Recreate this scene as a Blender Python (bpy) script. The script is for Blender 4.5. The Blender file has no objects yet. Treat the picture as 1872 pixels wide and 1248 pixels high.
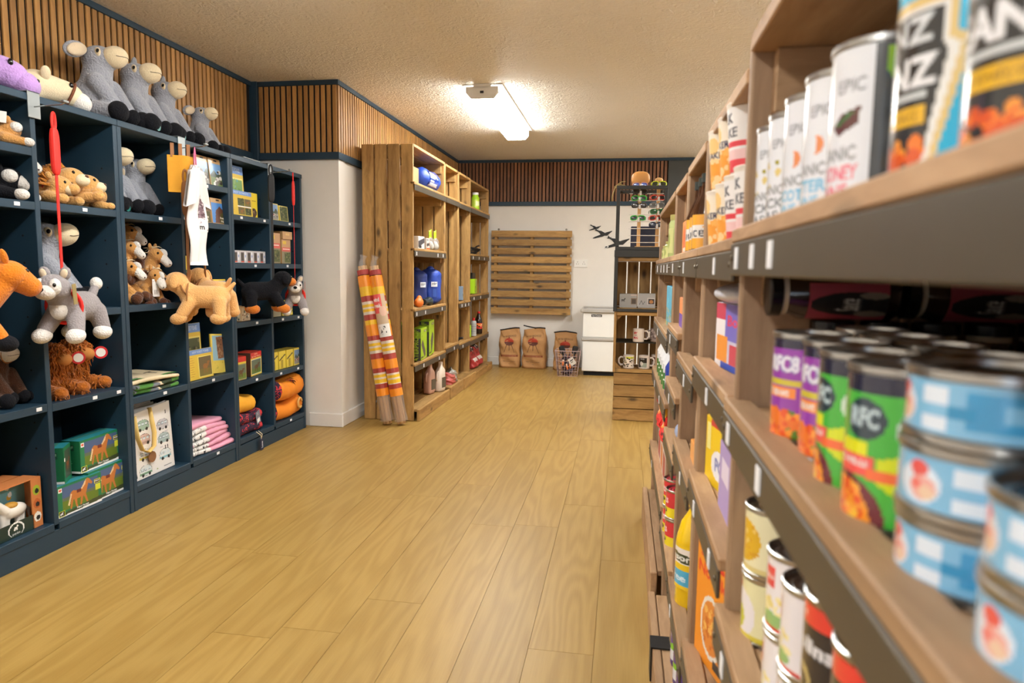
import bpy, bmesh, math, random
import numpy as np
from mathutils import Vector, Matrix, Euler
random.seed(7)
np.random.seed(7)
sc = bpy.context.scene
COL = sc.collection
PI = math.pi

# ---------------------------------------------------------------- camera, world, light, exposure
def lin(c):
    c = c / 255.0
    return c / 12.92 if c <= 0.04045 else ((c + 0.055) / 1.055) ** 2.4
def S(r, g, b):
    return (lin(r), lin(g), lin(b), 1.0)

cam_d = bpy.data.cameras.new('camera')
cam = bpy.data.objects.new('camera', cam_d)
COL.objects.link(cam)
sc.camera = cam
YAW, PITCH, ROLL = 0.161043564, -0.10669094, 0.0131774607
cam_d.sensor_fit = 'HORIZONTAL'
cam_d.sensor_width = 36.0
cam_d.lens = 1230.214 / 1872 * 36.0
cam_d.clip_start = 0.02
fw = Vector((-math.sin(YAW) * math.cos(PITCH), math.cos(YAW) * math.cos(PITCH), math.sin(PITCH)))
rt = Vector((math.cos(YAW), math.sin(YAW), 0))
up = rt.cross(fw)
r2 = rt * math.cos(ROLL) + up * math.sin(ROLL)
u2 = up * math.cos(ROLL) - rt * math.sin(ROLL)
cam.matrix_world = Matrix(((r2.x, u2.x, -fw.x, 0), (r2.y, u2.y, -fw.y, 0), (r2.z, u2.z, -fw.z, 1.1), (0, 0, 0, 1)))
cam_d.dof.use_dof = True
cam_d.dof.focus_distance = 3.9
cam_d.dof.aperture_fstop = 5.2

world = bpy.data.worlds.new('daylight')
sc.world = world
world.use_nodes = True
bg = world.node_tree.nodes['Background']
bg.inputs[0].default_value = (0.75, 0.86, 1.0, 1)
bg.inputs[1].default_value = 1.0

def area(name, loc, rot, sx, sy, power, color):
    d = bpy.data.lights.new(name, 'AREA')
    d.shape = 'RECTANGLE'; d.size = sx; d.size_y = sy; d.energy = power; d.color = color
    o = bpy.data.objects.new(name, d); COL.objects.link(o)
    o.location = loc; o.rotation_euler = rot
    return o
# added daylight source, shaped as an unseen glazed door, for tall highlights
area('added_daylight', (-0.5, -2.62, 1.06), (PI / 2, 0, PI), 0.84, 1.9, 270, (0.95, 0.97, 1.0))
LAMP_STRENGTH = 27.0
LAMP_COLOR = (0.96, 0.975, 0.96)

sc.view_settings.view_transform = 'Standard'
sc.view_settings.look = 'None'
sc.view_settings.gamma = 1.0
sc.view_settings.use_curve_mapping = False
sc.view_settings.exposure = 0.8

# ---------------------------------------------------------------- materials
MATS = {}
def new_mat(name):
    m = bpy.data.materials.new(name); m.use_nodes = True
    nt = m.node_tree
    return m, nt, nt.nodes, nt.links, nt.nodes['Principled BSDF']
def noise_bump(nt, p, scale, strength, dist=0.002, stretch=None, detail=3.0):
    n = nt.nodes; l = nt.links
    tc = n.new('ShaderNodeTexCoord'); t = n.new('ShaderNodeTexNoise'); b = n.new('ShaderNodeBump')
    t.inputs['Scale'].default_value = scale; t.inputs['Detail'].default_value = detail
    src = tc.outputs['Object']
    if stretch:
        mp = n.new('ShaderNodeMapping'); mp.inputs['Scale'].default_value = stretch
        l.new(src, mp.inputs[0]); src = mp.outputs[0]
    l.new(src, t.inputs['Vector']); l.new(t.outputs['Fac'], b.inputs['Height'])
    b.inputs['Strength'].default_value = strength; b.inputs['Distance'].default_value = dist
    l.new(b.outputs[0], p.inputs['Normal'])
    return t
def mat(name, col, rough=0.5, metal=0.0, bump=None, var=0.0, sheen=0.0, coat=0.0, spec=None):
    """plain procedural material: colour with a little noise variation and fine relief"""
    if name in MATS: return MATS[name]
    m, nt, n, l, p = new_mat(name)
    p.inputs['Roughness'].default_value = rough; p.inputs['Metallic'].default_value = metal
    if spec is not None: p.inputs['Specular IOR Level'].default_value = spec
    if sheen: p.inputs['Sheen Weight'].default_value = sheen
    if coat: p.inputs['Coat Weight'].default_value = coat; p.inputs['Coat Roughness'].default_value = 0.15
    tc = n.new('ShaderNodeTexCoord'); t = n.new('ShaderNodeTexNoise'); mx = n.new('ShaderNodeMix'); mx.data_type = 'RGBA'
    t.inputs['Scale'].default_value = 9.0; t.inputs['Detail'].default_value = 4
    l.new(tc.outputs['Object'], t.inputs['Vector']); l.new(t.outputs['Fac'], mx.inputs[0])
    v = max(var, 0.03)
    mx.inputs[6].default_value = (col[0] * (1 - v), col[1] * (1 - v), col[2] * (1 - v), 1)
    mx.inputs[7].default_value = (min(1, col[0] * (1 + v)), min(1, col[1] * (1 + v)), min(1, col[2] * (1 + v)), 1)
    l.new(mx.outputs[2], p.inputs['Base Color'])
    if bump: noise_bump(nt, p, bump[0], bump[1], bump[2] if len(bump) > 2 else 0.002)
    MATS[name] = m
    return m
def print_mat(name, rough=0.5, coat=0.0, metal=0.0):
    if name in MATS: return MATS[name]
    m, nt, n, l, p = new_mat(name)
    a = n.new('ShaderNodeAttribute'); a.attribute_name = 'Col'
    l.new(a.outputs['Color'], p.inputs['Base Color'])
    p.inputs['Roughness'].default_value = rough; p.inputs['Coat Weight'].default_value = coat
    p.inputs['Coat Roughness'].default_value = 0.1; p.inputs['Metallic'].default_value = metal
    MATS[name] = m
    return m
def fur(name, col, scale=160, strength=0.7):
    return mat(name, col, rough=0.95, bump=(scale, strength, 0.008), var=0.14, sheen=0.3 if max(col[:3]) > .06 else 0.04, spec=0.1)
def wood(name, light, dark, axis, rough=0.65, knots=0.75, scale=1.0):
    """stained pine: grain stretched along one axis, knots, per-board tone"""
    if name in MATS: return MATS[name]
    m, nt, n, l, p = new_mat(name)
    tc = n.new('ShaderNodeTexCoord'); oi = n.new('ShaderNodeObjectInfo')
    rm = n.new('ShaderNodeVectorMath'); rm.operation = 'SCALE'
    cmb = n.new('ShaderNodeCombineXYZ')
    for i in range(3):
        mu = n.new('ShaderNodeMath'); mu.operation = 'MULTIPLY'; mu.inputs[1].default_value = (37.0, 91.0, 53.0)[i]
        l.new(oi.outputs['Random'], mu.inputs[0]); l.new(mu.outputs[0], cmb.inputs[i])
    add = n.new('ShaderNodeVectorMath'); add.operation = 'ADD'
    l.new(tc.outputs['Object'], add.inputs[0]); l.new(cmb.outputs[0], add.inputs[1])
    st = [26 * scale, 26 * scale, 26 * scale]; st[axis] = 1.7 * scale
    mp = n.new('ShaderNodeMapping'); mp.inputs['Scale'].default_value = st
    l.new(add.outputs[0], mp.inputs[0])
    warp = n.new('ShaderNodeTexNoise'); warp.inputs['Scale'].default_value = 5.0 * scale; warp.inputs['Detail'].default_value = 2
    l.new(add.outputs[0], warp.inputs['Vector'])
    wadd = n.new('ShaderNodeVectorMath'); wadd.operation = 'MULTIPLY_ADD'
    wadd.inputs[1].default_value = (1.6, 1.6, 1.6)
    l.new(warp.outputs['Color'], wadd.inputs[0]); l.new(mp.outputs[0], wadd.inputs[2])
    g = n.new('ShaderNodeTexNoise'); g.inputs['Scale'].default_value = 1.0; g.inputs['Detail'].default_value = 6; g.inputs['Roughness'].default_value = 0.65
    l.new(wadd.outputs[0], g.inputs['Vector'])
    cr = n.new('ShaderNodeValToRGB'); cr.color_ramp.elements[0].position = 0.3; cr.color_ramp.elements[1].position = 0.68
    cr.color_ramp.elements[0].color = dark; cr.color_ramp.elements[1].color = light
    l.new(g.outputs['Fac'], cr.inputs[0])
    ks = [9.0 * scale] * 3; ks[axis] = 4.2 * scale
    kmp = n.new('ShaderNodeMapping'); kmp.inputs['Scale'].default_value = ks
    l.new(add.outputs[0], kmp.inputs[0])
    vo = n.new('ShaderNodeTexVoronoi'); vo.inputs['Scale'].default_value = 1.0; vo.inputs['Randomness'].default_value = 1.0
    l.new(kmp.outputs[0], vo.inputs['Vector'])
    kr = n.new('ShaderNodeValToRGB'); kr.color_ramp.elements[0].position = 0.06; kr.color_ramp.elements[1].position = 0.19
    kr.color_ramp.elements[0].color = (1 - knots, 1 - knots, 1 - knots, 1); kr.color_ramp.elements[1].color = (1, 1, 1, 1)
    l.new(vo.outputs['Distance'], kr.inputs[0])
    mk = n.new('ShaderNodeMix'); mk.data_type = 'RGBA'; mk.blend_type = 'MULTIPLY'; mk.inputs[0].default_value = 1.0
    l.new(cr.outputs[0], mk.inputs[6]); l.new(kr.outputs[0], mk.inputs[7])
    hs = n.new('ShaderNodeHueSaturation')
    mr = n.new('ShaderNodeMapRange'); mr.inputs[3].default_value = 0.84; mr.inputs[4].default_value = 1.14
    l.new(oi.outputs['Random'], mr.inputs[0]); l.new(mr.outputs[0], hs.inputs['Value'])
    l.new(mk.outputs[2], hs.inputs['Color']); l.new(hs.outputs[0], p.inputs['Base Color'])
    p.inputs['Roughness'].default_value = rough
    b = n.new('ShaderNodeBump'); b.inputs['Strength'].default_value = 0.25; b.inputs['Distance'].default_value = 0.001
    l.new(g.outputs['Fac'], b.inputs['Height']); l.new(b.outputs[0], p.inputs['Normal'])
    MATS[name] = m
    return m

# ---------------------------------------------------------------- geometry collector
class G:
    def __init__(s): s.v = []; s.f = []; s.m = []
    def add(s, vs, fs, mi=0):
        o = len(s.v); s.v += [tuple(v) for v in vs]; s.f += [tuple(i + o for i in f) for f in fs]; s.m += [mi] * len(fs); return s
    def box(s, x0, x1, y0, y1, z0, z1, mi=0, b=0.0):
        if x1 < x0: x0, x1 = x1, x0
        if y1 < y0: y0, y1 = y1, y0
        if z1 < z0: z0, z1 = z1, z0
        b = min(b, (x1 - x0) * .45, (y1 - y0) * .45, (z1 - z0) * .45)
        if b <= 0:
            vs = [(x, y, z) for x in (x0, x1) for y in (y0, y1) for z in (z0, z1)]
            return s.add(vs, [(0, 1, 3, 2), (4, 6, 7, 5), (0, 4, 5, 1), (2, 3, 7, 6), (0, 2, 6, 4), (1, 5, 7, 3)], mi)
        # bevelled: 24 verts
        vs = []; ix = {}
        for sx in (0, 1):
            for sy in (0, 1):
                for sz in (0, 1):
                    X = (x0, x1)[sx]; Y = (y0, y1)[sy]; Z = (z0, z1)[sz]
                    dx = b if sx == 0 else -b; dy = b if sy == 0 else -b; dz = b if sz == 0 else -b
                    for k, p in enumerate(((X, Y + dy, Z + dz), (X + dx, Y, Z + dz), (X + dx, Y + dy, Z))):
                        ix[(sx, sy, sz, k)] = len(vs); vs.append(p)
        I = lambda a, b_, c, k: ix[(a, b_, c, k)]
        fs = []
        for q in (0, 1):
            f = [I(q, 0, 0, 0), I(q, 0, 1, 0), I(q, 1, 1, 0), I(q, 1, 0, 0)]; fs.append(f if q == 0 else f[::-1])
            f = [I(0, q, 0, 1), I(1, q, 0, 1), I(1, q, 1, 1), I(0, q, 1, 1)]; fs.append(f if q == 0 else f[::-1])
            f = [I(0, 0, q, 2), I(0, 1, q, 2), I(1, 1, q, 2), I(1, 0, q, 2)]; fs.append(f if q == 0 else f[::-1])
        for a in (0, 1):
            for c in (0, 1):
                f = [I(a, c, 0, 0), I(a, c, 1, 0), I(a, c, 1, 1), I(a, c, 0, 1)]; fs.append(f if (a + c) % 2 else f[::-1])
                f = [I(a, 0, c, 0), I(a, 1, c, 0), I(a, 1, c, 2), I(a, 0, c, 2)]; fs.append(f if (a + c) % 2 == 0 else f[::-1])
                f = [I(0, a, c, 1), I(1, a, c, 1), I(1, a, c, 2), I(0, a, c, 2)]; fs.append(f if (a + c) % 2 else f[::-1])
                for e in (0, 1):
                    f = [I(a, c, e, 0), I(a, c, e, 1), I(a, c, e, 2)]; fs.append(f if (a + c + e) % 2 == 0 else f[::-1])
        return s.add(vs, fs, mi)
    def lathe(s, prof, n=24, c=(0, 0, 0), mi=0, M=None):
        vs = []
        for r, z in prof:
            for k in range(n):
                a = 2 * PI * k / n
                p = Vector((r * math.cos(a), r * math.sin(a), z))
                if M: p = M @ p
                vs.append((p.x + c[0], p.y + c[1], p.z + c[2]))
        fs = []
        for j in range(len(prof) - 1):
            for k in range(n):
                k2 = (k + 1) % n
                fs.append((j * n + k, j * n + k2, (j + 1) * n + k2, (j + 1) * n + k))
        if prof[0][0] > 1e-6: fs.append(tuple(range(n - 1, -1, -1)))
        if prof[-1][0] > 1e-6: fs.append(tuple((len(prof) - 1) * n + k for k in range(n)))
        return s.add(vs, fs, mi)
    def cyl(s, p0, p1, r0, r1=None, n=12, mi=0):
        return s.tube([p0, p1], [r0, r0 if r1 is None else r1], n, mi)
    def tube(s, pts, r, n=8, mi=0, flat=1.0, cap=True, closed=False):
        pts = [Vector(p) for p in pts]; m = len(pts)
        rs = r if isinstance(r, (list, tuple)) else [r] * m
        ref = None; vs = []
        for i in range(m):
            if closed: t = (pts[(i + 1) % m] - pts[i - 1])
            else: t = pts[min(i + 1, m - 1)] - pts[max(i - 1, 0)]
            t.normalize()
            if ref is None:
                ref = Vector((0, 0, 1)) if abs(t.z) < 0.9 else Vector((1, 0, 0))
            a = (ref - t * ref.dot(t)).normalized(); b = t.cross(a); ref = a
            for k in range(n):
                th = 2 * PI * k / n
                vs.append(pts[i] + a * (rs[i] * math.cos(th) * flat) + b * (rs[i] * math.sin(th)))
        fs = []
        for i in range(m if closed else m - 1):
            j = (i + 1) % m
            for k in range(n):
                k2 = (k + 1) % n
                fs.append((i * n + k, i * n + k2, j * n + k2, j * n + k))
        if cap and not closed:
            fs.append(tuple(range(n - 1, -1, -1))); fs.append(tuple((m - 1) * n + k for k in range(n)))
        return s.add(vs, fs, mi)
    def ell(s, c, r, rot=(0, 0, 0), nu=16, nv=10, mi=0, power=1.0):
        R = Euler(rot).to_matrix(); vs = []; c = Vector(c)
        def sp(x): return math.copysign(abs(x) ** power, x)
        for j in range(1, nv):
            ph = PI * j / nv
            for k in range(nu):
                a = 2 * PI * k / nu
                p = Vector((r[0] * sp(math.sin(ph)) * sp(math.cos(a)), r[1] * sp(math.sin(ph)) * sp(math.sin(a)), -r[2] * sp(math.cos(ph))))
                vs.append(c + R @ p)
        b = len(vs); vs.append(c + R @ Vector((0, 0, -r[2]))); vs.append(c + R @ Vector((0, 0, r[2])))
        fs = []
        for j in range(nv - 2):
            for k in range(nu):
                k2 = (k + 1) % nu
                fs.append((j * nu + k, j * nu + k2, (j + 1) * nu + k2, (j + 1) * nu + k))
        for k in range(nu):
            k2 = (k + 1) % nu
            fs.append((b, k2, k)); fs.append((b + 1, (nv - 2) * nu + k, (nv - 2) * nu + k2))
        return s.add(vs, fs, mi)
    def prism(s, pts, M, d, mi=0):
        """2-D outline in the local xy plane, extruded by d along local z, placed by M"""
        n = len(pts); vs = [M @ Vector((x, y, 0)) for x, y in pts] + [M @ Vector((x, y, d)) for x, y in pts]
        fs = [tuple(range(n - 1, -1, -1)), tuple(range(n, 2 * n))] + [(i, (i + 1) % n, n + (i + 1) % n, n + i) for i in range(n)]
        return s.add(vs, fs, mi)
    def mesh(s, name, smooth=False):
        me = bpy.data.meshes.new(name)
        me.from_pydata([tuple(v) for v in s.v], [], s.f)
        if smooth: me.polygons.foreach_set('use_smooth', [True] * len(me.polygons))
        if any(s.m): me.polygons.foreach_set('material_index', s.m)
        me.update()
        return me
    def build(s, name, mats, parent=None, loc=(0, 0, 0), rot=(0, 0, 0), smooth=False, auto=False):
        me = s.mesh(name, smooth or auto)
        if auto: me.set_sharp_from_angle(angle=math.radians(38))
        return link(name, me, mats, parent, loc, rot)

def link(name, me, mats, parent=None, loc=(0, 0, 0), rot=(0, 0, 0)):
    if mats is not None:
        for m in (mats if isinstance(mats, (list, tuple)) else [mats]):
            if me.materials.find(m.name) < 0 or isinstance(mats, (list, tuple)): me.materials.append(m)
    o = bpy.data.objects.new(name, me); COL.objects.link(o)
    o.location = loc; o.rotation_euler = rot
    if parent is not None: o.parent = parent
    return o
def inst(name, me, parent=None, loc=(0, 0, 0), rot=(0, 0, 0), scale=None):
    o = bpy.data.objects.new(name, me); COL.objects.link(o)
    o.location = loc; o.rotation_euler = rot
    if scale: o.scale = scale
    if parent is not None: o.parent = parent
    return o
def tag(o, label, cat, group=None):
    o['label'] = label; o['category'] = cat
    if group: o['group'] = group
    return o
def thing(name, label, cat, loc=(0, 0, 0), rz=0.0, group=None, rot=None):
    o = bpy.data.objects.new(name, None); COL.objects.link(o)
    o.empty_display_size = 0.05
    o.location = loc; o.rotation_euler = rot if rot else (0, 0, rz)
    return tag(o, label, cat, group)
def structure(o): o['kind'] = 'structure'; return o
def stuff(o): o['kind'] = 'stuff'; return o
def dup(root, label, loc, rz=0.0, rot=None, scale=None, group=None):
    """a copy of a thing with copies of its parts and sub-parts"""
    c = root.copy(); COL.objects.link(c)
    c.location = loc; c.rotation_euler = rot if rot else (0, 0, rz)
    if scale: c.scale = (scale,) * 3
    c['label'] = label
    if group: c['group'] = group
    for ch in list(root.children):
        d = ch.copy(); COL.objects.link(d); d.parent = c
        for gch in list(ch.children):
            e = gch.copy(); COL.objects.link(e); e.parent = d
    return c

# ---------------------------------------------------------------- flat print: a raster drawn in code, laid on real label geometry
_TM = {}
def text_mask(t, bold=0.0, H=56):
    key = (t, bold)
    if key in _TM: return _TM[key]
    cu = bpy.data.curves.new('lettering', 'FONT'); cu.body = t; cu.size = 1.0; cu.offset = bold; cu.resolution_u = 3
    ob = bpy.data.objects.new('lettering', cu); COL.objects.link(ob)
    dg = bpy.context.evaluated_depsgraph_get(); dg.update()
    ev = ob.evaluated_get(dg); me = ev.to_mesh()
    me.calc_loop_triangles()
    V = np.zeros(len(me.vertices) * 3); me.vertices.foreach_get('co', V); V = V.reshape(-1, 3)[:, :2]
    T = np.zeros(len(me.loop_triangles) * 3, dtype=np.int32); me.loop_triangles.foreach_get('vertices', T); T = T.reshape(-1, 3)
    ev.to_mesh_clear(); bpy.data.objects.remove(ob); bpy.data.curves.remove(cu)
    x0, y0 = V.min(0); x1, y1 = V.max(0)
    sc_ = H / max(y1 - y0, 1e-6); W = max(1, int((x1 - x0) * sc_) + 1)
    P = np.stack([(V[:, 0] - x0) * sc_, (y1 - V[:, 1]) * sc_], 1)
    mk = np.zeros((H + 1, W + 1), bool)
    for a, b, c in T:
        p, q, r = P[a], P[b], P[c]
        xa, xb = int(min(p[0], q[0], r[0])), int(max(p[0], q[0], r[0])) + 1
        ya, yb = int(min(p[1], q[1], r[1])), int(max(p[1], q[1], r[1])) + 1
        yy, xx = np.mgrid[ya:yb + 1, xa:xb + 1]; xx = xx + 0.0; yy = yy + 0.0
        d1 = (q[0] - p[0]) * (yy - p[1]) - (q[1] - p[1]) * (xx - p[0])
        d2 = (r[0] - q[0]) * (yy - q[1]) - (r[1] - q[1]) * (xx - q[0])
        d3 = (p[0] - r[0]) * (yy - r[1]) - (p[1] - r[1]) * (xx - r[0])
        ins = ((d1 >= 0) & (d2 >= 0) & (d3 >= 0)) | ((d1 <= 0) & (d2 <= 0) & (d3 <= 0))
        sub = mk[ya:yb + 1, xa:xb + 1]; sub |= ins[:sub.shape[0], :sub.shape[1]]
    _TM[key] = mk
    return mk
class Cv:
    """canvas; u to the right, v down, both 0..1"""
    def __init__(s, w, h, bgc):
        s.w, s.h = w, h; s.a = np.zeros((h, w, 3)); s.a[:] = bgc
        yy, xx = np.mgrid[0:h, 0:w]; s.u = (xx + .5) / w; s.v_ = (yy + .5) / h
    def rect(s, u0, v0, u1, v1, c):
        s.a[(s.u >= u0) & (s.u < u1) & (s.v_ >= v0) & (s.v_ < v1)] = c; return s
    def ell(s, cu, cv, ru, rv, c):
        s.a[((s.u - cu) / ru) ** 2 + ((s.v_ - cv) / rv) ** 2 <= 1] = c; return s
    def ring(s, cu, cv, ru, rv, th, c):
        d = ((s.u - cu) / ru) ** 2 + ((s.v_ - cv) / rv) ** 2; s.a[(d <= 1) & (d >= (1 - th) ** 2)] = c; return s
    def poly(s, pts, c):
        ins = np.zeros(s.u.shape, bool); n = len(pts)
        for i in range(n):
            x0, y0 = pts[i]; x1, y1 = pts[(i + 1) % n]
            if y0 == y1: continue
            cond = ((y0 > s.v_) != (y1 > s.v_)) & (s.u < (x1 - x0) * (s.v_ - y0) / (y1 - y0) + x0)
            ins ^= cond
        s.a[ins] = c; return s
    def line(s, u0, v0, u1, v1, th, c):
        asp = s.h / s.w
        dx, dy = u1 - u0, (v1 - v0) * asp; L = dx * dx + dy * dy + 1e-9
        t = np.clip(((s.u - u0) * dx + (s.v_ - v0) * asp * dy) / L, 0, 1)
        d = np.hypot(s.u - u0 - t * dx, (s.v_ - v0) * asp - t * dy); s.a[d <= th / 2] = c; return s
    def speck(s, u0, v0, u1, v1, cols, n, size, seed=1):
        r = np.random.RandomState(seed)
        for i in range(n):
            k = r.uniform(.6, 1.3) * size
            s.ell(r.uniform(u0, u1), r.uniform(v0, v1), k, k * s.w / s.h, cols[r.randint(len(cols))])
        return s
    def text(s, t, cu, cv, hgt, c, bold=0.0, width=None, rot=False):
        """centre (cu, cv), height hgt in v units; width optional in u units"""
        mk = text_mask(t, bold)
        if rot: mk = np.rot90(mk)
        mh, mw = mk.shape
        if rot:
            wu = hgt; hv = (width if width else hgt * s.w / s.h * mh / mw)
        else:
            hv = hgt; wu = width if width else hgt * s.h / s.w * mw / mh
        cov = np.zeros(s.u.shape); K = (-.375, -.125, .125, .375)
        for du in K:
            for dv in K:
                uu = (s.u + du / s.w - (cu - wu / 2)) / wu; vv = (s.v_ + dv / s.h - (cv - hv / 2)) / hv
                ok = (uu >= 0) & (uu < 1) & (vv >= 0) & (vv < 1)
                ix = np.clip((uu * mw).astype(int), 0, mw - 1); iy = np.clip((vv * mh).astype(int), 0, mh - 1)
                cov += ok & mk[iy, ix]
        cov = np.round(np.minimum(1, cov / 16 * 1.35) * 4) / 4
        s.a = s.a * (1 - cov[..., None]) + np.array(c) * cov[..., None]; return s
    def photo(s, u0, v0, u1, v1, kind='field', seed=1):
        """a small printed photograph: sky, hills, grass and an animal or trees"""
        r = np.random.RandomState(seed); W, H = u1 - u0, v1 - v0
        sky = {'field': (95, 110, 90), 'hills': (120, 165, 215), 'wood': (70, 80, 45), 'map': (120, 160, 90), 'dusk': (110, 95, 60), 'people': (120, 150, 190)}[kind]
        s.rect(u0, v0, u1, v1, S(*sky)[:3])
        if kind == 'map':
            s.speck(u0, v0, u1, v1, [S(95, 140, 70)[:3], S(140, 175, 110)[:3], S(90, 160, 170)[:3]], 26, .03, seed); s.clip(u0, v0, u1, v1, S(120, 160, 90)[:3]); return s
        if kind == 'wood':
            s.speck(u0 + W * .06, v0 + H * .05, u1 - W * .06, v1 - H * .1, [S(50, 62, 30)[:3], S(95, 105, 60)[:3], S(40, 40, 25)[:3], S(125, 120, 80)[:3]], 30, W * .08, seed)
            s.rect(u0, v0 + H * .78, u1, v1, S(90, 95, 50)[:3])
        if kind in ('hills', 'people'):
            s.poly([(u0, v0 + H * .55), (u0 + W * .3, v0 + H * .3), (u0 + W * .55, v0 + H * .5), (u0 + W * .8, v0 + H * .25), (u1, v0 + H * .45), (u1, v1), (u0, v1)], S(70, 85, 70)[:3])
        if kind in ('field', 'hills', 'dusk', 'people'):
            s.rect(u0, v0 + H * .62, u1, v1, S(*{'field': (95, 120, 45), 'hills': (105, 125, 70), 'dusk': (120, 110, 50), 'people': (150, 145, 135)}[kind])[:3])
        if kind in ('field', 'dusk'):
            ho = S(*(95, 65, 40) if kind == 'field' else (150, 100, 45))[:3]
            s.ell(u0 + W * .5, v0 + H * .5, W * .2, H * .14, ho)
            s.ell(u0 + W * .72, v0 + H * .38, W * .07, H * .14, ho); s.ell(u0 + W * .79, v0 + H * .3, W * .09, H * .06, ho)
            for k in (.36, .42, .58, .64): s.rect(u0 + W * (k - .02), v0 + H * .55, u0 + W * (k + .02), v0 + H * .86, ho)
        if kind == 'people':
            s.speck(u0 + W * .1, v0 + H * .55, u1 - W * .1, v0 + H * .85, [S(60, 50, 60)[:3], S(170, 60, 60)[:3], S(220, 215, 205)[:3], S(90, 90, 110)[:3]], 14, W * .05, seed)
        return s
    def clip(s, u0, v0, u1, v1, c): return s
    def horse(s, cu, cv, w, c, mane):
        """side view of a walking horse facing right, w wide"""
        h = w * s.w / s.h; X = lambda a: cu + w * a; Y = lambda b: cv + h * b
        s.ell(X(-.08), Y(0), w * .27, h * .15, c)
        s.ell(X(-.24), Y(-.02), w * .14, h * .16, c); s.ell(X(.1), Y(-.01), w * .13, h * .15, c)
        s.poly([(X(.02), Y(-.1)), (X(.26), Y(-.42)), (X(.34), Y(-.32)), (X(.22), Y(.04))], c)
        s.poly([(X(.24), Y(-.44)), (X(.34), Y(-.42)), (X(.47), Y(-.22)), (X(.42), Y(-.17)), (X(.28), Y(-.28))], c)
        s.poly([(X(.24), Y(-.44)), (X(.12), Y(-.27)), (X(.03), Y(-.14)), (X(.08), Y(-.12)), (X(.2), Y(-.26))], mane)
        for a, b in ((-.3, -.36), (-.2, -.14), (.06, .0), (.14, .26)):
            s.poly([(X(a - .04), Y(.08)), (X(a + .06), Y(.08)), (X(b + .03), Y(.44)), (X(b - .02), Y(.44))], c)
        s.poly([(X(-.34), Y(-.1)), (X(-.3), Y(-.08)), (X(-.4), Y(.3)), (X(-.46), Y(.28))], mane)
        return s
def patch(name, cv, fn, m, parent=None, curved=True, loc=(0, 0, 0), rot=(0, 0, 0)):
    """lay a canvas on a surface: fn(u array, v array) -> xyz arrays"""
    h, w = cv.h, cv.w
    if curved:
        vv, uu = np.mgrid[0:h + 1, 0:w + 1]; P = fn(uu.ravel() / w, vv.ravel() / h)
        idx = np.arange((h + 1) * (w + 1)).reshape(h + 1, w + 1)
        F = np.stack([idx[1:, :-1], idx[1:, 1:], idx[:-1, 1:], idx[:-1, :-1]], -1).reshape(-1, 4)
        colr = cv.a.reshape(-1, 3)
    else:
        U = []; Vv = []; colr = []
        # merge equal runs, then equal rows of runs
        open_ = {}
        quads = []
        for j in range(h):
            row = cv.a[j]; ch = np.any(np.abs(np.diff(row, axis=0)) > 1e-6, axis=1); st = np.concatenate([[0], np.nonzero(ch)[0] + 1, [w]])
            cur = {}
            for k in range(len(st) - 1):
                key = (int(st[k]), int(st[k + 1]), tuple(np.round(row[st[k]], 5)))
                cur[key] = open_.pop(key) if key in open_ else j
            for key, j0 in open_.items(): quads.append((key[0], key[1], j0, j, key[2]))
            open_ = cur
        for key, j0 in open_.items(): quads.append((key[0], key[1], j0, h, key[2]))
        for a, b, j0, j1, c in quads:
            U += [a / w, b / w, b / w, a / w]; Vv += [j1 / h, j1 / h, j0 / h, j0 / h]; colr.append(c)
        P = fn(np.array(U, float), np.array(Vv, float)); F = np.arange(len(U)).reshape(-1, 4); colr = np.array(colr)
    me = bpy.data.meshes.new(name)
    me.vertices.add(len(P)); me.vertices.foreach_set('co', np.asarray(P, np.float32).ravel())
    nf = len(F); me.loops.add(nf * 4); me.polygons.add(nf)
    me.loops.foreach_set('vertex_index', F.astype(np.int32).ravel())
    me.polygons.foreach_set('loop_start', np.arange(nf, dtype=np.int32) * 4)
    if curved: me.polygons.foreach_set('use_smooth', np.ones(nf, bool))
    me.update(calc_edges=True)
    ca = me.color_attributes.new('Col', 'FLOAT_COLOR', 'CORNER')
    c4 = np.ones((nf, 4, 4), np.float32); c4[:, :, :3] = colr[:, None, :]
    ca.data.foreach_set('color', c4.ravel())
    return link(name, me, m, parent, loc, rot)
def flat_fn(o, U, V):
    o, U, V = np.array(o, float), np.array(U, float), np.array(V, float)
    return lambda u, v: o + u[:, None] * U + v[:, None] * V
def cyl_fn(r, z0, z1, a0, a1, r1=None):
    """wraps round the z axis; a0..a1 angles in radians left to right from outside, top z1"""
    r1 = r if r1 is None else r1
    def f(u, v):
        a = a0 + (a1 - a0) * u; rr = r1 + (r - r1) * v
        return np.stack([rr * np.cos(a), rr * np.sin(a), z1 + (z0 - z1) * v], 1)
    return f
PAPER = print_mat('printed card', 0.45, 0.15)
GLOSSY = print_mat('glossy printed label', 0.25, 1.0)
MATT = print_mat('matt printed paper', 0.7)
CLOTHPRINT = print_mat('printed cloth', 0.9)
C3 = lambda r, g, b: S(r, g, b)[:3]
WHITE = C3(240, 238, 235); BLACK = C3(22, 22, 24)
# ---------------------------------------------------------------- the room
XW, YB, ZC = -2.49, 7.59, 2.316           # left wall, back wall, ceiling
XC, YC = -1.885, 4.31                      # the wall steps forward here
XR, YF = 2.6, -2.5
WALLM = mat('off white emulsion', S(230, 225, 217), 0.8, bump=(60, 0.12))
NAVY = mat('dark blue grey paint', S(27, 53, 70), 0.5, bump=(120, 0.08), var=0.05)
NAVYIN = NAVY
FELT = mat('black felt', S(16, 16, 18), 0.95)
SKIRT = mat('white gloss skirting', S(228, 224, 218), 0.4)

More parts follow.
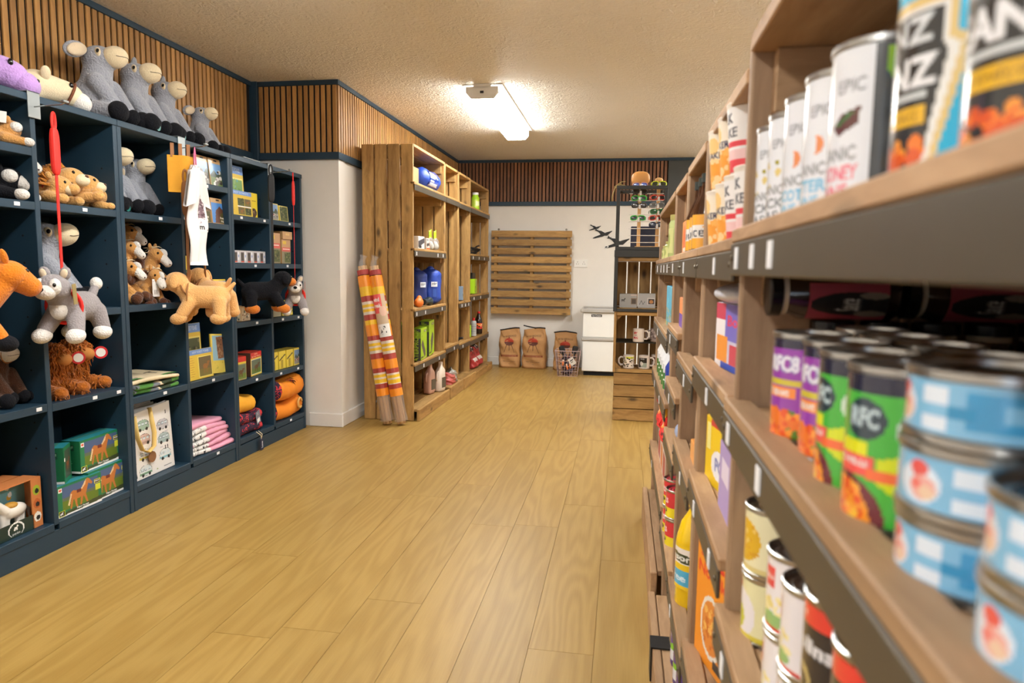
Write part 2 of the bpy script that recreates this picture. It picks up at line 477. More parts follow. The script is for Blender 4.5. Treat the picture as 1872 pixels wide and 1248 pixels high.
# ceiling: swirled textured plaster
m, nt, n, l, p = new_mat('cream textured plaster')
p.inputs['Base Color'].default_value = S(242, 236, 224); p.inputs['Roughness'].default_value = 0.62
tc = n.new('ShaderNodeTexCoord')
w1 = n.new('ShaderNodeTexNoise'); w1.inputs['Scale'].default_value = 3.2; w1.inputs['Detail'].default_value = 3
l.new(tc.outputs['Object'], w1.inputs['Vector'])
w2 = n.new('ShaderNodeTexNoise'); w2.inputs['Scale'].default_value = 22; w2.inputs['Detail'].default_value = 5; w2.inputs['Distortion'].default_value = 2.2
l.new(tc.outputs['Object'], w2.inputs['Vector'])
ma = n.new('ShaderNodeMath'); ma.operation = 'MULTIPLY'; l.new(w1.outputs['Fac'], ma.inputs[0]); l.new(w2.outputs['Fac'], ma.inputs[1])
b = n.new('ShaderNodeBump'); b.inputs['Strength'].default_value = 1.0; b.inputs['Distance'].default_value = 0.03
l.new(ma.outputs[0], b.inputs['Height']); l.new(b.outputs[0], p.inputs['Normal'])
CEILM = m
structure(G().box(XW - .1, XR + .1, YF - .1, YB + .1, ZC, ZC + .1).build('ceiling', CEILM))

# floor: oak-look boards running down the room
def floor_mat():
    m, nt, n, l, p = new_mat('oak look floor')
    tc = n.new('ShaderNodeTexCoord'); oi = n.new('ShaderNodeObjectInfo')
    cmb = n.new('ShaderNodeCombineXYZ')
    for i in range(3):
        mu = n.new('ShaderNodeMath'); mu.operation = 'MULTIPLY'; mu.inputs[1].default_value = (17.0, 61.0, 5.0)[i]
        l.new(oi.outputs['Random'], mu.inputs[0]); l.new(mu.outputs[0], cmb.inputs[i])
    add = n.new('ShaderNodeVectorMath'); l.new(tc.outputs['Object'], add.inputs[0]); l.new(cmb.outputs[0], add.inputs[1])
    mp = n.new('ShaderNodeMapping'); mp.inputs['Scale'].default_value = (6.0, 0.55, 1)
    l.new(add.outputs[0], mp.inputs[0])
    no = n.new('ShaderNodeTexNoise'); no.inputs['Scale'].default_value = 1.1; no.inputs['Detail'].default_value = 2.0
    l.new(mp.outputs[0], no.inputs['Vector'])
    # cathedral rings: contour lines of a stretched noise field
    mu = n.new('ShaderNodeMath'); mu.operation = 'MULTIPLY'; mu.inputs[1].default_value = 70.0; l.new(no.outputs['Fac'], mu.inputs[0])
    sn = n.new('ShaderNodeMath'); sn.operation = 'SINE'; l.new(mu.outputs[0], sn.inputs[0])
    fine = n.new('ShaderNodeTexNoise'); fine.inputs['Scale'].default_value = 1.0; fine.inputs['Detail'].default_value = 5
    mp2 = n.new('ShaderNodeMapping'); mp2.inputs['Scale'].default_value = (260, 9, 1); l.new(add.outputs[0], mp2.inputs[0]); l.new(mp2.outputs[0], fine.inputs['Vector'])
    mr = n.new('ShaderNodeMapRange'); mr.inputs[1].default_value = -1; mr.inputs[2].default_value = 1; mr.inputs[3].default_value = 0.05; mr.inputs[4].default_value = 0.42
    l.new(sn.outputs[0], mr.inputs[0])
    s2 = n.new('ShaderNodeMath'); s2.operation = 'MULTIPLY_ADD'; s2.inputs[1].default_value = 0.55
    l.new(fine.outputs['Fac'], s2.inputs[0]); l.new(mr.outputs[0], s2.inputs[2])
    cr = n.new('ShaderNodeValToRGB'); cr.color_ramp.elements[0].position = 0.12; cr.color_ramp.elements[1].position = 0.85
    cr.color_ramp.elements[0].color = S(172, 140, 76); cr.color_ramp.elements[1].color = S(151, 117, 55)
    l.new(s2.outputs[0], cr.inputs[0])
    hs = n.new('ShaderNodeHueSaturation'); mr2 = n.new('ShaderNodeMapRange'); mr2.inputs[3].default_value = 0.95; mr2.inputs[4].default_value = 1.05
    l.new(oi.outputs['Random'], mr2.inputs[0]); l.new(mr2.outputs[0], hs.inputs['Value']); l.new(cr.outputs[0], hs.inputs['Color'])
    l.new(hs.outputs[0], p.inputs['Base Color']); p.inputs['Roughness'].default_value = 0.42
    p.inputs['Specular IOR Level'].default_value = 0.5
    b = n.new('ShaderNodeBump'); b.inputs['Strength'].default_value = 0.12; b.inputs['Distance'].default_value = 0.0006
    l.new(s2.outputs[0], b.inputs['Height']); l.new(b.outputs[0], p.inputs['Normal'])
    return m
FLOORM = floor_mat()
SUB = mat('floor joint', S(150, 112, 56), 0.8)
floor = structure(G().box(XW - .1, XR + .1, YF - .1, YB + .1, -.12, -.003).build('floor', SUB))
PW, PL = 0.19, 1.24
pl_me = G().box(0, PW - .0012, 0, PL - .0012, -.003, 0).mesh('floor_plank'); pl_me.materials.append(FLOORM)
rr = random.Random(3)
for i in range(15):
    x = -2.14 + i * PW
    off = -rr.random() * PL
    y = 0.6 + off
    while y < YB:
        if y + PL > 1.0: inst('floor_plank', pl_me, floor, (x, y, 0))
        y += PL

def wallbox(name, *a): return structure(G().box(*a).build(name, WALLM))
wall_left = wallbox('wall_left', XW - .12, XW - .012, YF, YC, 0, ZC)
wall_sf = wallbox('wall_step_front', XW - .12, XC + .0, YC + .012, YC + .12, 0, ZC)
wall_ss = wallbox('wall_step_side', XC - .12, XC - .012, YC + .12, YB, 0, ZC)
wall_back = wallbox('wall_back', XC - .12, XR, YB + .012, YB + .12, 0, ZC)
wallbox('wall_right', XR, XR + .12, YF, YB, 0, ZC)
wr = G()
wr.box(XW, -.95, YF - .12, YF, 0, ZC).box(-.05, XR, YF - .12, YF, 0, ZC).box(-.95, -.05, YF - .12, YF, 2.06, ZC)
structure(wr.build('wall_rear', WALLM))
wf = G()
for a in ((-.95, -.9), (-.1, -.05)): wf.box(a[0], a[1], YF - .1, YF - .05, 0, 2.06, 0, .004)
wf.box(-.9, -.1, YF - .1, YF - .05, 0, .08).box(-.9, -.1, YF - .1, YF - .05, 2.0, 2.06)
structure(wf.build('unseen_door', SKIRT))  # unseen door frame, added round the daylight source

# slatted timber frieze round the top of the walls
SLATZ0, SLATZ1 = 1.855, 2.285
OAKS = wood('oiled oak slat', S(192, 142, 78), S(142, 98, 50), 2, 0.5, 0.15, 0.7)
OAKB = wood('walnut slat', S(150, 100, 62), S(92, 58, 34), 2, 0.5, 0.15, 0.7)
sl_x = G().box(-.0135, .0135, -.010, 0, SLATZ0, SLATZ1, 0, .0015).mesh('slat'); sl_x.materials.append(OAKS)      # faces -Y
sl_b = G().box(-.0135, .0135, -.010, 0, SLATZ0, SLATZ1, 0, .0015).mesh('slat'); sl_b.materials.append(OAKB)
sl_y = G().box(0, .010, -.0135, .0135, SLATZ0, SLATZ1, 0, .0015).mesh('slat'); sl_y.materials.append(OAKS)        # faces +X
def felt(wall, *a): return G().box(*a).build('felt_backing', FELT, wall)
def rail(wall, *a): return G().box(*a, 0, .002).build('painted_rail', NAVY, wall)
felt(wall_left, XW - .012, XW, 1.2, YC, 1.81, ZC)
felt(wall_sf, XW, XC, YC, YC + .012, 1.81, ZC)
felt(wall_ss, XC - .012, XC, YC + .012, YB, 1.81, ZC)
felt(wall_back, XC, .45, YB, YB + .012, 1.81, ZC)
k = 0
y = 1.3
while y < YC - .06:
    inst('slat', sl_y, wall_left, (XW, y, 0)); y += .04
x = XC - .014
while x > XW + .06:
    inst('slat', sl_x, wall_sf, (x, YC, 0)); x -= .04
y = YC + .014
while y < YB - .02:
    inst('slat', sl_y, wall_ss, (XC, y, 0)); y += .04
x = XC + .03
while x < .44:
    inst('slat', sl_b, wall_back, (x, YB, 0)); x += .04
for z0, z1, d in ((SLATZ1, ZC, .018), (1.81, SLATZ0, .016)):
    rail(wall_left, XW, XW + d, 1.2, YC - .0, z0, z1)
    rail(wall_sf, XW + .05, XC + d, YC - d, YC, z0, z1)
    rail(wall_ss, XC, XC + d, YC, YB, z0, z1)
    rail(wall_back, XC + d, XR, YB - d, YB, z0, z1)
rail(wall_left, XW, XW + .022, 1.2, YC, 1.705, 1.81)
rail(wall_sf, XW, XW + .055, YC - .03, YC, 1.70, ZC)
G().box(.45, .72, YB - .03, YB + .01, 1.856, 2.284, 0, .002).build('grey_panel', mat('dark grey panel', S(66, 68, 66), .6), wall_back)
# skirting
def skirt(n_, *a): structure(G().box(*a, 0, .004).build(n_, SKIRT))
skirt('baseboard_step_front', -2.12, XC + .012, YC - .004, YC + .012, 0, .095)
skirt('baseboard_step_side', XC - .012, XC + .006, YC + .012, YB, 0, .095)
skirt('baseboard_back', XC + .006, XR, YB - .006, YB + .012, 0, .095)

# ---------------------------------------------------------------- ceiling light: enclosed fluorescent batten
WPL = mat('white enamel', S(232, 230, 224), 0.45)
m, nt, n, l, p = new_mat('lit prismatic diffuser')
p.inputs['Base Color'].default_value = (.9, .9, .9, 1)
p.inputs['Emission Color'].default_value = (*LAMP_COLOR, 1); p.inputs['Emission Strength'].default_value = LAMP_STRENGTH
DIFF = m
m, nt, n, l, p = new_mat('lit prismatic diffuser flank')
p.inputs['Base Color'].default_value = (.9, .9, .9, 1)
p.inputs['Emission Color'].default_value = (*LAMP_COLOR, 1); p.inputs['Emission Strength'].default_value = LAMP_STRENGTH * .16
DIFFS = m
def batten(label, loc, L=1.5):
    t = thing('ceiling_light', label, 'ceiling light', loc, 0)
    # local: y along the tube, z up to the ceiling at 0
    G().box(-.06, .06, 0, L, -.03, 0, 0, .004).build('spine', WPL, t)
    G().box(-.135, .135, .01, L - .01, -.008, 0, 0, .002).build('mounting_plate', WPL, t)
    pr = [(-.105, -.03), (-.105, -.055), (-.075, -.088), (.075, -.088), (.105, -.055), (.105, -.03)]
    M = Matrix(((1, 0, 0, 0), (0, 0, 1, .03), (0, 1, 0, 0), (0, 0, 0, 1)))
    df = G().prism(pr, M, L - .06).build('diffuser', [DIFF, DIFFS], t)
    for pg in df.data.polygons:
        if abs(pg.normal.z) < .3: pg.material_index = 1
    for yy in (0, L - .03):
        pr2 = [(x * 1.03, z * 1.02 if z < -.031 else z + .012) for x, z in pr]
        M2 = Matrix(((1, 0, 0, 0), (0, 0, 1, yy), (0, 1, 0, 0), (0, 0, 0, 1)))
        e = G().prism(pr2, M2, .03).build('end_cap', WPL, t)
        if yy == 0: G().box(-.012, .012, -.002, 0, -.062, -.046).build('badge', mat('dark badge', S(60, 60, 60), .5), e)
    return t
lamp = batten('lit white fluorescent batten with prismatic diffuser on the cream ceiling', (-.955, 4.5, ZC))
dup(lamp, 'white fluorescent batten on the ceiling between the added door and the visible lamp', (-.955, 1.25, ZC))
dup(lamp, 'white fluorescent batten on the ceiling beside the added door', (-.955, -1.7, ZC))
dup(lamp, 'added unseen fluorescent batten over the far side of the shelving', (1.35, 1.6, ZC))  # out of view, added as a further light source
dup(lamp, 'added unseen fluorescent batten over the far right corner', (1.35, 4.9, ZC))  # out of view, added to brighten the far end of the room

# ---------------------------------------------------------------- blue bookcases on the left
XF = -2.12                                  # their front plane
BD = XW + .03
def bookcase(label, y0, cols):
    """two columns of 0.4 m; local x runs along the wall (+Y in the room), y into the depth"""
    W, D, H = .826, XF - BD, 1.70
    t = thing('bookcase', label, 'bookcase', (XF, y0, 0), PI / 2, 'painted bookcases along the wall')
    TH = .022
    tag_me = G().box(-.012, .012, -.0025, 0, -.007, .007, 0, .001).mesh('price_label')
    tag_me.materials.append(mat('white price label', S(235, 235, 238), .5))
    for x0, nm in ((0, 'side_panel'), (W - TH, 'side_panel'), (W / 2 - TH / 2, 'divider')):
        G().box(x0, x0 + TH, 0 if nm == 'side_panel' else .001, D, 0 if nm == 'side_panel' else .1, H - .001, 0, .0015).build(nm, NAVY, t)
    G().box(TH, W - TH, D - .012, D, .08, H - .02).build('back_panel', NAVY, t)
    G().box(-.0, W, -.004, D, H - .022, H + .004, 0, .0015).build('top_panel', NAVY, t)
    G().box(TH, W - TH, .004, .02, 0, .078, 0, .001).build('plinth', NAVY, t)
    pegs = G()
    for c in range(2):
        xa = TH if c == 0 else W / 2 + TH / 2; xb = W / 2 - TH / 2 if c == 0 else W - TH
        for z, labs in cols[c]:
            s = G().box(xa, xb, .001, D - .012, z - .03, z, 0, .0015).build('shelf', NAVY, t)
            for f in labs: inst('price_label', tag_me, s, (xa + (xb - xa) * f, .001, z - .014))
        for q in range(14):
            for yy in (.06, D - .07): pegs.cyl((xb + .0005, yy, .2 + q * .1), (xb - .0012, yy, .2 + q * .1), .004, n=6)
    stuff(pegs.build('peg_holes', FELT, t))
    return t
bookcase('dark blue bookcase nearest the camera with leads and toy horses in boxes', 1.775,
         [[(1.515, []), (1.322, [.8]), (.575, [.9]), (.108, [])], [(1.327, [.55]), (.918, []), (.569, [.55, .9]), (.108, [])]])
bookcase('dark blue middle bookcase holding seated grey donkeys and yellow calendars', 2.604,
         [[(1.326, [.6]), (.921, [.6]), (.512, [.55]), (.111, [])], [(1.518, [.5]), (1.321, [.2]), (.910, [.4, .75]), (.512, [.5]), (.111, [.55])]])
bookcase('dark blue bookcase at the far end beside the white wall', 3.433,
         [[(1.382, [.2, .85]), (1.115, [.55]), (.781, [.55]), (.446, [.5]), (.115, [])], [(1.384, [.6]), (1.116, [.5]), (.780, [.3, .85]), (.439, [.2, .8]), (.113, [.5])]])

# wire hooks clipped to the bookcase tops
CHROME = mat('chromed wire', S(190, 190, 188), 0.25, 1.0)
STEEL = mat('galvanised plate', S(150, 155, 155), 0.45, .6)
def hook(label, y):
    t = thing('display_hook', label, 'hook', (XF, y, 1.705), 0, 'clip-on display hooks')
    G().box(.004, .008, -.026, .026, -.085, .008, 0, .001).build('face_plate', STEEL, t)
    G().box(-.03, .008, -.026, .026, .004, .008, 0, .001).build('top_clip', STEEL, t)
    G().tube([(.008, 0, -.045), (.06, 0, -.042), (.12, 0, -.04), (.14, 0, -.03)], .0025, 8).build('prong', CHROME, t, smooth=True)
    G().box(.128, .142, -.012, .012, -.034, -.026, 0, .002).build('end_tab', STEEL, t)
    return t
hook('grey metal hook clipped above the husky on the red lead', 2.19)
hook('grey metal hook carrying the white T-shirt', 3.018)
hook('grey metal hook at the far bookcase carrying a red and a black lead', 3.846)
G_ = None
tag(G().box(-.05, .0, -.09, .09, 0, .006, 0, .002).build('metal_strip', STEEL, None, (XF, 3.66, 1.705)), 'flat grey metal strip lying on the far bookcase top', 'strip')

# ---------------------------------------------------------------- slatted crate shelving
PINEX = wood('brown stained pine across', S(188, 147, 86), S(134, 97, 50), 0)
PINEY = wood('brown stained pine deep', S(188, 147, 86), S(134, 97, 50), 1)
PINEZ = wood('brown stained pine upright', S(188, 147, 86), S(132, 95, 48), 2)
TANX = wood('tan stained pine across', S(186, 150, 112), S(146, 110, 76), 0, .6, .6)
TANY = wood('tan stained pine deep', S(186, 150, 112), S(146, 110, 76), 1, .6, .6)
TANZ = wood('tan stained pine upright', S(180, 148, 116), S(140, 108, 80), 2, .6, .6)
ANGLE = mat('bronze brown metal edging', S(84, 76, 64), 0.42, .35, var=.08)
WTAG = mat('white shelf ticket', S(238, 238, 242), .5)
SCREW = mat('zinc screw', S(120, 112, 100), .4, .8)
RIVET = G().ell((0, 0, 0), (.004, .002, .004), nu=8, nv=5).mesh('rivet'); RIVET.materials.append(SCREW)
def crate_unit(name, label, loc, rz, W, D, H, shelves, base, mx, my, mz, group, nside=4, nback=None, tagsz=(.018, .026)):
    """slatted unit: local x across, y into the depth, z up. shelves: (height, ticket fractions). base: (protrusion, height)"""
    t = thing(name, label, 'shelf unit', loc, rz, group)
    T = .02
    pw = D / nside
    for x0 in (0, W - T):
        me = G().box(0, T, .006, pw - .006, 0.002, H - .002 - (0), 0, .003).mesh('side_plank'); me.materials.append(mz)
        for k in range(nside): inst('side_plank', me, t, (x0, k * pw, 0))
    nb = nback or max(2, round(W / .145)); bw = (W - 2 * T) / nb
    me = G().box(.005, bw - .005, 0, T * .8, .1, H - .03, 0, .002).mesh('back_plank'); me.materials.append(mz)
    for k in range(nb): inst('back_plank', me, t, (T + k * bw, D - T, 0))
    nt_ = 3; tw = D / nt_
    me = G().box(T, W - T, .003, tw - .003, 0, T, 0, .002).mesh('top_plank'); me.materials.append(mx)
    for k in range(nt_): inst('top_plank', me, t, (0, k * tw, H - T))
    # cross rails under the top, at the sides
    for x0 in (T, W - 2 * T): G().box(x0, x0 + T, .03, D - T, H - T - .075, H - T, 0, .002).build('cross_rail', my, t)
    nw = 3; dw = (D - T - .03) / nw
    for z, labs in shelves:
        me = G().box(T + .001, W - T - .001, .002, dw - .002, 0, .015, 0, .002).mesh('shelf_board'); me.materials.append(mx)
        for k in range(nw): inst('shelf_board', me, t, (0, .026 + k * dw, z - .023))
        for x0 in (T, W - 2 * T): G().box(x0, x0 + T, .03, D - T, z - .095, z - .023, 0, .002).build('cross_rail', my, t)
        G().box(-.0, W, -.006, .026, z - .017, z, 0, .002).build('shelf_lip', mx, t)
        e = G().box(.003, W - .003, -.007, -.002, z - .058, z - .018, 0, .0015).build('metal_edging', ANGLE, t)
        for xx in (.02, W - .02): inst('rivet', RIVET, e, (xx, -.008, z - .036))
        for f in labs:
            G().box(f * W - tagsz[0] / 2, f * W + tagsz[0] / 2, -.0085, -.007, z - .050, z - .050 + tagsz[1], 0).build('ticket', WTAG, e)
    pr, bh = base
    G().box(.0, W, -pr, -pr + .022, 0.0, bh, 0, .003).build('base_board', mx, t)
    G().box(T, W - T, -pr + .024, .06, bh - .02, bh - .001, 0, .002).build('base_deck', mx, t)
    dw = (D - .08) / 3
    me = G().box(T + .001, W - T - .001, .002, dw - .002, -.02, 0, 0, .002).mesh('base_deck'); me.materials.append(mx)
    for k in range(3): inst('base_deck', me, t, (0, .061 + k * dw, bh - .002))
    for x0 in (T, W - 2 * T): G().box(x0, x0 + T, .03, D - T, .0, bh - .023, 0, .002).build('cross_rail', my, t)
    return t
gl = 'crate shelving against the step wall'
XL = -1.455
crate_unit('slatted_shelf_unit', 'brown pine crate shelving unit nearest the camera with blue sleeping bag', (XL, 4.6, 0), PI / 2, .86, .385, 1.96,
           [(1.70, []), (1.24, [.05, .7, .88]), (.81, [.05, .3, .85]), (.415, [.25, .75])], (.04, .085), PINEX, PINEY, PINEZ, gl)
crate_unit('slatted_shelf_unit', 'narrow brown pine crate shelving unit behind the blue sleeping bags', (XL, 5.465, 0), PI / 2, .46, .385, 1.955,
           [(1.70, []), (.44, [.6])], (.05, .1), PINEX, PINEY, PINEZ, gl)
crate_unit('slatted_shelf_unit', 'second narrow brown pine crate shelving unit, between the first narrow one and the end', (XL, 5.93, 0), PI / 2, .46, .385, 1.955,
           [(1.695, []), (.80, [.2, .5, .8]), (.42, [.3])], (.06, .1), PINEX, PINEY, PINEZ, gl)
crate_unit('slatted_shelf_unit', 'brown pine crate shelving unit at the far end with the cola bottle', (XL, 6.395, 0), PI / 2, .9, .385, 1.95,
           [(1.695, []), (1.245, [.1, .4, .7]), (.845, [.15, .5]), (.41, [])], (.05, .08), PINEX, PINEY, PINEZ, gl)
gr = 'tan crate shelving along the aisle'
XG = .146
GD = .40
crate_unit('aisle_shelf_unit', 'tan pine aisle shelving unit farthest from the camera', (XG, 2.985, 0), -PI / 2, .87, GD, 1.345,
           [(1.146, [.2, .5, .7, .9]), (.905, [.4]), (.69, [.3, .7]), (.36, [.3])], (.03, .14), TANX, TANY, TANZ, gr)
crate_unit('aisle_shelf_unit', 'narrow tan pine aisle shelving unit with the red bottles at its foot', (XG, 2.11, 0), -PI / 2, .375, GD, 1.345,
           [(1.146, [.4]), (.945, [.4]), (.78, [.5]), (.62, []), (.32, [])], (.035, .08), TANX, TANY, TANZ, gr)
crate_unit('aisle_shelf_unit', 'narrow tan pine aisle shelving unit with the yellow squash bottle', (XG, 1.73, 0), -PI / 2, .385, GD, 1.35,
           [(1.146, [.3]), (.90, [.6]), (.68, [.6]), (.31, [.3])], (.04, .12), TANX, TANY, TANZ, gr)
crate_unit('aisle_shelf_unit', 'tan pine aisle shelving unit with the yellow teabag box and paper cups', (XG, 1.34, 0), -PI / 2, .43, GD, 1.36,
           [(1.146, [.6]), (.938, [.55]), (.713, [.3, .8]), (.36, [.4])], (.05, .12), TANX, TANY, TANZ, gr)
crate_unit('aisle_shelf_unit', 'tan pine aisle shelving unit closest to the camera, full of food tins', (XG - .004, .905, 0), -PI / 2, .90, GD, 1.385,
           [(1.154, [.06, .17, .27]), (.938, [.06, .27]), (.655, [.1])], (.05, .12), TANX, TANY, TANZ, gr)
# dark joint brackets on the base boards
BRK = mat('black steel bracket', S(40, 40, 40), .5, .5)
for yy, xx, lb in ((1.34, XG - .05, 'flat black steel bracket on the base boards below the orange noodle box'), (1.73, XG - .04, 'flat black steel bracket on the base boards below the squash bottle')):
    tag(G().box(-.004, 0, -.03, .03, .03, .124).box(-.004, .05, -.03, .03, .121, .125).build('joint_bracket', BRK, None, (xx - .0005, yy, 0)), lb, 'bracket')
# ---------------------------------------------------------------- soft toys
def blob(prims, vox, smooth=4, name='body'):
    """union of ellipsoids ('e', centre, radii[, rot]) and tapered capsules ('c', p0, p1, r0, r1) as one continuous surface"""
    g = G()
    for q in prims:
        if q[0] == 'e': g.ell(q[1], q[2], q[3] if len(q) > 3 else (0, 0, 0), 20, 14)
        else:
            p0, p1 = Vector(q[1]), Vector(q[2])
            g.tube([p0, p1], [q[3], q[4]], 16); g.ell(p0, (q[3],) * 3, nu=16, nv=12); g.ell(p1, (q[4],) * 3, nu=16, nv=12)
    me = g.mesh('tmp'); ob = bpy.data.objects.new('tmp', me); COL.objects.link(ob)
    r = ob.modifiers.new('r', 'REMESH'); r.mode = 'VOXEL'; r.voxel_size = vox; r.use_smooth_shade = True
    if smooth:
        s = ob.modifiers.new('s', 'SMOOTH'); s.iterations = smooth; s.factor = 0.5
    dg = bpy.context.evaluated_depsgraph_get(); dg.update()
    out = bpy.data.meshes.new_from_object(ob.evaluated_get(dg)); out.name = name
    bpy.data.objects.remove(ob); bpy.data.meshes.remove(me)
    out.materials.clear()
    return out
def bpart(t, name, prims, m, vox=None, smooth=2):
    if vox: me = blob(prims, vox, smooth, name)
    else:
        g = G()
        for q in prims:
            if q[0] == 'e': g.ell(q[1], q[2], q[3] if len(q) > 3 else (0, 0, 0), 18, 12)
            else:
                g.tube([q[1], q[2]], [q[3], q[4]], 12, cap=False); g.ell(q[1], (q[3],) * 3, nu=12, nv=8); g.ell(q[2], (q[4],) * 3, nu=12, nv=8)
        me = g.mesh(name, True)
    return link(name, me, m, t)
GREYF = fur('grey plush', S(156, 158, 166), 110, 1.0); CREAMF = fur('cream plush', S(226, 208, 172), 220, .35)
BLACKF = fur('black plush', S(26, 26, 30)); WHITEF = fur('white plush', S(226, 220, 212)); TANF = fur('tan plush', S(202, 146, 82))
BROWNF = fur('dark brown plush', S(84, 52, 34)); HOOFBR = fur('brown plush hoof', S(86, 50, 30)); ORANGEF = fur('orange plush', S(214, 122, 30))
LILACF = fur('lilac plush', S(186, 146, 206)); LABF = fur('golden plush', S(232, 176, 110)); DOGGREY = fur('mid grey plush', S(150, 142, 142))
ROTTF = fur('rust plush', S(214, 122, 40)); LIONF = fur('lion plush', S(206, 156, 92)); MANEF = fur('ginger mane plush', S(184, 118, 44)); COWF = fur('ginger long plush', S(184, 104, 34), 90, 1.0)
HIGHL = fur('chestnut plush', S(132, 78, 42))
PINKIN = fur('pale inner ear plush', S(222, 202, 172), 220, .3)
EYEM = mat('glossy black eye', S(14, 12, 12), .08); EYERIM = mat('amber eye', S(120, 84, 50), .2); STITCH = mat('dark stitching', S(60, 44, 40), .8)
TAGTEAL = mat('teal swing tag', S(40, 120, 112), .4); TAGRED = mat('red swing tag', S(196, 40, 44), .4); TAGWH = mat('white swing tag', S(232, 228, 222), .5)
REDWEB = mat('red webbing', S(222, 36, 24), .6); BLKWEB = mat('black webbing', S(24, 24, 26), .6); BRNWEB = mat('brown webbing', S(150, 96, 48), .6)

def donkey(label, group, loc, rz, scale=1.0, main=GREYF, muzz=CREAMF, hoof=BLACKF, ears='side', bridle=False, name='plush_donkey', patchm=None, rot=None):
    t = thing(name, label, 'soft toy', loc, rz, group, rot)
    body = [('e', (0, 0, .105), (.088, .088, .105)), ('e', (.0, 0, .06), (.1, .1, .06)), ('c', (.012, 0, .17), (.03, 0, .26), .066, .058),
            ('e', (.03, 0, .284), (.070, .065, .060), (0, -.25, 0)), ('e', (.07, 0, .287), (.054, .05, .046), (0, -.3, 0))]
    for s in (-1, 1):
        body += [('c', (.03, s * .075, .05), (.135, s * .1, .04), .047, .036), ('c', (.05, s * .065, .175), (.125, s * .05, .07), .038, .031)]
    link('body', blob(body, .0065), main, t)
    mz = bpart(t, 'muzzle', [('e', (.101, 0, .297), (.056, .053, .046), (0, -.35, 0))], muzz)
    pts = [(.101 + .055 * math.cos(a) * .98, .053 * math.sin(a), .290 + .006 * math.cos(3 * a) + .012 * math.sin(a) ** 2) for a in np.linspace(-1.0, 1.0, 9)]
    G().tube(pts, .0013, 5).build('mouth', STITCH, mz)
    for s in (-1, 1):
        bpart(t, 'hoof', [('e', (.160, s * .105, .043), (.040, .042, .043))], hoof)
        bpart(t, 'hoof', [('e', (.140, s * .046, .045), (.033, .032, .040), (0, .5, 0))], hoof)
        bpart(t, 'eye_patch', [('e', (.056, s * .053, .304), (.018, .009, .020), (0, -.3, s * .5))], patchm or muzz)
        e = bpart(t, 'eye', [('e', (.062, s * .0605, .306), (.0085, .006, .010))], EYEM)
        if ears == 'side':
            er = bpart(t, 'ear', [('e', (-.010, s * .108, .298), (.018, .062, .034), (s * -.35, 0, s * .25))], main)
            bpart(er, 'inner_ear', [('e', (.003, s * .112, .296), (.014, .054, .027), (s * -.35, 0, s * .25))], PINKIN)
        elif ears == 'down':
            er = bpart(t, 'ear', [('e', (.0, s * .074, .245), (.022, .014, .056), (s * .25, 0, 0))], main)
            bpart(er, 'inner_ear', [('e', (.006, s * .080, .240), (.018, .010, .044), (s * .25, 0, 0))], PINKIN)
        else:
            er = bpart(t, 'ear', [('e', (.0, s * .04, .350), (.014, .016, .04), (s * -.3, 0, 0))], main)
        G().ell((.118, s * .018, .331), (.004, .003, .003), nu=8, nv=6).build('nostril', STITCH, mz)
    if bridle:
        G().tube([(.088 + .01, .051 * math.cos(a), .292 + .046 * math.sin(a)) for a in np.linspace(0, 2 * PI, 17)[:-1]], .004, 6, closed=True).build('bridle', BRNWEB, t)
    t.scale = (scale,) * 3
    return t
ZT = 1.7105
gd = 'grey donkeys on the bookcase top'
d0 = donkey('largest grey plush donkey on the bookcase top with its ear stuck out sideways', gd, (-2.335, 2.735, ZT), .20, .99)
d1 = donkey('grey plush donkey sitting second in the row on the bookcase top', gd, (-2.335, 2.965, ZT), .12, .97, ears='none')
d2 = donkey('grey plush donkey sitting third in the row on the bookcase top', gd, (-2.345, 3.185, ZT), .1, .9, ears='none')
d3 = donkey('smallest grey plush donkey at the far end of the bookcase top', gd, (-2.345, 3.49, ZT), .16, .74)
d4 = donkey('grey plush donkey with drooping ears on the left in the cubbyhole', 'grey donkeys in the cubbyhole', (-2.33, 2.775, 1.327), .05, .86, ears='down')
d5 = dup(d4, 'grey plush donkey with drooping ears on the right in the cubbyhole', (-2.345, 2.955, 1.327), 0.0, scale=.8)
d5.rotation_euler = (0, 0, .02)
d6 = donkey('big grey plush donkey sitting behind the husky on the red lead', None, (-2.33, 2.375, .919), .6, 1.0, ears='none')
donkey('dark brown plush donkey with white muzzle and bridle in the lower cubbyhole', None, (-2.285, 2.115, .576), .15, .64, BROWNF, WHITEF, BLACKF, 'up', True, 'plush_donkey', WHITEF)
# swing tags on the donkeys' feet
def swing(t, m, loc, r=.02, name='swing_tag'):
    return G().lathe([(0, -.001), (r, -.001), (r, .001), (0, .001)], 14, M=Matrix.Rotation(PI / 2, 4, 'Y')).build(name, m, t, loc)
for d in (d1, d2, d4, d5): swing(d, TAGTEAL, (.186, -.09, .025), .019)

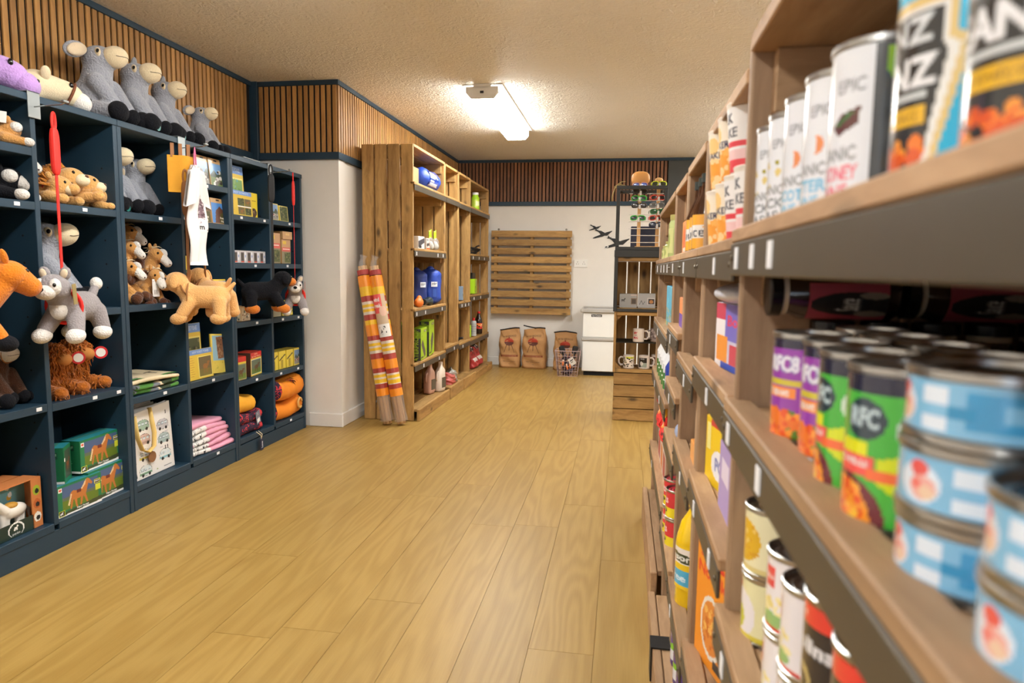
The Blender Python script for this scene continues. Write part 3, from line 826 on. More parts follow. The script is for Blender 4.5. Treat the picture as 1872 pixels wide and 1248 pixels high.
# lilac and cream toys lying along the bookcase top
def lying(label, loc, rz, main, muzz, belt, name, s=1.0, tilt=0.0):
    t = thing(name, label, 'soft toy', loc, rz, None, (0, tilt, rz))
    link('body', blob([('e', (-.14, 0, .07), (.12, .08, .07)), ('c', (-.07, 0, .085), (.03, 0, .075), .066, .052), ('e', (.05, 0, .066), (.06, .055, .052), (0, .45, 0)),
                       ('c', (-.18, .06, .05), (-.2, .12, .03), .035, .03), ('c', (-.18, -.06, .05), (-.2, -.12, .03), .035, .03)], .0075), main, t)
    z = bpart(t, 'muzzle', [('e', (.092, 0, .04), (.048, .052, .044), (0, .5, 0))], muzz)
    for q in (-1, 1):
        G().ell((.128, q * .022, .055), (.006, .004, .007), nu=8, nv=6).build('nostril', EYEM, z)
        bpart(t, 'eye', [('e', (.052, q * .045, .1), (.008, .006, .012))], EYEM)
        bpart(t, 'ear', [('e', (-.045, q * .062, .13), (.02, .012, .03), (q * -.4, 0, 0))], main)
    if belt:
        G().tube([(.052 + .022 * math.sin(a), .058 * math.cos(a), .062 + .054 * math.sin(a)) for a in np.linspace(0, 2 * PI, 21)[:-1]], .006, 6, closed=True).build('bridle', belt, t)
    t.scale = (s,) * 3
    return t
lying('cream plush horse with white muzzle and brown bridle lying on the bookcase top', (-2.235, 2.42, ZT), .95, CREAMF, WHITEF, mat('brown felt band', S(110, 62, 36), .9), 'plush_horse', .9)
lp = lying('lilac plush toy with blue tag lying at the near end of the bookcase top', (-2.26, 2.17, ZT), .85, LILACF, LILACF, None, 'plush_animal', 1.05)
G().box(-.03, .03, -.002, .002, -.035, .035).build('paper_tag', mat('blue paper tag', S(60, 150, 190), .4), lp, (-.03, -.075, .14), (.5, .6, 0))

# four-legged toys hung on leads
def quad(name, label, loc, rz, main, paw, muzz, s=1.0, ear='point', lead=None, lead_h=.6, lead_dx=0.0, harness=None, group=None, neck=0.0, tail='curl', earm=None, chest=None, tilt=0.0, nosem=None):
    t = thing(name, label, 'soft toy', loc, rz, group, (0, tilt, rz))
    hx, hz = .115 + neck * .6, .205 + neck
    body = [('c', (-.075, 0, .13), (.05, 0, .135), .058, .056), ('c', (.05, 0, .145), (hx - .015, 0, hz - .02), .05, .042), ('e', (hx, 0, hz), (.056, .055, .051))]
    for q in (-1, 1):
        body += [('c', (.05, q * .035, .11), (.085, q * .056, .05), .033, .028), ('c', (-.085, q * .038, .11), (-.09, q * .056, .045), .036, .029)]
    if tail == 'curl': body += [('c', (-.12, 0, .16), (-.155, 0, .2), .018, .016)]
    elif tail == 'stub': body += [('c', (-.125, 0, .17), (-.15, 0, .2), .014, .01)]
    link('body', blob(body, .0055), main, t)
    for q in (-1, 1):
        bpart(t, 'paw', [('e', (.1, q * .060, .028), (.040, .031, .029), (0, .2, 0))], paw)
        bpart(t, 'paw', [('e', (-.082, q * .060, .027), (.040, .032, .029))], paw)
        em = earm or main
        if ear == 'point':
            e = bpart(t, 'ear', [('e', (hx - .012, q * .036, hz + .052), (.012, .020, .026), (q * -.3, 0, 0))], em)
            bpart(e, 'inner_ear', [('e', (hx - .004, q * .037, hz + .052), (.007, .013, .018), (q * -.3, 0, 0))], PINKIN)
        elif ear == 'flop':
            bpart(t, 'ear', [('e', (hx + .0, q * .058, hz + .006), (.022, .010, .036), (q * .25, 0, 0))], em)
        elif ear == 'horse':
            bpart(t, 'ear', [('e', (hx - .02, q * .026, hz + .06), (.012, .012, .03), (q * -.2, -.3, 0))], em)
        bpart(t, 'eye', [('e', (hx + .044, q * .028, hz + .014), (.007, .006, .0085))], EYEM)
    if ear == 'horse':
        z = bpart(t, 'muzzle', [('c', (hx + .02, 0, hz - .008), (hx + .062, 0, hz - .04), .047, .036)], muzz)
    else:
        z = bpart(t, 'muzzle', [('e', (hx + .05, 0, hz - .016), (.034, .034, .027))], muzz)
        G().ell((hx + .083, 0, hz - .004), (.010, .013, .010), nu=10, nv=8).build('nose', nosem or BLACKF, z)
    if chest: bpart(t, 'chest_patch', [('e', (.085, 0, .135), (.030, .034, .05), (0, -.2, 0))], chest)
    if tail == 'curl': bpart(t, 'tail_tip', [('e', (-.165, 0, .215), (.024, .022, .026))], paw)
    if harness:
        h = G()
        h.tube([(.058, .0635 * math.cos(a), .135 + .0625 * math.sin(a)) for a in np.linspace(0, 2 * PI, 25)[:-1]], .0085, 6, flat=.35, closed=True)
        h.tube([(.075 + .02 * math.sin(a), .052 * math.cos(a), .165 + .04 * math.sin(a)) for a in np.linspace(0, 2 * PI, 25)[:-1]], .008, 6, flat=.4, closed=True)
        h.build('harness', harness, t, smooth=True)
    if lead:
        zt = .19; L = []
        g = G()
        g.box(.052, .066, -.0015, .0015, zt, zt + lead_h - .2)
        top = zt + lead_h
        ld = g.build('lead', lead, t)
        G().ell((.059, 0, zt + lead_h - .135), (.020, .011, .085), nu=14, nv=14, power=.55).build('padded_handle', lead, ld)
        G().tube([(.059 + .010 * math.sin(a), 0, zt + lead_h - .03 - .033 * math.cos(a)) for a in np.linspace(0, 2 * PI, 17)[:-1]], .005, 6, closed=True).build('hand_loop', lead, ld)
    t.scale = (s,) * 3
    return t
hk = quad('plush_husky', 'grey and white plush husky hanging on a long red lead nearest the camera', (-2.03, 2.225, .812), -1.35, DOGGREY, WHITEF, WHITEF, .98, 'point', REDWEB, .645, harness=REDWEB, chest=WHITEF)
bpart(hk, 'face_patch', [('e', (.15, .026, .21), (.022, .02, .03))], WHITEF); bpart(hk, 'face_patch', [('e', (.15, -.026, .21), (.022, .02, .03))], WHITEF)
for q in (-1, 1): bpart(hk, 'eye', [('e', (.1655, q * .0335, .216), (.0075, .006, .0085))], EYEM)
G().box(-.012, .012, -.001, .001, -.045, .03).build('paper_tag', mat('tan paper tag', S(150, 130, 80), .5), hk, (.1, .064, .19), (0, .1, 0))
hk2 = quad('plush_husky', 'small grey and white plush husky hanging on a red lead at the far bookcase', (-1.995, 3.90, .803), -1.1, DOGGREY, WHITEF, WHITEF, .86, 'point', REDWEB, .80, harness=REDWEB, chest=WHITEF)
bpart(hk2, 'face_patch', [('e', (.15, .026, .21), (.022, .02, .03))], WHITEF); bpart(hk2, 'face_patch', [('e', (.15, -.026, .21), (.022, .02, .03))], WHITEF)
for q in (-1, 1): bpart(hk2, 'eye', [('e', (.1655, q * .0335, .216), (.0075, .006, .0085))], EYEM)
G().box(-.014, .014, -.001, .001, -.04, .04).build('paper_tag', mat('red paper tag', S(200, 90, 80), .5), hk2, (.12, .066, .2), (0, .1, 0))
quad('plush_dog', 'black and rust plush dog hanging on a black lead beside the small husky', (-2.055, 3.635, .83), .8, BLACKF, ROTTF, ROTTF, .95, 'flop', BLKWEB, .70, harness=None, tail='stub')
lb = quad('plush_labrador', 'golden plush labrador with its back turned, hanging on a brown lead', (-2.02, 3.085, .845), 2.75, LABF, LABF, LABF, .95, 'flop', BRNWEB, .44, harness=BRNWEB, tail='stub')
lb2 = quad('plush_labrador', 'golden plush labrador with white barcode tag hanging in front of the ponies', (-1.99, 2.955, .822), -2.75, LABF, LABF, LABF, .96, 'flop', BRNWEB, .56, harness=BRNWEB, tail='stub', earm=LABF)
cvt = Cv(24, 36, WHITE).speck(.1, .1, .9, .4, [C3(190, 188, 186)], 10, .04)
for q in range(9): cvt.rect(.2 + q * .065, .6, .2 + q * .065 + (.03 if q % 2 else .02), .85, BLACK)
patch('barcode_tag', cvt, flat_fn((0, 0, .05), (.06, 0, 0), (0, 0, -.085)), PAPER, lb2, False, (.19, .02, .17), (0, 0, 1.3))
quad('plush_horse', 'orange plush horse with black hooves hanging at the near end of the bookcases', (-2.05, 1.80, .815), 1.15, ORANGEF, BLACKF, ORANGEF, .96, 'horse', BRNWEB, .58, tail='stub', neck=.05)

# ponies heaped in a cubbyhole
def pony(label, loc, rot, s, main=TANF, group='tan ponies heaped in the cubbyhole'):
    t = thing('plush_pony', label, 'soft toy', loc, 0, group, rot)
    body = [('e', (0, 0, .055), (.055, .05, .06)), ('c', (.02, 0, .09), (.04, 0, .14), .034, .028), ('e', (.055, 0, .155), (.042, .032, .032), (0, .4, 0))]
    for q in (-1, 1): body += [('c', (.02, q * .04, .03), (.085, q * .05, .022), .026, .02), ('c', (.035, q * .035, .085), (.085, q * .035, .04), .02, .017)]
    link('body', blob(body, .0048, 3), main, t)
    z = bpart(t, 'muzzle', [('c', (.080, 0, .146), (.104, 0, .122), .021, .0185)], WHITEF)
    bpart(t, 'blaze', [('e', (.082, 0, .165), (.022, .011, .020), (0, .9, 0))], WHITEF)
    for q in (-1, 1):
        bpart(t, 'hoof', [('e', (.1, q * .054, .024), (.024, .023, .024))], HOOFBR); bpart(t, 'hoof', [('e', (.098, q * .034, .034), (.021, .02, .022))], HOOFBR)
        bpart(t, 'eye', [('e', (.074, q * .029, .166), (.005, .004, .0055))], EYEM)
        bpart(t, 'ear', [('e', (.035, q * .024, .192), (.008, .009, .017), (q * -.25, 0, 0))], main)
        G().ell((.118, q * .009, .117), (.004, .003, .003), nu=8, nv=6).build('nostril', STITCH, z)
    mg = G(); rn = random.Random(4)
    for k in range(26):
        a = rn.uniform(0, 1); p = Vector((.045 - a * .045, rn.uniform(-.012, .012), .192 - a * .05)); d = Vector((rn.uniform(-.03, .03), rn.uniform(-.03, .03), rn.uniform(-.01, .03)))
        mg.tube([p, p + d * .6, p + d + Vector((0, 0, -.008))], [.0025, .002, .0006], 4)
    stuff(mg.build('mane', CREAMF, t))
    t.scale = (s,) * 3
    return t
p0 = pony('tan plush pony peering out low at the left of the pony heap', (-2.25, 2.725, .922), (0, 0, .25), 1.02)
PG = 'tan ponies heaped in the cubbyhole'
dup(p0, 'tan plush pony at the bottom right of the pony heap', (-2.25, 2.865, .922), rot=(0, .3, -.1), scale=.95, group=PG)
dup(p0, 'tan plush pony at the left edge of the pony heap, half hidden by the divider', (-2.295, 2.675, 1.005), rot=(0, 0, .1), scale=1.0, group=PG)
dup(p0, 'tan plush pony in the middle of the pony heap looking out', (-2.30, 2.80, 1.02), rot=(0, 0, .15), scale=1.0, group=PG)
dup(p0, 'tan plush pony at the right of the pony heap with its mane sticking out', (-2.275, 2.925, .985), rot=(0, .05, .2), scale=1.05, group=PG)
dup(p0, 'tan plush pony on top of the pony heap', (-2.36, 2.86, 1.075), rot=(0, 0, .35), scale=1.1, group=PG)

# lion cubs
def cub(label, loc, rot, s):
    t = thing('plush_lion_cub', label, 'soft toy', loc, 0, 'lion cubs in a cubbyhole', rot)
    body = [('e', (-.03, 0, .035), (.07, .05, .038)), ('e', (.05, 0, .065), (.046, .045, .042)), ('c', (.03, .045, .025), (.075, .055, .018), .022, .018), ('c', (.03, -.045, .025), (.075, -.055, .018), .022, .018)]
    link('body', blob(body, .0048, 3), LIONF, t)
    z = bpart(t, 'muzzle', [('e', (.088, 0, .055), (.024, .026, .02))], CREAMF)
    G().ell((.108, 0, .062), (.006, .009, .006), nu=8, nv=6).build('nose', HOOFBR, z)
    for q in (-1, 1):
        bpart(t, 'eye', [('e', (.084, q * .024, .08), (.005, .004, .006))], EYEM)
        bpart(t, 'ear', [('e', (.035, q * .036, .102), (.01, .014, .014))], LIONF)
        bpart(t, 'paw', [('e', (.088, q * .058, .018), (.022, .02, .018))], LIONF)
    mg = G(); rn = random.Random(9)
    for k in range(70):
        a = rn.uniform(0, PI); p = Vector((.03 + rn.uniform(-.02, .01), .042 * math.cos(a), .068 + .04 * math.sin(a)))
        d = Vector((rn.uniform(-.02, .005), .02 * math.cos(a), .018 * math.sin(a)))
        mg.tube([p, p + d * 1.3], [.007, .001], 5)
    stuff(mg.build('mane', MANEF, t))
    t.scale = (s,) * 3
    return t
c0 = cub('lion cub soft toy on the left, half behind the red lead', (-2.235, 2.34, 1.329), (0, 0, .3), 1.05)
CG = 'lion cubs in a cubbyhole'
dup(c0, 'lion cub soft toy with its head raised, right of the red lead', (-2.24, 2.43, 1.342), rot=(0, -.25, .1), scale=1.2, group=CG)
dup(c0, 'lion cub soft toy third from the red lead, looking sideways', (-2.25, 2.51, 1.335), rot=(0, -.2, .5), scale=1.15, group=CG)
dup(c0, 'lion cub soft toy lying at the right-hand end of the cub pile', (-2.225, 2.54, 1.327), rot=(0, 0, .9), scale=.85, group=CG)
tl = pony('tan plush horse with red heart tag standing at the left of the lion cubs', (-2.32, 2.265, 1.329), (0, 0, .2), 1.05, LIONF, None)
G().box(-.0015, .0015, -.024, .024, -.03, .03).build('paper_tag', TAGRED, tl, (.105, .05, .07))
# black and white collie, tan guinea pig
def lump(name, label, loc, rz, main, muzz, s):
    t = thing(name, label, 'soft toy', loc, rz)
    link('body', blob([('e', (-.03, 0, .045), (.085, .06, .05)), ('e', (.055, 0, .075), (.052, .048, .045)), ('c', (.03, .05, .03), (.1, .06, .02), .024, .02), ('c', (.03, -.05, .03), (.1, -.06, .02), .024, .02)], .0055, 3), main, t)
    z = bpart(t, 'muzzle', [('c', (.09, 0, .07), (.118, 0, .055), .026, .021)], muzz); G().ell((.138, 0, .06), (.007, .010, .007), nu=8, nv=6).build('nose', BLACKF, z)
    for q in (-1, 1):
        bpart(t, 'eye', [('e', (.094, q * .026, .096), (.006, .005, .007))], EYEM)
        bpart(t, 'ear', [('e', (.045, q * .04, .112), (.012, .014, .02), (q * -.5, 0, 0))], main)
        bpart(t, 'paw', [('e', (.115, q * .062, .02), (.026, .022, .02))], muzz)
    bpart(t, 'cheek_patch', [('e', (.075, -.036, .085), (.026, .02, .024))], muzz)
    t.scale = (s,) * 3
    return t
lump('plush_collie', 'black and white plush collie lying in the upper left cubbyhole', (-2.26, 2.13, 1.324), .5, BLACKF, WHITEF, 1.0)
fx = lump('plush_hamster', 'tan and white plush hamster with white tag in the topmost left cubbyhole', (-2.22, 2.13, 1.517), .9, TANF, WHITEF, .78)
G().box(-.02, .02, -.001, .001, -.025, .025).build('paper_tag', TAGWH, fx, (.02, -.06, .12), (.3, 0, .2))
# highland cows
def cow(label, loc, rz, s, seed):
    t = thing('plush_highland_cow', label, 'soft toy', loc, rz, 'highland cow soft toys')
    core = [('e', (0, 0, .075), (.065, .065, .085)), ('e', (.035, 0, .165), (.055, .052, .05)), ('c', (.03, .05, .03), (.095, .065, .022), .03, .026), ('c', (.03, -.05, .03), (.095, -.065, .022), .03, .026)]
    me = blob(core, .006, 3); link('body', me, COWF, t)
    rn = random.Random(seed); fg = G(); vs = me.vertices; nv = len(vs)
    for k in range(1500):
        v = vs[rn.randrange(nv)]
        if v.co.z < .05 and rn.random() < .6: continue
        p = v.co; nrm = v.normal; L = rn.uniform(.018, .036)
        q = p + nrm * .010 + Vector((rn.uniform(-.006, .006), rn.uniform(-.006, .006), -.3 * L)); e = p + nrm * .013 + Vector((rn.uniform(-.008, .008), rn.uniform(-.008, .008), -L))
        fg.tube([p, q, e], [.0030, .0026, .0006], 4, cap=False)
    stuff(fg.build('shaggy_coat', COWF, t))
    z = bpart(t, 'muzzle', [('e', (.085, 0, .148), (.028, .034, .026))], mat('short ginger plush', S(196, 128, 62), .9))
    for q in (-1, 1):
        bpart(t, 'eye', [('e', (.08, q * .028, .178), (.005, .005, .006))], EYEM)
        bpart(t, 'foot', [('e', (.108, q * .066, .024), (.03, .028, .025))], COWF)
    tg = G().lathe([(0, -.001), (.026, -.001), (.026, .001), (0, .001)], 16, M=Matrix.Rotation(PI / 2, 4, 'Y')).build('swing_tag', TAGRED, t, (.115, .045, .15), (0, 0, -.75))
    G().lathe([(0, 0), (.018, 0), (.018, .001), (0, .001)], 16, M=Matrix.Rotation(PI / 2, 4, 'Y')).build('tag_face', TAGWH, tg, (.001, 0, 0))
    t.scale = (s,) * 3
    return t
cow('shaggy ginger highland cow soft toy on the left', (-2.275, 2.325, .571), .15, 1.0, 1)
cow('shaggy ginger highland cow soft toy on the right with round white tag', (-2.30, 2.47, .571), .1, 1.03, 2)
# ---------------------------------------------------------------- packaged goods: cartons, cards, books
def carton(name, label, cat, loc, rz, w, d, h, body, front=None, side=None, top=None, group=None, sidepos='L', fm=None, rot=None, back=None):
    """box with its front at local y = 0 facing -y, base at z = 0, x centred"""
    t = thing(name, label, cat, loc, rz, group, rot)
    G().box(-w / 2, w / 2, 0, d, 0, h, 0, min(.002, d * .2)).build('carton' if d > .012 else 'card', body, t)
    e = .0006; fm = fm or PAPER
    if front: patch('front_print', front, flat_fn((-w / 2 + e, -e, h - e), (w - 2 * e, 0, 0), (0, 0, -h + 2 * e)), fm, t, False)
    if side:
        if sidepos == 'L': patch('side_print', side, flat_fn((-w / 2 - e, d - e, h - e), (0, -d + 2 * e, 0), (0, 0, -h + 2 * e)), fm, t, False)
        else: patch('side_print', side, flat_fn((w / 2 + e, e, h - e), (0, d - 2 * e, 0), (0, 0, -h + 2 * e)), fm, t, False)
    if top: patch('top_print', top, flat_fn((-w / 2 + e, d - e, h + e), (w - 2 * e, 0, 0), (0, -d + 2 * e, 0)), fm, t, False)
    return t
R90 = PI / 2
CARD = mat('brown card', S(176, 138, 92), .7); WHCARD = mat('white card', S(232, 230, 226), .5); YELC = mat('yellow card', S(222, 192, 62), .5)
REDC = mat('red card', S(196, 44, 38), .5); DKCARD = mat('dark brown card', S(62, 42, 30), .6); GREENC = mat('green card', S(24, 116, 74), .5)
# model horse boxes
def hbox(seed, dark=False):
    c = Cv(90, 60, C3(24, 116, 74))
    c.rect(.1, .06, .92, .82, C3(70, 92, 130)).rect(.1, .48, .92, .82, C3(96, 118, 34)).rect(.1, .42, .92, .52, C3(92, 104, 84))
    c.horse(.5, .44, .62, C3(186, 112, 52) if not dark else C3(96, 56, 34), C3(226, 196, 150) if not dark else C3(40, 26, 20))
    c.rect(.42, .3, .52, .4, C3(110, 44, 40))
    c.rect(.0, .9, 1, 1, WHITE).poly([(.15, .88), (1, .78), (1, .92), (.15, .96)], C3(60, 70, 40)).text('New Forest', .55, .88, .06, WHITE, .01)
    c.rect(.02, .06, .1, .2, WHITE).ell(.06, .13, .028, .04, C3(220, 90, 60))
    c.rect(.83, .18, .98, .31, C3(232, 220, 70)).rect(.845, .195, .965, .295, BLACK).text('PONY', .905, .245, .045, WHITE, .02)
    c.rect(.86, .35, .98, .55, C3(200, 205, 50))
    c.rect(.01, .8, .14, .98, C3(200, 205, 40)).rect(.022, .82, .128, .96, BLACK).horse(.075, .885, .09, WHITE, WHITE)
    return c
hs = Cv(24, 60, C3(22, 104, 66)).rect(.3, .12, .7, .3, C3(18, 70, 50)).text('NF', .5, .2, .08, C3(150, 200, 160)).rect(.15, .62, .55, .64, C3(120, 190, 140)).rect(.15, .68, .6, .7, C3(120, 190, 140)).rect(0, .93, 1, 1, WHITE)
ht = Cv(40, 12, C3(40, 130, 140)).rect(.05, .3, .95, .5, C3(60, 110, 90))
HG = 'boxed toy horses with green packaging'
hb = carton('toy_horse_box', 'green boxed toy horse on top of the right-hand stack', 'toy box', (-2.165, 2.475, .246), R90 + .05, .235, .085, .135, GREENC, hbox(1), hs, ht, HG)
dup(hb, 'green boxed toy horse underneath the right-hand stack', (-2.15, 2.495, .1095), R90 + .04, group=HG)
dup(hb, 'green boxed toy horse at the front left, below the upright box', (-2.138, 2.325, .1095), R90 - .02, scale=.93, group=HG)
carton('toy_horse_box', 'upright green toy horse box standing at the left behind the others', 'toy box', (-2.165, 2.30, .2365), R90 + .5, .095, .07, .145, GREENC, Cv(40, 60, C3(24, 116, 74)).rect(.12, .1, .9, .88, C3(60, 74, 60)).horse(.55, .5, .6, C3(130, 76, 44), C3(60, 36, 26)).rect(.05, .3, .18, .4, WHITE), hs, ht, HG)
carton('toy_horse_box', 'pale boxed toy lying behind the stack of green horse boxes', 'toy box', (-2.30, 2.36, .1095), R90, .2, .1, .13, mat('pale blue card', S(150, 190, 205), .5), Cv(40, 24, C3(120, 170, 190)).rect(.1, .5, .9, .7, WHITE).rect(.2, .55, .8, .6, C3(90, 70, 110)), None, ht)
# open display boxes with a white horse (three in a row at the lower left)
def open_horse(label, loc, rz, first=None):
    t = thing('toy_horse_display_box', label, 'toy box', loc, rz, 'open fronted toy horse boxes')
    w, d, h = .2, .07, .19; b = mat('orange brown card', S(196, 120, 66), .6)
    c = Cv(60, 57, C3(116, 176, 186)); c.speck(.05, .05, .7, .5, [C3(220, 170, 60), C3(240, 240, 235), C3(90, 140, 150)], 10, .05, 4)
    patch('backdrop_print', c, flat_fn((-w / 2, d - .004, h), (w, 0, 0), (0, 0, -h)), PAPER, t, False)
    G().box(-w / 2, w / 2, d - .003, d, 0, h).build('back_card', b, t)
    G().box(-w / 2, w / 2, 0, d, 0, .004).build('base_card', b, t)
    G().box(w / 2 - .045, w / 2, 0, .003, 0, h).box(w / 2 - .003, w / 2, 0, d, 0, h).build('side_flap', b, t)
    G().box(-w / 2, w / 2, 0, d, h - .003, h).build('top_flap', b, t)
    c2 = Cv(24, 60, C3(196, 120, 66))
    for k, cc in enumerate((C3(150, 170, 40), C3(180, 90, 40), C3(230, 225, 215))): c2.ell(.5, .25 + k * .27, .36, .1, cc).ell(.55, .27 + k * .27, .2, .05, BLACK)
    patch('side_flap_print', c2, flat_fn((w / 2 - .045, -.0008, h), (.045, 0, 0), (0, 0, -h)), PAPER, t, False)
    c3 = Cv(60, 18, C3(20, 44, 36)).ell(.5, .5, .22, .5, WHITE).ell(.5, .55, .19, .45, C3(20, 44, 36)).horse(.5, .4, .14, WHITE, WHITE).text('pony farm', .5, .78, .16, WHITE)
    patch('front_flap', c3, flat_fn((-w / 2, -.0008, .055), (w - .04, 0, 0), (0, 0, -.055)), PAPER, t, False)
    hb_ = [('e', (-.01, .035, .085), (.055, .022, .028)), ('c', (.03, .035, .095), (.06, .035, .13), .02, .014), ('e', (.072, .035, .128), (.022, .012, .012), (0, .6, 0))]
    for xx in (-.045, -.025, .02, .04): hb_.append(('c', (xx, .035, .08), (xx, .035, .015), .011, .008))
    hb_ = [(q[0], *[(-v[0], *v[1:]) if isinstance(v, tuple) and i < (1 if q[0] == 'e' else 2) else ((v[0], -v[1], v[2]) if isinstance(v, tuple) and i == 2 and q[0] == 'e' else v) for i, v in enumerate(q[1:])]) for q in hb_]
    f = link('horse_figure', blob(hb_, .004, 2), mat('white plastic', S(228, 222, 212), .35), t)
    G().ell((.0, .035, .108), (.025, .02, .012), nu=12, nv=8).build('saddle', mat('ochre leather', S(190, 140, 50), .5), f)
    G().tube([(.055, .035, .09), (.075, .035, .07), (.08, .035, .03)], [.008, .007, .002], 6).build('tail', mat('grey hair', S(150, 140, 130), .7), f)
    return t
oh = open_horse('open fronted toy horse box with white horse, foremost of three', (-2.15, 2.06, .1095), R90 + .05)
dup(oh, 'open fronted toy horse box in the middle of three', (-2.225, 2.045, .1095), R90 + .05)
dup(oh, 'open fronted toy horse box at the back of three', (-2.30, 2.03, .1095), R90 + .05)

# calendars and cards
def calendar(kind, seed, split=False):
    c = Cv(66, 66, C3(224, 192, 66)).rect(0, 0, 1, .17, C3(112, 150, 214)).text('NEW FOREST PONIES' if not split else 'FOREST DONKEYS', .52, .085, .08, C3(190, 212, 240), .0, .7)
    for k in range(9): c.rect(.04, .26 + k * .075, .04 + .2 * (.6 + .4 * ((k * 7) % 5) / 5), .275 + k * .075, C3(190, 130, 50))
    if split:
        for a, b, kd in ((.4, .3, 'wood'), (.68, .3, 'dusk'), (.4, .66, 'dusk'), (.68, .66, 'wood')): c.photo(a, b, a + .26, b + .3, kd, seed + int(a * 10))
        c.rect(.38, .61, .96, .65, WHITE)
    else: c.rect(.38, .25, .97, .95, C3(236, 220, 120)).photo(.41, .28, .94, .92, kind, seed)
    return c
CG2 = 'yellow and blue calendars'
def leanrot(a, rz): # lean back by a about the local x axis
    return (-a, 0, rz)
carton('calendar', 'yellow and blue map calendar, the taller one in the far bookcase', 'calendar', (-2.19, 3.575, 1.384), R90, .235, .008, .285, YELC, calendar('map', 3), None, None, CG2, rot=leanrot(.05, R90))
carton('calendar', 'yellow and blue calendar with four small pictures, in front of the map calendar', 'calendar', (-2.15, 3.58, 1.384), R90, .245, .008, .14, YELC, calendar('wood', 5, True), None, None, CG2, rot=leanrot(.06, R90))
carton('photo_book', 'yellow book with brown picture standing right of the calendars', 'book', (-2.175, 3.755, 1.384), R90, .085, .012, .145, YELC, Cv(30, 50, C3(232, 206, 40)).ell(.5, .8, .4, .18, C3(70, 44, 30)).speck(.2, .68, .8, .9, [C3(200, 170, 120), C3(90, 60, 40)], 8, .1).rect(.2, .3, .8, .34, C3(180, 150, 30)))
carton('calendar', 'yellow and blue calendar with dark trees, taller one in the lower cubbyhole', 'calendar', (-2.20, 3.155, .514), R90, .19, .008, .285, YELC, calendar('wood', 8), None, None, CG2, rot=leanrot(.04, R90))
carton('calendar', 'yellow and blue calendar with a foal picture, the front one in the lower cubbyhole', 'calendar', (-2.145, 3.16, .514), R90, .2, .008, .155, YELC, calendar('dusk', 9), None, None, CG2, rot=leanrot(.06, R90))
cc = Cv(40, 90, C3(228, 206, 90)).rect(.12, .05, .95, .68, C3(150, 190, 210)).poly([(.4, .08), (.9, .06), (.92, .62), (.5, .64)], C3(140, 96, 66)).speck(.5, .1, .85, .6, [C3(110, 74, 50), C3(170, 130, 96)], 24, .06).speck(.15, .72, .9, .94, [C3(200, 180, 70)], 10, .03)
carton('calendar', 'tall slim yellow calendar leaning right of the foal calendar', 'calendar', (-2.17, 3.345, .514), R90, .125, .008, .215, YELC, cc, None, None, None, rot=(-.08, .09, R90))
# hanging card packs with horse photos
def packc(seed, kind): return Cv(36, 50, C3(196, 156, 104)).rect(.38, .05, .62, .1, C3(40, 34, 30)).photo(.04, .18, .96, .98, kind, seed).speck(.2, .45, .8, .95, [C3(60, 50, 44), C3(120, 110, 100), C3(220, 215, 208)], 14, .09, seed)
PGp = 'card packs with a hanging slot'
pk = carton('card_pack', 'brown card pack with donkey photo behind the hanging T-shirt, upper shelf', 'card pack', (-2.155, 3.255, 1.52), R90, .125, .03, .145, CARD, packc(2, 'people'), None, None, PGp, rot=leanrot(.12, R90))
carton('card_pack', 'brown card pack with horse photo at the right of the upper shelf', 'card pack', (-2.15, 3.365, 1.52), R90, .125, .03, .145, CARD, packc(6, 'hills'), None, None, PGp, rot=leanrot(.12, R90))
def pdark(seed): return Cv(36, 50, C3(196, 156, 104)).rect(.38, .05, .62, .1, C3(40, 34, 30)).rect(.04, .18, .96, .98, C3(70, 130, 200)).poly([(.2, .98), (.3, .5), (.6, .3), (.9, .5), (.9, .98)], C3(96, 56, 36)).poly([(.5, .98), (.6, .6), (.96, .5), (.96, .98)], C3(80, 74, 30)).text('Pony', .7, .78, .1, C3(230, 220, 200), .02).text('Pal', .7, .9, .08, C3(230, 220, 200), .02)
carton('card_pack', 'brown card pack with brown horse against blue sky on the lower shelf', 'card pack', (-2.15, 3.37, 1.323), R90, .13, .03, .135, CARD, pdark(1), None, None, PGp, rot=leanrot(.1, R90))
carton('card_pack', 'brown card pack with brown horse head, half behind the T-shirt, lower shelf', 'card pack', (-2.155, 3.24, 1.323), R90, .13, .03, .135, CARD, pdark(2), None, None, PGp, rot=leanrot(.1, R90))
carton('card_pack', 'dark card pack left of the hanging T-shirt, lower shelf', 'card pack', (-2.155, 3.09, 1.323), R90, .13, .03, .135, CARD, packc(4, 'wood'), None, None, PGp, rot=leanrot(.1, R90))
# third row of the middle bookcase
carton('photo_book', 'yellow edged book with green cover standing behind the brown leads', 'book', (-2.2, 3.1, .912), R90, .14, .012, .235, YELC, Cv(40, 60, C3(226, 196, 60)).rect(.08, .3, .92, .8, C3(70, 100, 60)).speck(.1, .32, .9, .78, [C3(50, 80, 44), C3(110, 130, 80)], 20, .07).text('Forest', .5, .12, .09, BLACK, .02, .5).text('Animals', .5, .23, .07, BLACK, .02, .5))
carton('photo_coaster', 'yellow edged photo coaster with street scene right of the labradors', 'picture', (-2.145, 3.355, .912), R90, .12, .01, .115, YELC, Cv(40, 40, C3(226, 200, 70)).photo(.08, .08, .92, .92, 'people', 3).line(.75, 1, 1, .78, .05, C3(40, 34, 24)), rot=leanrot(.08, R90))
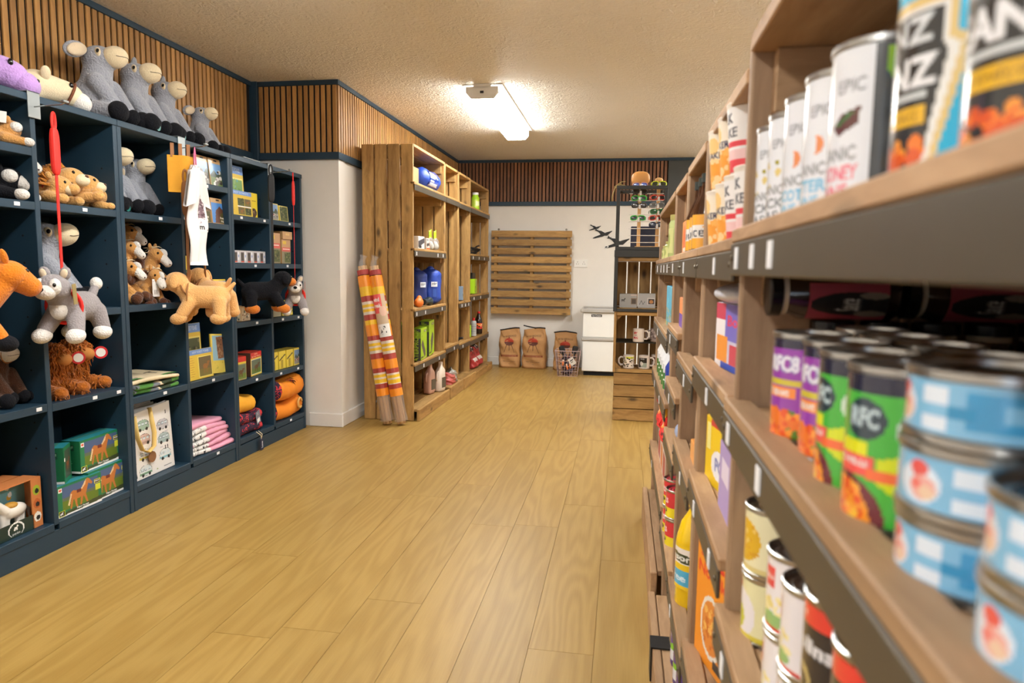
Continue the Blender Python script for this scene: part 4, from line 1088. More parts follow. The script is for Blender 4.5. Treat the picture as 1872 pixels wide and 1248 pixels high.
# far bookcase
tin = Cv(60, 30, C3(190, 186, 190))
for k in range(1):
    tin.rect(.08, .12, .6, .86, C3(110, 96, 100)).rect(.15, .2, .5, .8, C3(70, 66, 60)).rect(.62, .1, .9, .8, C3(222, 222, 228)).ell(.8, .45, .08, .12, C3(140, 160, 200)).rect(.1, .88, .6, .98, C3(206, 84, 60))
tb = carton('boxed_mug', 'white printed mug box, first from the left in the row of five', 'mug box', (-2.15, 3.52, 1.117), R90, .066, .07, .07, WHCARD, tin, tin, None, 'row of mug boxes')
for k, nm in ((1, 'second'), (2, 'third'), (3, 'fourth'), (4, 'fifth')): dup(tb, 'white printed mug box, %s from the left in the row of five' % nm, (-2.15, 3.52 + .0695 * k, 1.117), R90, group='row of mug boxes')
def soap(seed): return Cv(36, 50, C3(196, 160, 116)).rect(.06, .1, .94, .96, C3(206, 190, 160)).speck(.15, .2, .85, .9, [C3(120, 140, 110), C3(230, 225, 210), C3(150, 110, 80), C3(90, 100, 90)], 22, .08, seed)
sb = carton('coaster_pack', 'brown patterned coaster pack, leftmost on the lower shelf of the far bookcase', 'coaster pack', (-2.155, 3.495, .783), R90 + .3, .055, .06, .085, CARD, soap(1), soap(3), None, 'brown patterned coaster packs')
carton('coaster_pack', 'brown patterned coaster pack standing in the middle', 'coaster pack', (-2.15, 3.595, .783), R90, .095, .07, .085, CARD, soap(2), soap(5), None, 'brown patterned coaster packs')
carton('coaster_pack', 'brown patterned coaster pack lying flat at the right', 'coaster pack', (-2.2, 3.7, .783), R90 + .5, .085, .09, .05, CARD, soap(4), DKCARD and soap(6), soap(7), 'brown patterned coaster packs')
pz = Cv(60, 50, C3(226, 196, 70)).rect(0, 0, 1, .25, C3(200, 44, 38)).text('Forest Pony', .5, .08, .07, C3(240, 200, 160), .01).text('New Forest Collection', .5, .175, .06, C3(240, 200, 160), .01, .8).rect(.05, .3, .95, .95, WHITE).photo(.07, .33, .93, .93, 'field', 5)
pzs = Cv(30, 50, C3(70, 48, 34)).rect(0, 0, .12, 1, C3(40, 28, 20))
carton('puzzle_box', 'red topped puzzle box with black horse photo on the far bookcase', 'puzzle box', (-2.16, 3.71, .448), R90 + .12, .155, .1, .14, DKCARD, pz, pzs, Cv(12, 10, C3(190, 60, 44)))
carton('puzzle_box', 'red topped puzzle box half hidden at the left behind the divider', 'puzzle box', (-2.14, 3.51, .448), R90 - .1, .1, .1, .135, REDC, Cv(40, 50, C3(150, 140, 90)).rect(0, 0, 1, .22, C3(196, 44, 38)).rect(0, .22, 1, .3, C3(220, 190, 60)).photo(.05, .35, .95, .95, 'field', 3), None, Cv(12, 10, C3(190, 60, 44)))
def pcf(kind, seed): return Cv(36, 40, C3(226, 206, 120)).photo(.06, .06, .94, .94, kind, seed)
carton('photo_card', 'yellow edged card with mountain picture behind the black lead', 'card', (-2.16, 3.965, 1.386), R90, .125, .012, .105, YELC, pcf('people', 8), rot=leanrot(.08, R90))
carton('photo_card', 'yellow edged card with brown picture behind the red lead', 'card', (-2.165, 4.105, 1.386), R90, .11, .012, .1, YELC, pcf('wood', 4), rot=leanrot(.08, R90))
def gift(seed): return Cv(36, 60, C3(190, 150, 112)).rect(0, .33, 1, .5, C3(206, 96, 88)).rect(.1, .38, .9, .41, C3(240, 220, 210)).rect(0, .5, 1, 1, C3(140, 128, 100)).photo(.3, .55, .95, .95, 'wood', seed).rect(.1, .06, .5, .2, C3(214, 180, 70))
carton('gift_box', 'brown and red gift box behind the black lead', 'gift box', (-2.16, 3.965, 1.118), R90, .135, .07, .19, CARD, gift(2), None, None, 'brown and red gift boxes')
carton('gift_box', 'brown and red gift box behind the red lead', 'gift box', (-2.16, 4.11, 1.118), R90, .115, .07, .155, CARD, gift(5), None, None, 'brown and red gift boxes')
carton('parcel', 'plain brown carton lying on the gift box behind the red lead', 'carton', (-2.155, 4.12, 1.274), R90, .125, .08, .05, CARD, Cv(30, 14, C3(192, 152, 110)).rect(.3, .2, .7, .5, C3(214, 180, 120)))
carton('photo_coaster', 'yellow framed card with grey picture behind the rust paws', 'picture', (-2.16, 3.955, .782), R90, .14, .012, .12, YELC, Cv(36, 32, C3(180, 170, 130)).rect(.08, .1, .95, .95, C3(160, 150, 120)), rot=leanrot(.05, R90))
carton('photo_coaster', 'yellow framed card behind the small husky paws', 'picture', (-2.16, 4.11, .782), R90, .14, .012, .1, YELC, Cv(36, 32, C3(226, 206, 80)).line(.7, 1, 1, .7, .05, C3(50, 44, 24)), rot=leanrot(.05, R90))
mgf = Cv(40, 40, C3(224, 204, 90)).photo(.08, .1, .92, .92, 'people', 5); mgs = Cv(20, 40, C3(220, 196, 60)).line(.1, .55, .9, .25, .1, C3(50, 44, 20)).rect(.25, .55, .65, .95, C3(170, 146, 40))
for k, nm in enumerate(('first', 'second', 'third', 'fourth')):
    carton('mug_carton', 'yellow mug carton, %s from the left in the row of four' % nm, 'mug box', (-2.15 - .004 * (3 - k), 3.93 + k * .092, .441), R90, .088, .09, .115, YELC, mgf if k == 3 else Cv(20, 26, C3(222, 198, 66)).line(.1, .5, .9, .22, .1, C3(50, 44, 20)).rect(.3, .5, .6, .95, C3(170, 146, 40)), mgs, Cv(6, 6, C3(180, 160, 60)), 'row of yellow mug cartons')
# folded textiles
def fold(name, label, cat, loc, rz, w, d, h, m, group=None, lip=True, seed=1, m2=None, split=.0, capm=None):
    """one folded cloth: layers that wrap round at the front edge (front at local -y)"""
    t = thing(name, label, cat, loc, rz, group); rn = random.Random(seed); g = G(); n = 14
    def sect(f):
        y0 = -rn.uniform(0, .008); hh = h * (1 + .15 * math.sin(f * 5 + seed)); zz = .004 * math.sin(f * 4 + seed)
        pts = [(d, zz + .0)] + [(y0 + hh / 2 - hh / 2 * math.cos(a), zz + hh / 2 + hh / 2 * math.sin(a)) for a in np.linspace(-PI / 2, PI / 2, 7)] + [(d, zz + hh)]
        return pts
    secs = [sect(k / n) for k in range(n + 1)]; m_ = len(secs[0])
    vs = [(-w / 2 + w * k / n, y, max(z, 0)) for k in range(n + 1) for (y, z) in secs[k]]
    fs = []; mi = []
    for k in range(n):
        for j in range(m_ - 1):
            fs.append((k * m_ + j, (k + 1) * m_ + j, (k + 1) * m_ + j + 1, k * m_ + j + 1)); mi.append(1 if m2 and k / n < split else 0)
        fs.append((k * m_, k * m_ + m_ - 1, (k + 1) * m_ + m_ - 1, (k + 1) * m_)); mi.append(0)
    fs.append(tuple(range(m_))); fs.append(tuple(n * m_ + j for j in range(m_ - 1, -1, -1))); mi += [1 if capm else 0] * 2
    g.v = vs; g.f = fs; g.m = mi
    g.build('folded_cloth', [m, m2 or capm] if (m2 or capm) else m, t, smooth=True)
    return t
PINK = mat('pink jersey', S(228, 160, 184), .9, bump=(40, .2), var=.06); 
m, nt, n, l, p = new_mat('white jersey with black line print')
tc = n.new('ShaderNodeTexCoord'); wv = n.new('ShaderNodeTexNoise'); wv.inputs['Scale'].default_value = 26; wv.inputs['Detail'].default_value = 1
l.new(tc.outputs['Object'], wv.inputs['Vector']); sb_ = n.new('ShaderNodeMath'); sb_.operation = 'SUBTRACT'; sb_.inputs[1].default_value = .5; l.new(wv.outputs['Fac'], sb_.inputs[0])
ab = n.new('ShaderNodeMath'); ab.operation = 'ABSOLUTE'; l.new(sb_.outputs[0], ab.inputs[0]); cr = n.new('ShaderNodeValToRGB')
cr.color_ramp.elements[0].position = .012; cr.color_ramp.elements[1].position = .03; cr.color_ramp.elements[0].color = S(40, 40, 46); cr.color_ramp.elements[1].color = S(226, 222, 218)
l.new(ab.outputs[0], cr.inputs[0]); l.new(cr.outputs[0], p.inputs['Base Color']); p.inputs['Roughness'].default_value = .9
LINEPR = m
pos = ['bottom', 'second', 'third', 'fourth', 'fifth', 'topmost']
for k in range(6):
    fold('folded_shirt', 'pink and white printed folded shirt, %s of its pile' % pos[k], 'folded shirt', (-2.145 - .003 * (k % 2) - .006 * k, 3.235, .112 + k * .0265), R90 + .05 * (k % 3 - 1), .355 - .012 * k, .26, .026, PINK, 'pile of folded shirts', seed=k + 2, m2=LINEPR, split=.4 if k < 5 else 0)
m, nt, n, l, p = new_mat('green and cream printed cotton')
tc = n.new('ShaderNodeTexCoord'); wv = n.new('ShaderNodeTexVoronoi'); wv.inputs['Scale'].default_value = 17
l.new(tc.outputs['Object'], wv.inputs['Vector']); cr = n.new('ShaderNodeValToRGB'); cr.color_ramp.interpolation = 'CONSTANT'
for i_, (po, co) in enumerate(((0, S(46, 60, 40)), (.2, S(74, 128, 50)), (.42, S(216, 200, 166)), (.62, S(110, 114, 120)), (.8, S(228, 218, 196)))):
    e = cr.color_ramp.elements[i_] if i_ < 2 else cr.color_ramp.elements.new(po)
    e.position = po; e.color = co
sp_ = n.new('ShaderNodeSeparateColor'); l.new(wv.outputs['Color'], sp_.inputs[0]); l.new(sp_.outputs[0], cr.inputs[0]); l.new(cr.outputs[0], p.inputs['Base Color']); p.inputs['Roughness'].default_value = .9
GREENPR = m
CREAMC = mat('cream cotton', S(220, 200, 164), .9, bump=(60, .2))
for k, nm in enumerate(('bottom', 'middle')):
    fold('tea_towel', 'green and cream printed tea towel, %s one of the pile' % nm, 'tea towel', (-2.14 + .004 * k, 2.80 + .01 * k, .5135 + k * .022), R90 + .06 * k, .33 - .02 * k, .26, .02, GREENPR, 'pile of tea towels', seed=8 + k)
tt = fold('tea_towel', 'cream tea towel with dark lettering on top of the pile', 'tea towel', (-2.145, 2.80, .558), R90 - .1, .31, .26, .018, CREAMC, 'pile of tea towels', seed=12)
tcv = Cv(70, 50, C3(220, 200, 164)).text('RO', .2, .25, .2, C3(40, 34, 30), .02).text('TT', .72, .62, .24, C3(40, 34, 30), .02).speck(.0, .55, .6, 1, [C3(80, 84, 92), C3(74, 128, 50), C3(46, 60, 40)], 18, .06).rect(0, .93, 1, 1, C3(60, 130, 50))
patch('printed_panel', tcv, lambda u, v: np.stack([-.15 + .3 * u, .25 - .245 * v, .0215 + .003 * np.sin(u * 9)], 1), CLOTHPRINT, tt)
ORC = mat('orange drill cloth', S(236, 138, 26), .8, bump=(90, .15)); AMB = mat('amber drill cloth', S(236, 168, 40), .8, bump=(90, .15))
m, nt, n, l, p = new_mat('purple and red printed cloth')
tc = n.new('ShaderNodeTexCoord'); wv = n.new('ShaderNodeTexNoise'); wv.inputs['Scale'].default_value = 38; wv.inputs['Distortion'].default_value = 1.5
l.new(tc.outputs['Object'], wv.inputs['Vector']); cr = n.new('ShaderNodeValToRGB'); cr.color_ramp.elements[0].position = .54; cr.color_ramp.elements[1].position = .58
cr.color_ramp.elements[0].color = S(48, 26, 52); cr.color_ramp.elements[1].color = S(206, 52, 60); l.new(wv.outputs['Fac'], cr.inputs[0]); l.new(cr.outputs[0], p.inputs['Base Color']); p.inputs['Roughness'].default_value = .85
PURPR = m
def roll(name, label, cat, loc, rot, w, d, h, m_, m_in, group=None, seed=1):
    """soft folded jacket: a bulging rounded bundle with an open rolled edge"""
    t = thing(name, label, cat, loc, 0, group, rot); g = G(); rn = random.Random(seed)
    me = blob([('e', (0, 0, h * .5), (w * .5, d * .5, h * .5)), ('c', (-w * .28, -d * .18, h * .42), (w * .28, -d * .18, h * .45), h * .42, h * .4), ('c', (-w * .28, d * .2, h * .4), (w * .26, d * .2, h * .42), h * .4, h * .38)], .008, 3)
    link('bundle', me, m_, t)
    s = []
    for k in range(22):
        a = k / 21 * 2.2 * 2 * PI; r = .012 + (h * .38 - .012) * k / 21
        s.append((w * .44, -d * .12 + r * math.cos(a), h * .46 + r * math.sin(a) * .9))
    G().tube([(-x, y, z) for x, y, z in s], .006, 6).build('rolled_edge', m_in, t, smooth=True)
    return t
jt = fold('folded_jacket', 'bulky orange folded jacket on top in the last lower cubbyhole', 'folded jacket', (-2.115, 4.055, .232), R90 + .08, .34, .30, .135, ORC, 'orange jackets', seed=3, capm=PURPR)
jt.rotation_euler = (.1, .06, R90 + .08)
for q in range(3): G().tube([(-.02 + .03 * q, .05, .128 + .006 * q), (.03 + .03 * q, .02, .118), (.05 + .03 * q, .004, .09)], [.004, .009, .001], 5, flat=.3).build('dark_flash', PURPR, jt)
j2 = fold('folded_jacket', 'orange folded jacket with wooden toggle underneath in the last lower cubbyhole', 'folded jacket', (-2.125, 4.045, .115), R90, .345, .29, .115, ORC, 'orange jackets', seed=15, capm=PURPR)
G().tube([(.115 + .026 * math.cos(a), -.012, .078 + .032 * math.sin(a)) for a in np.linspace(.2, 5.4, 14)], .008, 8).build('wooden_toggle', mat('pale wood toggle', S(220, 170, 90), .5), j2, smooth=True)
fold('folded_jacket', 'amber folded jacket on top of the purple printed one', 'folded jacket', (-2.14, 3.56, .243), R90 + .1, .24, .27, .105, AMB, None, seed=7, capm=ORC)
fold('folded_jacket', 'purple and red printed folded jacket, lower one', 'folded jacket', (-2.14, 3.60, .116), R90, .25, .27, .06, PURPR, 'purple printed jackets', seed=31)
pj = fold('folded_jacket', 'purple and red printed folded jacket, upper one with grey label', 'folded jacket', (-2.145, 3.61, .18), R90 + .06, .26, .27, .06, PURPR, 'purple printed jackets', seed=33)
patch('label', Cv(20, 40, C3(120, 124, 140)).rect(.2, .6, .8, .9, WHITE).speck(.2, .1, .8, .5, [WHITE, BLACK], 10, .06), flat_fn((0, -.014, .05), (.05, 0, .015), (.012, -.002, -.075)), PAPER, pj, False, (.03, 0, .0))
ct = thing('cord_tag', 'navy tag reading love hanging on a cord below the purple jackets', 'tag', (-2.117, 3.655, -.0), R90)
G().tube([(-.02, .012, .118), (-.015, -.012, .1), (-.004, -.012, .08), (-.002, -.010, .07)], .0022, 6).tube([(.005, .012, .118), (.006, -.012, .1), (.0, -.012, .08)], .0022, 6).build('cord', CREAMC, ct)
G().box(-.017, .017, -.014, -.009, .004, .072, 0, .002).build('tag_body', mat('navy tag', S(34, 40, 66), .5), ct)
patch('lettering', Cv(20, 42, C3(34, 40, 66)).text('Love', .5, .5, .5, C3(220, 220, 225), .02, None, True), flat_fn((-.015, -.0146, .07), (.03, 0, 0), (0, 0, -.063)), PAPER, ct, False)
# printed carrier bag with caravans
def caravan(c, cu, cv, w, col, low):
    h = w * .62
    c.ell(cu, cv - h * .05, w * .5, h * .45, BLACK).ell(cu, cv - h * .05, w * .48, h * .43, col).rect(cu - w * .5, cv + h * .12, cu + w * .5, cv + h * .3, low)
    for k in (-.28, .0, .28): c.rect(cu + w * (k - .1), cv - h * .25, cu + w * (k + .1), cv - h * .02, C3(90, 100, 110)).rect(cu + w * (k - .085), cv - h * .23, cu + w * (k + .085), cv - h * .04, C3(200, 214, 220))
    c.ell(cu - w * .25, cv + h * .32, w * .1, h * .14, BLACK).ell(cu + w * .28, cv + h * .32, w * .1, h * .14, BLACK)
cb = thing('carrier_bag', 'white carrier bag printed with caravans in the lower cubbyhole', 'bag', (-2.165, 2.805, .113), R90 + .02)
bb = G(); bw_, bh_ = .285, .325
for k in range(9):
    f0, f1 = k / 9, (k + 1) / 9
bb.add([(-bw_ / 2, 0, 0), (bw_ / 2, 0, 0), (bw_ / 2, .07, 0), (-bw_ / 2, .07, 0), (-bw_ / 2, .018, bh_ - .02), (bw_ / 2, .018, bh_), (bw_ / 2, .04, bh_), (-bw_ / 2, .04, bh_ - .02), (bw_ / 2 - .006, .04, bh_ * .5), (-bw_ / 2 + .006, .04, bh_ * .5)],
       [(0, 1, 5, 4), (3, 7, 6, 2), (0, 3, 2, 1), (1, 2, 8), (1, 8, 5), (2, 6, 8), (5, 8, 6), (0, 9, 3), (0, 4, 9), (3, 9, 7), (4, 7, 9)])
bb.build('bag_body', mat('white laminated paper', S(228, 224, 220), .35), cb)
c = Cv(110, 126, C3(228, 224, 220))
for (a, b_, cl, lw) in ((.3, .2, C3(150, 176, 160), C3(150, 176, 160)), (.78, .28, C3(190, 186, 190), C3(190, 186, 190)), (.3, .42, C3(200, 170, 160), C3(170, 140, 130)), (.78, .5, C3(170, 186, 186), C3(150, 170, 170)), (.3, .66, C3(226, 224, 220), C3(216, 200, 90)), (.78, .76, C3(214, 220, 220), C3(130, 180, 190)), (.27, .9, C3(214, 220, 220), C3(110, 150, 120))):
    caravan(c, a, b_, .3, cl, lw)
for a, b_ in ((.88, .08), (.8, .64), (.86, .64), (.05, .93)):
    for q in range(3): c.poly([(a, b_ - .03 + q * .02), (a - .015, b_ + q * .02), (a + .015, b_ + q * .02)], BLACK)
for a, b_ in ((.1, .2), (.86, .4), (.7, .63)): c.ell(a, b_, .05, .012, C3(200, 196, 200))
for a, b_ in ((.06, .75), (.55, .95)): c.poly([(a, b_ - .025), (a - .02, b_), (a + .02, b_)], C3(150, 160, 90))
c.rect(.72, .94, .92, .95, C3(150, 150, 150))
patch('printed_front', c, flat_fn((-bw_ / 2 + .001, .0165, bh_ - .021), (bw_ - .002, 0, .0), (0, -.0175, -bh_ + .023)), PAPER, cb, False)
STRAW = mat('straw coloured ribbon', S(226, 190, 110), .7)
G().tube([(-.115, .012, .30), (-.12, -.006, .2), (-.1, -.012, .14), (-.06, -.013, .12), (-.02, -.012, .14), (-.005, -.006, .2), (-.01, .012, .32)], .013, 6, flat=.25).build('ribbon_handle', STRAW, cb, smooth=True)
dk = G().lathe([(0, -.002), (.026, -.002), (.026, .002), (0, .002)], 18, M=Matrix.Rotation(PI / 2, 4, 'X')).build('wooden_disc', mat('brown wooden disc', S(134, 92, 58), .6), cb, (-.03, -.008, .09))
G().tube([(0, 0, .02), (.0, .0, .06)], .001, 5).build('string', STITCH, dk)
lay = G()
for k in range(5): lay.box(-.14 + .01 * k, .13 - .004 * k, .075 + k * .014, .08 + k * .014, 0, .315 + .006 * (k % 3))
stuff(tag(lay.build('spare_bags', mat('white laminated paper', S(228, 224, 220), .35), None, (-2.165, 2.80, .1125), (0, 0, R90)), 'spare white bags standing packed behind the caravan bag', 'bags'))
# hanging T-shirt and mustard totes
ts = thing('tshirt', 'white childs T-shirt with dark print hanging from a pink cord', 'T-shirt', (-2.01, 2.965, 1.1), 1.8)
JER = mat('white jersey', S(234, 228, 226), .9, bump=(30, .35, .004))
def shirt_pt(u, v):
    # u across 0..1, v down 0..1
    wv = .052 + .024 * np.clip((v - .08) / .3, 0, 1) + .004 * v
    sh = np.clip((.10 - v) / .10, 0, 1)
    x = (u - .5) * 2 * wv * (1 - .72 * sh)
    y = .011 * np.sin(u * 11 + v * 3) * (.4 + v) + .006 * np.sin(v * 14 + u * 3)
    return x, y
def sheet(fn, nu, nv, th, name, m_, par, loc=(0, 0, 0), rot=(0, 0, 0)):
    g = G(); vs = []
    for sgn in (-1, 1):
        for j in range(nv + 1):
            for i in range(nu + 1):
                u, v = i / nu, j / nv; x, y, z = fn(u, v)
                edge = min(u, 1 - u) * 6; vs.append((x, y + sgn * th * min(1, max(edge, .05)), z))
    N = (nu + 1) * (nv + 1); fs = []
    for j in range(nv):
        for i in range(nu):
            a = j * (nu + 1) + i; q = (a, a + 1, a + nu + 2, a + nu + 1)
            fs.append(q[::-1]); fs.append(tuple(N + k for k in q))
    for j in range(nv):
        for i in (0, nu):
            a = j * (nu + 1) + i; b_ = a + nu + 1; fs.append((a, b_, N + b_, N + a))
    for i in range(nu):
        for j in (0, nv):
            a = j * (nu + 1) + i; fs.append((a, a + 1, N + a + 1, N + a))
    g.v = vs; g.f = fs; g.m = [0] * len(fs)
    return g.build(name, m_, par, loc, rot, smooth=True)
sheet(lambda u, v: (*map(float, shirt_pt(u, v)), .47 - .47 * v), 16, 24, .012, 'bodice', JER, ts)
for s in (-1, 1):
    sheet(lambda u, v: (s * (.025 + .07 * v) + (u - .5) * .085 * (1 - .1 * v), -.004 + .008 * math.sin(u * 6), .45 - .17 * v - s * (u - .5) * .03), 8, 8, .013, 'sleeve', JER, ts)
tp = Cv(40, 80, C3(234, 228, 226)).poly([(.2, .1), (.5, .02), (.8, .2), (.75, .6), (.3, .62)], C3(120, 96, 104)).speck(.25, .1, .75, .58, [C3(200, 190, 190), C3(80, 60, 66), C3(150, 130, 138)], 34, .05).speck(.3, .62, .7, .8, [C3(170, 156, 162)], 10, .03).text('m', .45, .88, .1, BLACK, .03).text(',', .75, .95, .05, BLACK, .03)
def tsp(u, v):
    uu = .42 + .5 * u; vv = .30 + .36 * v; x, y = shirt_pt(uu, vv)
    return np.stack([x, y - .0135, .47 - .47 * vv], 1)
patch('chest_print', tp, tsp, CLOTHPRINT, ts)
G().tube([(-.012, 0, .46), (-.008, 0, .52), (0, 0, .552), (.008, 0, .52), (.012, 0, .46)], .003, 6).build('pink_cord', mat('pink cord', S(232, 110, 150), .6), ts, smooth=True)
to = thing('tote_bag', 'mustard tote bag with tan straps hanging behind the T-shirt', 'bag', (-2.068, 2.94, 1.44), .85)
MUST = mat('mustard canvas', S(216, 152, 40), .85, bump=(200, .25))
sheet(lambda u, v: ((u - .5) * .115, .008 * math.sin(u * 8), .17 - .17 * v), 10, 8, .012, 'pouch', MUST, to)
for xx in (-.035, .0, .035): G().box(xx - .008, xx + .008, -.004, .002, .16, .225).build('strap', BRNWEB, to)
# ---------------------------------------------------------------- goods on the brown pine shelving
BLUEN = mat('blue nylon', S(36, 70, 168), .45, bump=(28, .5, .006), var=.1)
DKBLUE = mat('dark blue nylon', S(26, 48, 118), .5, bump=(28, .5, .006), var=.1)
def stuffsack(label, loc, rot, r, L, m_, lab=True, group=None):
    """stuffed cylindrical bag along local z"""
    t = thing('sleeping_bag', label, 'sleeping bag', loc, 0, group, rot); g = G(); n, k = 28, 16; vs = []
    for j in range(k + 1):
        f = j / k; rr = r * (1 - .55 * max(0, (abs(f - .5) * 2 - .72) / .28) ** 2)
        for i in range(n):
            a = 2 * PI * i / n; q = rr * (1 + .035 * math.sin(a * 5 + f * 9) + .02 * math.sin(a * 11 - f * 14)); vs.append((q * math.cos(a), q * math.sin(a), f * L))
    fs = [(j * n + i, j * n + (i + 1) % n, (j + 1) * n + (i + 1) % n, (j + 1) * n + i) for j in range(k) for i in range(n)]
    fs += [tuple(range(n - 1, -1, -1)), tuple(k * n + i for i in range(n))]
    g.add(vs, fs); g.build('sack', m_, t, smooth=True)
    G().lathe([(0, L), (r * .45, L - .002), (r * .2, L + .02), (0, L + .025)], 14).build('gathered_neck', m_, t, smooth=True)
    return t
s1 = stuffsack('blue sleeping bag lying on the topmost shelf beside the carton', (-1.545, 4.98, 1.785), (-PI / 2, 0, 0), .078, .42, BLUEN)
patch('white_print', Cv(50, 40, C3(36, 70, 168)).rect(.05, .1, .6, .5, C3(226, 230, 236)).text('XL', .75, .3, .3, C3(226, 230, 236), .03).rect(.1, .6, .5, .7, C3(226, 230, 236)).rect(.1, .75, .9, .95, C3(210, 216, 226)),
      lambda u, v: np.stack([.0815 * np.cos(-.75 + 1.5 * v), .0815 * np.sin(-.75 + 1.5 * v), .06 + .24 * u], 1), GLOSSY, s1)
s2 = stuffsack('bright blue sleeping bag standing upright with white label', (-1.55, 5.335, .813), (0, 0, 0), .088, .28, BLUEN, group=None)
s3 = stuffsack('darker blue sleeping bag standing upright behind the bright one', (-1.59, 5.08, .813), (0, 0, 0), .085, .27, DKBLUE)
for s_, a in ((s2, -.9), (s3, -.6)):
    patch('label', Cv(30, 24, C3(220, 224, 230)).rect(.1, .3, .9, .4, BLACK).rect(.1, .55, .7, .62, BLACK), cyl_fn(.091, .14, .18, a - .3, a + .3), PAPER, s_)
patch('size_panel', Cv(20, 30, C3(30, 58, 140)).rect(.1, .1, .9, .9, C3(50, 84, 170)), cyl_fn(.0915, .05, .13, -.9 - .2, -.9 + .25), MATT, s2)
carton('cardboard_box', 'plain brown cardboard box on the topmost shelf left of the lying sleeping bag', 'box', (-1.50, 4.78, 1.703), R90, .16, .2, .12, CARD, Cv(4, 4, C3(180, 142, 98)))
carton('slatted_wooden_box', 'brown slatted wooden box at the back of the second shelf', 'box', (-1.58, 4.87, 1.243), R90, .16, .14, .2, DKCARD, Cv(20, 24, C3(120, 82, 48)).rect(.1, .15, .9, .2, BLACK).rect(.1, .32, .9, .37, BLACK).rect(.1, .5, .9, .55, BLACK).rect(.1, .68, .9, .73, BLACK))
wb = Cv(30, 36, C3(214, 206, 200)).rect(.0, .85, 1, 1, C3(200, 100, 50)).ell(.3, .6, .2, .16, BLACK).ell(.7, .55, .2, .16, C3(40, 36, 40)).rect(.1, .1, .6, .2, BLACK).rect(.92, 0, 1, 1, C3(210, 110, 50))
carton('small_goods_box', 'white and orange small box with dark pictures on the second shelf', 'box', (-1.475, 5.02, 1.243), R90, .09, .06, .085, WHCARD, wb, Cv(10, 20, C3(190, 184, 178)))
carton('small_goods_box', 'white and dark packet leaning at the left of the second shelf', 'box', (-1.47, 4.83, 1.243), R90 - .15, .1, .05, .09, WHCARD, Cv(24, 24, C3(220, 214, 210)).poly([(0, .4), (1, .1), (1, .5), (0, .9)], C3(60, 56, 64)).rect(.1, .75, .5, .95, BLACK), None)
GLASSM, nt, n, l, p = new_mat('clear plastic'); p.inputs['Transmission Weight'].default_value = .85; p.inputs['Roughness'].default_value = .12; p.inputs['Base Color'].default_value = (.93, .94, .93, 1); p.inputs['IOR'].default_value = 1.2
LIME = mat('lime green plastic', S(164, 208, 30), .4)
for k, (yy, xx) in enumerate(((5.17, -1.50), (5.27, -1.49))):
    t = thing('clear_pack', 'clear goods pack with lime green header card, %s one on the second shelf' % ('left' if k == 0 else 'right'), 'pack', (xx, yy, 1.243), R90, 'clear packs with lime headers')
    link('pouch', blob([('e', (0, 0, .05), (.05, .03, .05)), ('e', (.02, 0, .03), (.04, .03, .03))], .006), GLASSM, t)
    link('contents', blob([('e', (-.01, 0, .04), (.03, .018, .03)), ('e', (.02, .0, .03), (.018, .016, .02))], .006), mat('white fittings', S(226, 226, 222), .4), t)
    sheet(lambda u, v: ((u - .5) * .08, .006 * math.sin(u * 9), .155 - .06 * v + .02 * (u - .5)), 6, 4, .002, 'header_card', LIME, t)
def greenbox(seed, narrow):
    c = Cv(50, 60, C3(166, 204, 24)).rect(.5, .06, .95, .14, C3(60, 60, 54)).text('VANGO', .72, .1, .055, C3(225, 235, 190), .02)
    if narrow: c.poly([(.08, .5), (.3, .36), (.75, .75), (.78, .9), (.6, .97)], C3(84, 78, 78))
    else: c.poly([(.3, .58), (.6, .33), (.82, .42), (.84, .55), (.5, .95), (.4, .9)], C3(84, 78, 78))
    c.rect(.05, .9, .45, .95, C3(70, 74, 50)).speck(.1, .15, .4, .3, [C3(120, 150, 20)], 8, .02, seed)
    return c
gs = Cv(16, 60, C3(52, 56, 48)).rect(0, .1, 1, .3, C3(120, 150, 20)).text('WATERPROOF', .5, .62, .5, C3(150, 180, 40), .01, None, True)
carton('camping_gear_box', 'lime green boxed camping gear, shorter box at the left of the shelf', 'box', (-1.47, 4.89, .418), R90 + .1, .235, .07, .235, mat('lime card', S(166, 204, 24), .45), greenbox(1, True), gs, Cv(8, 4, C3(150, 190, 24)))
carton('camping_gear_box', 'lime green boxed camping gear, taller box in the middle of the shelf', 'box', (-1.49, 5.17, .418), R90 + .12, .245, .08, .27, mat('lime card', S(166, 204, 24), .45), greenbox(2, False), gs, Cv(8, 4, C3(150, 190, 24)))
carton('camping_gear_box', 'dark topped lime box at the back of the shelf behind the shorter one', 'box', (-1.62, 4.9, .418), R90, .25, .08, .28, mat('lime card', S(166, 204, 24), .45), Cv(20, 24, C3(80, 96, 30)).rect(0, 0, 1, .1, C3(150, 180, 40)).rect(.4, .1, .6, .4, BLACK), None, Cv(8, 4, C3(130, 160, 24)))
# torch and orange item
t = thing('torch', 'dark green torch lying at the front of the shelf beneath the sleeping bags', 'torch', (-1.478, 4.90, .846), 0)
G().lathe([(0, 0), (.024, 0), (.026, .02), (.02, .05), (.02, .11), (.033, .135), (.034, .16), (.0, .16)], 18, M=Matrix.Rotation(-PI / 2, 4, 'X')).build('torch_body', mat('dark green plastic', S(34, 46, 48), .35), t, auto=True)
G().lathe([(0, .161), (.029, .161), (.027, .163), (0, .164)], 18, M=Matrix.Rotation(-PI / 2, 4, 'X')).build('lens', mat('torch lens', S(120, 140, 150), .1), t)
tag(link('orange_pouch', blob([('e', (0, 0, .035), (.035, .05, .035)), ('e', (0, .01, .06), (.02, .03, .03))], .006), mat('orange nylon', S(230, 120, 40), .5), None, (-1.478, 4.79, .812)), 'small orange pouch at the left end of the sleeping bag shelf', 'pouch')
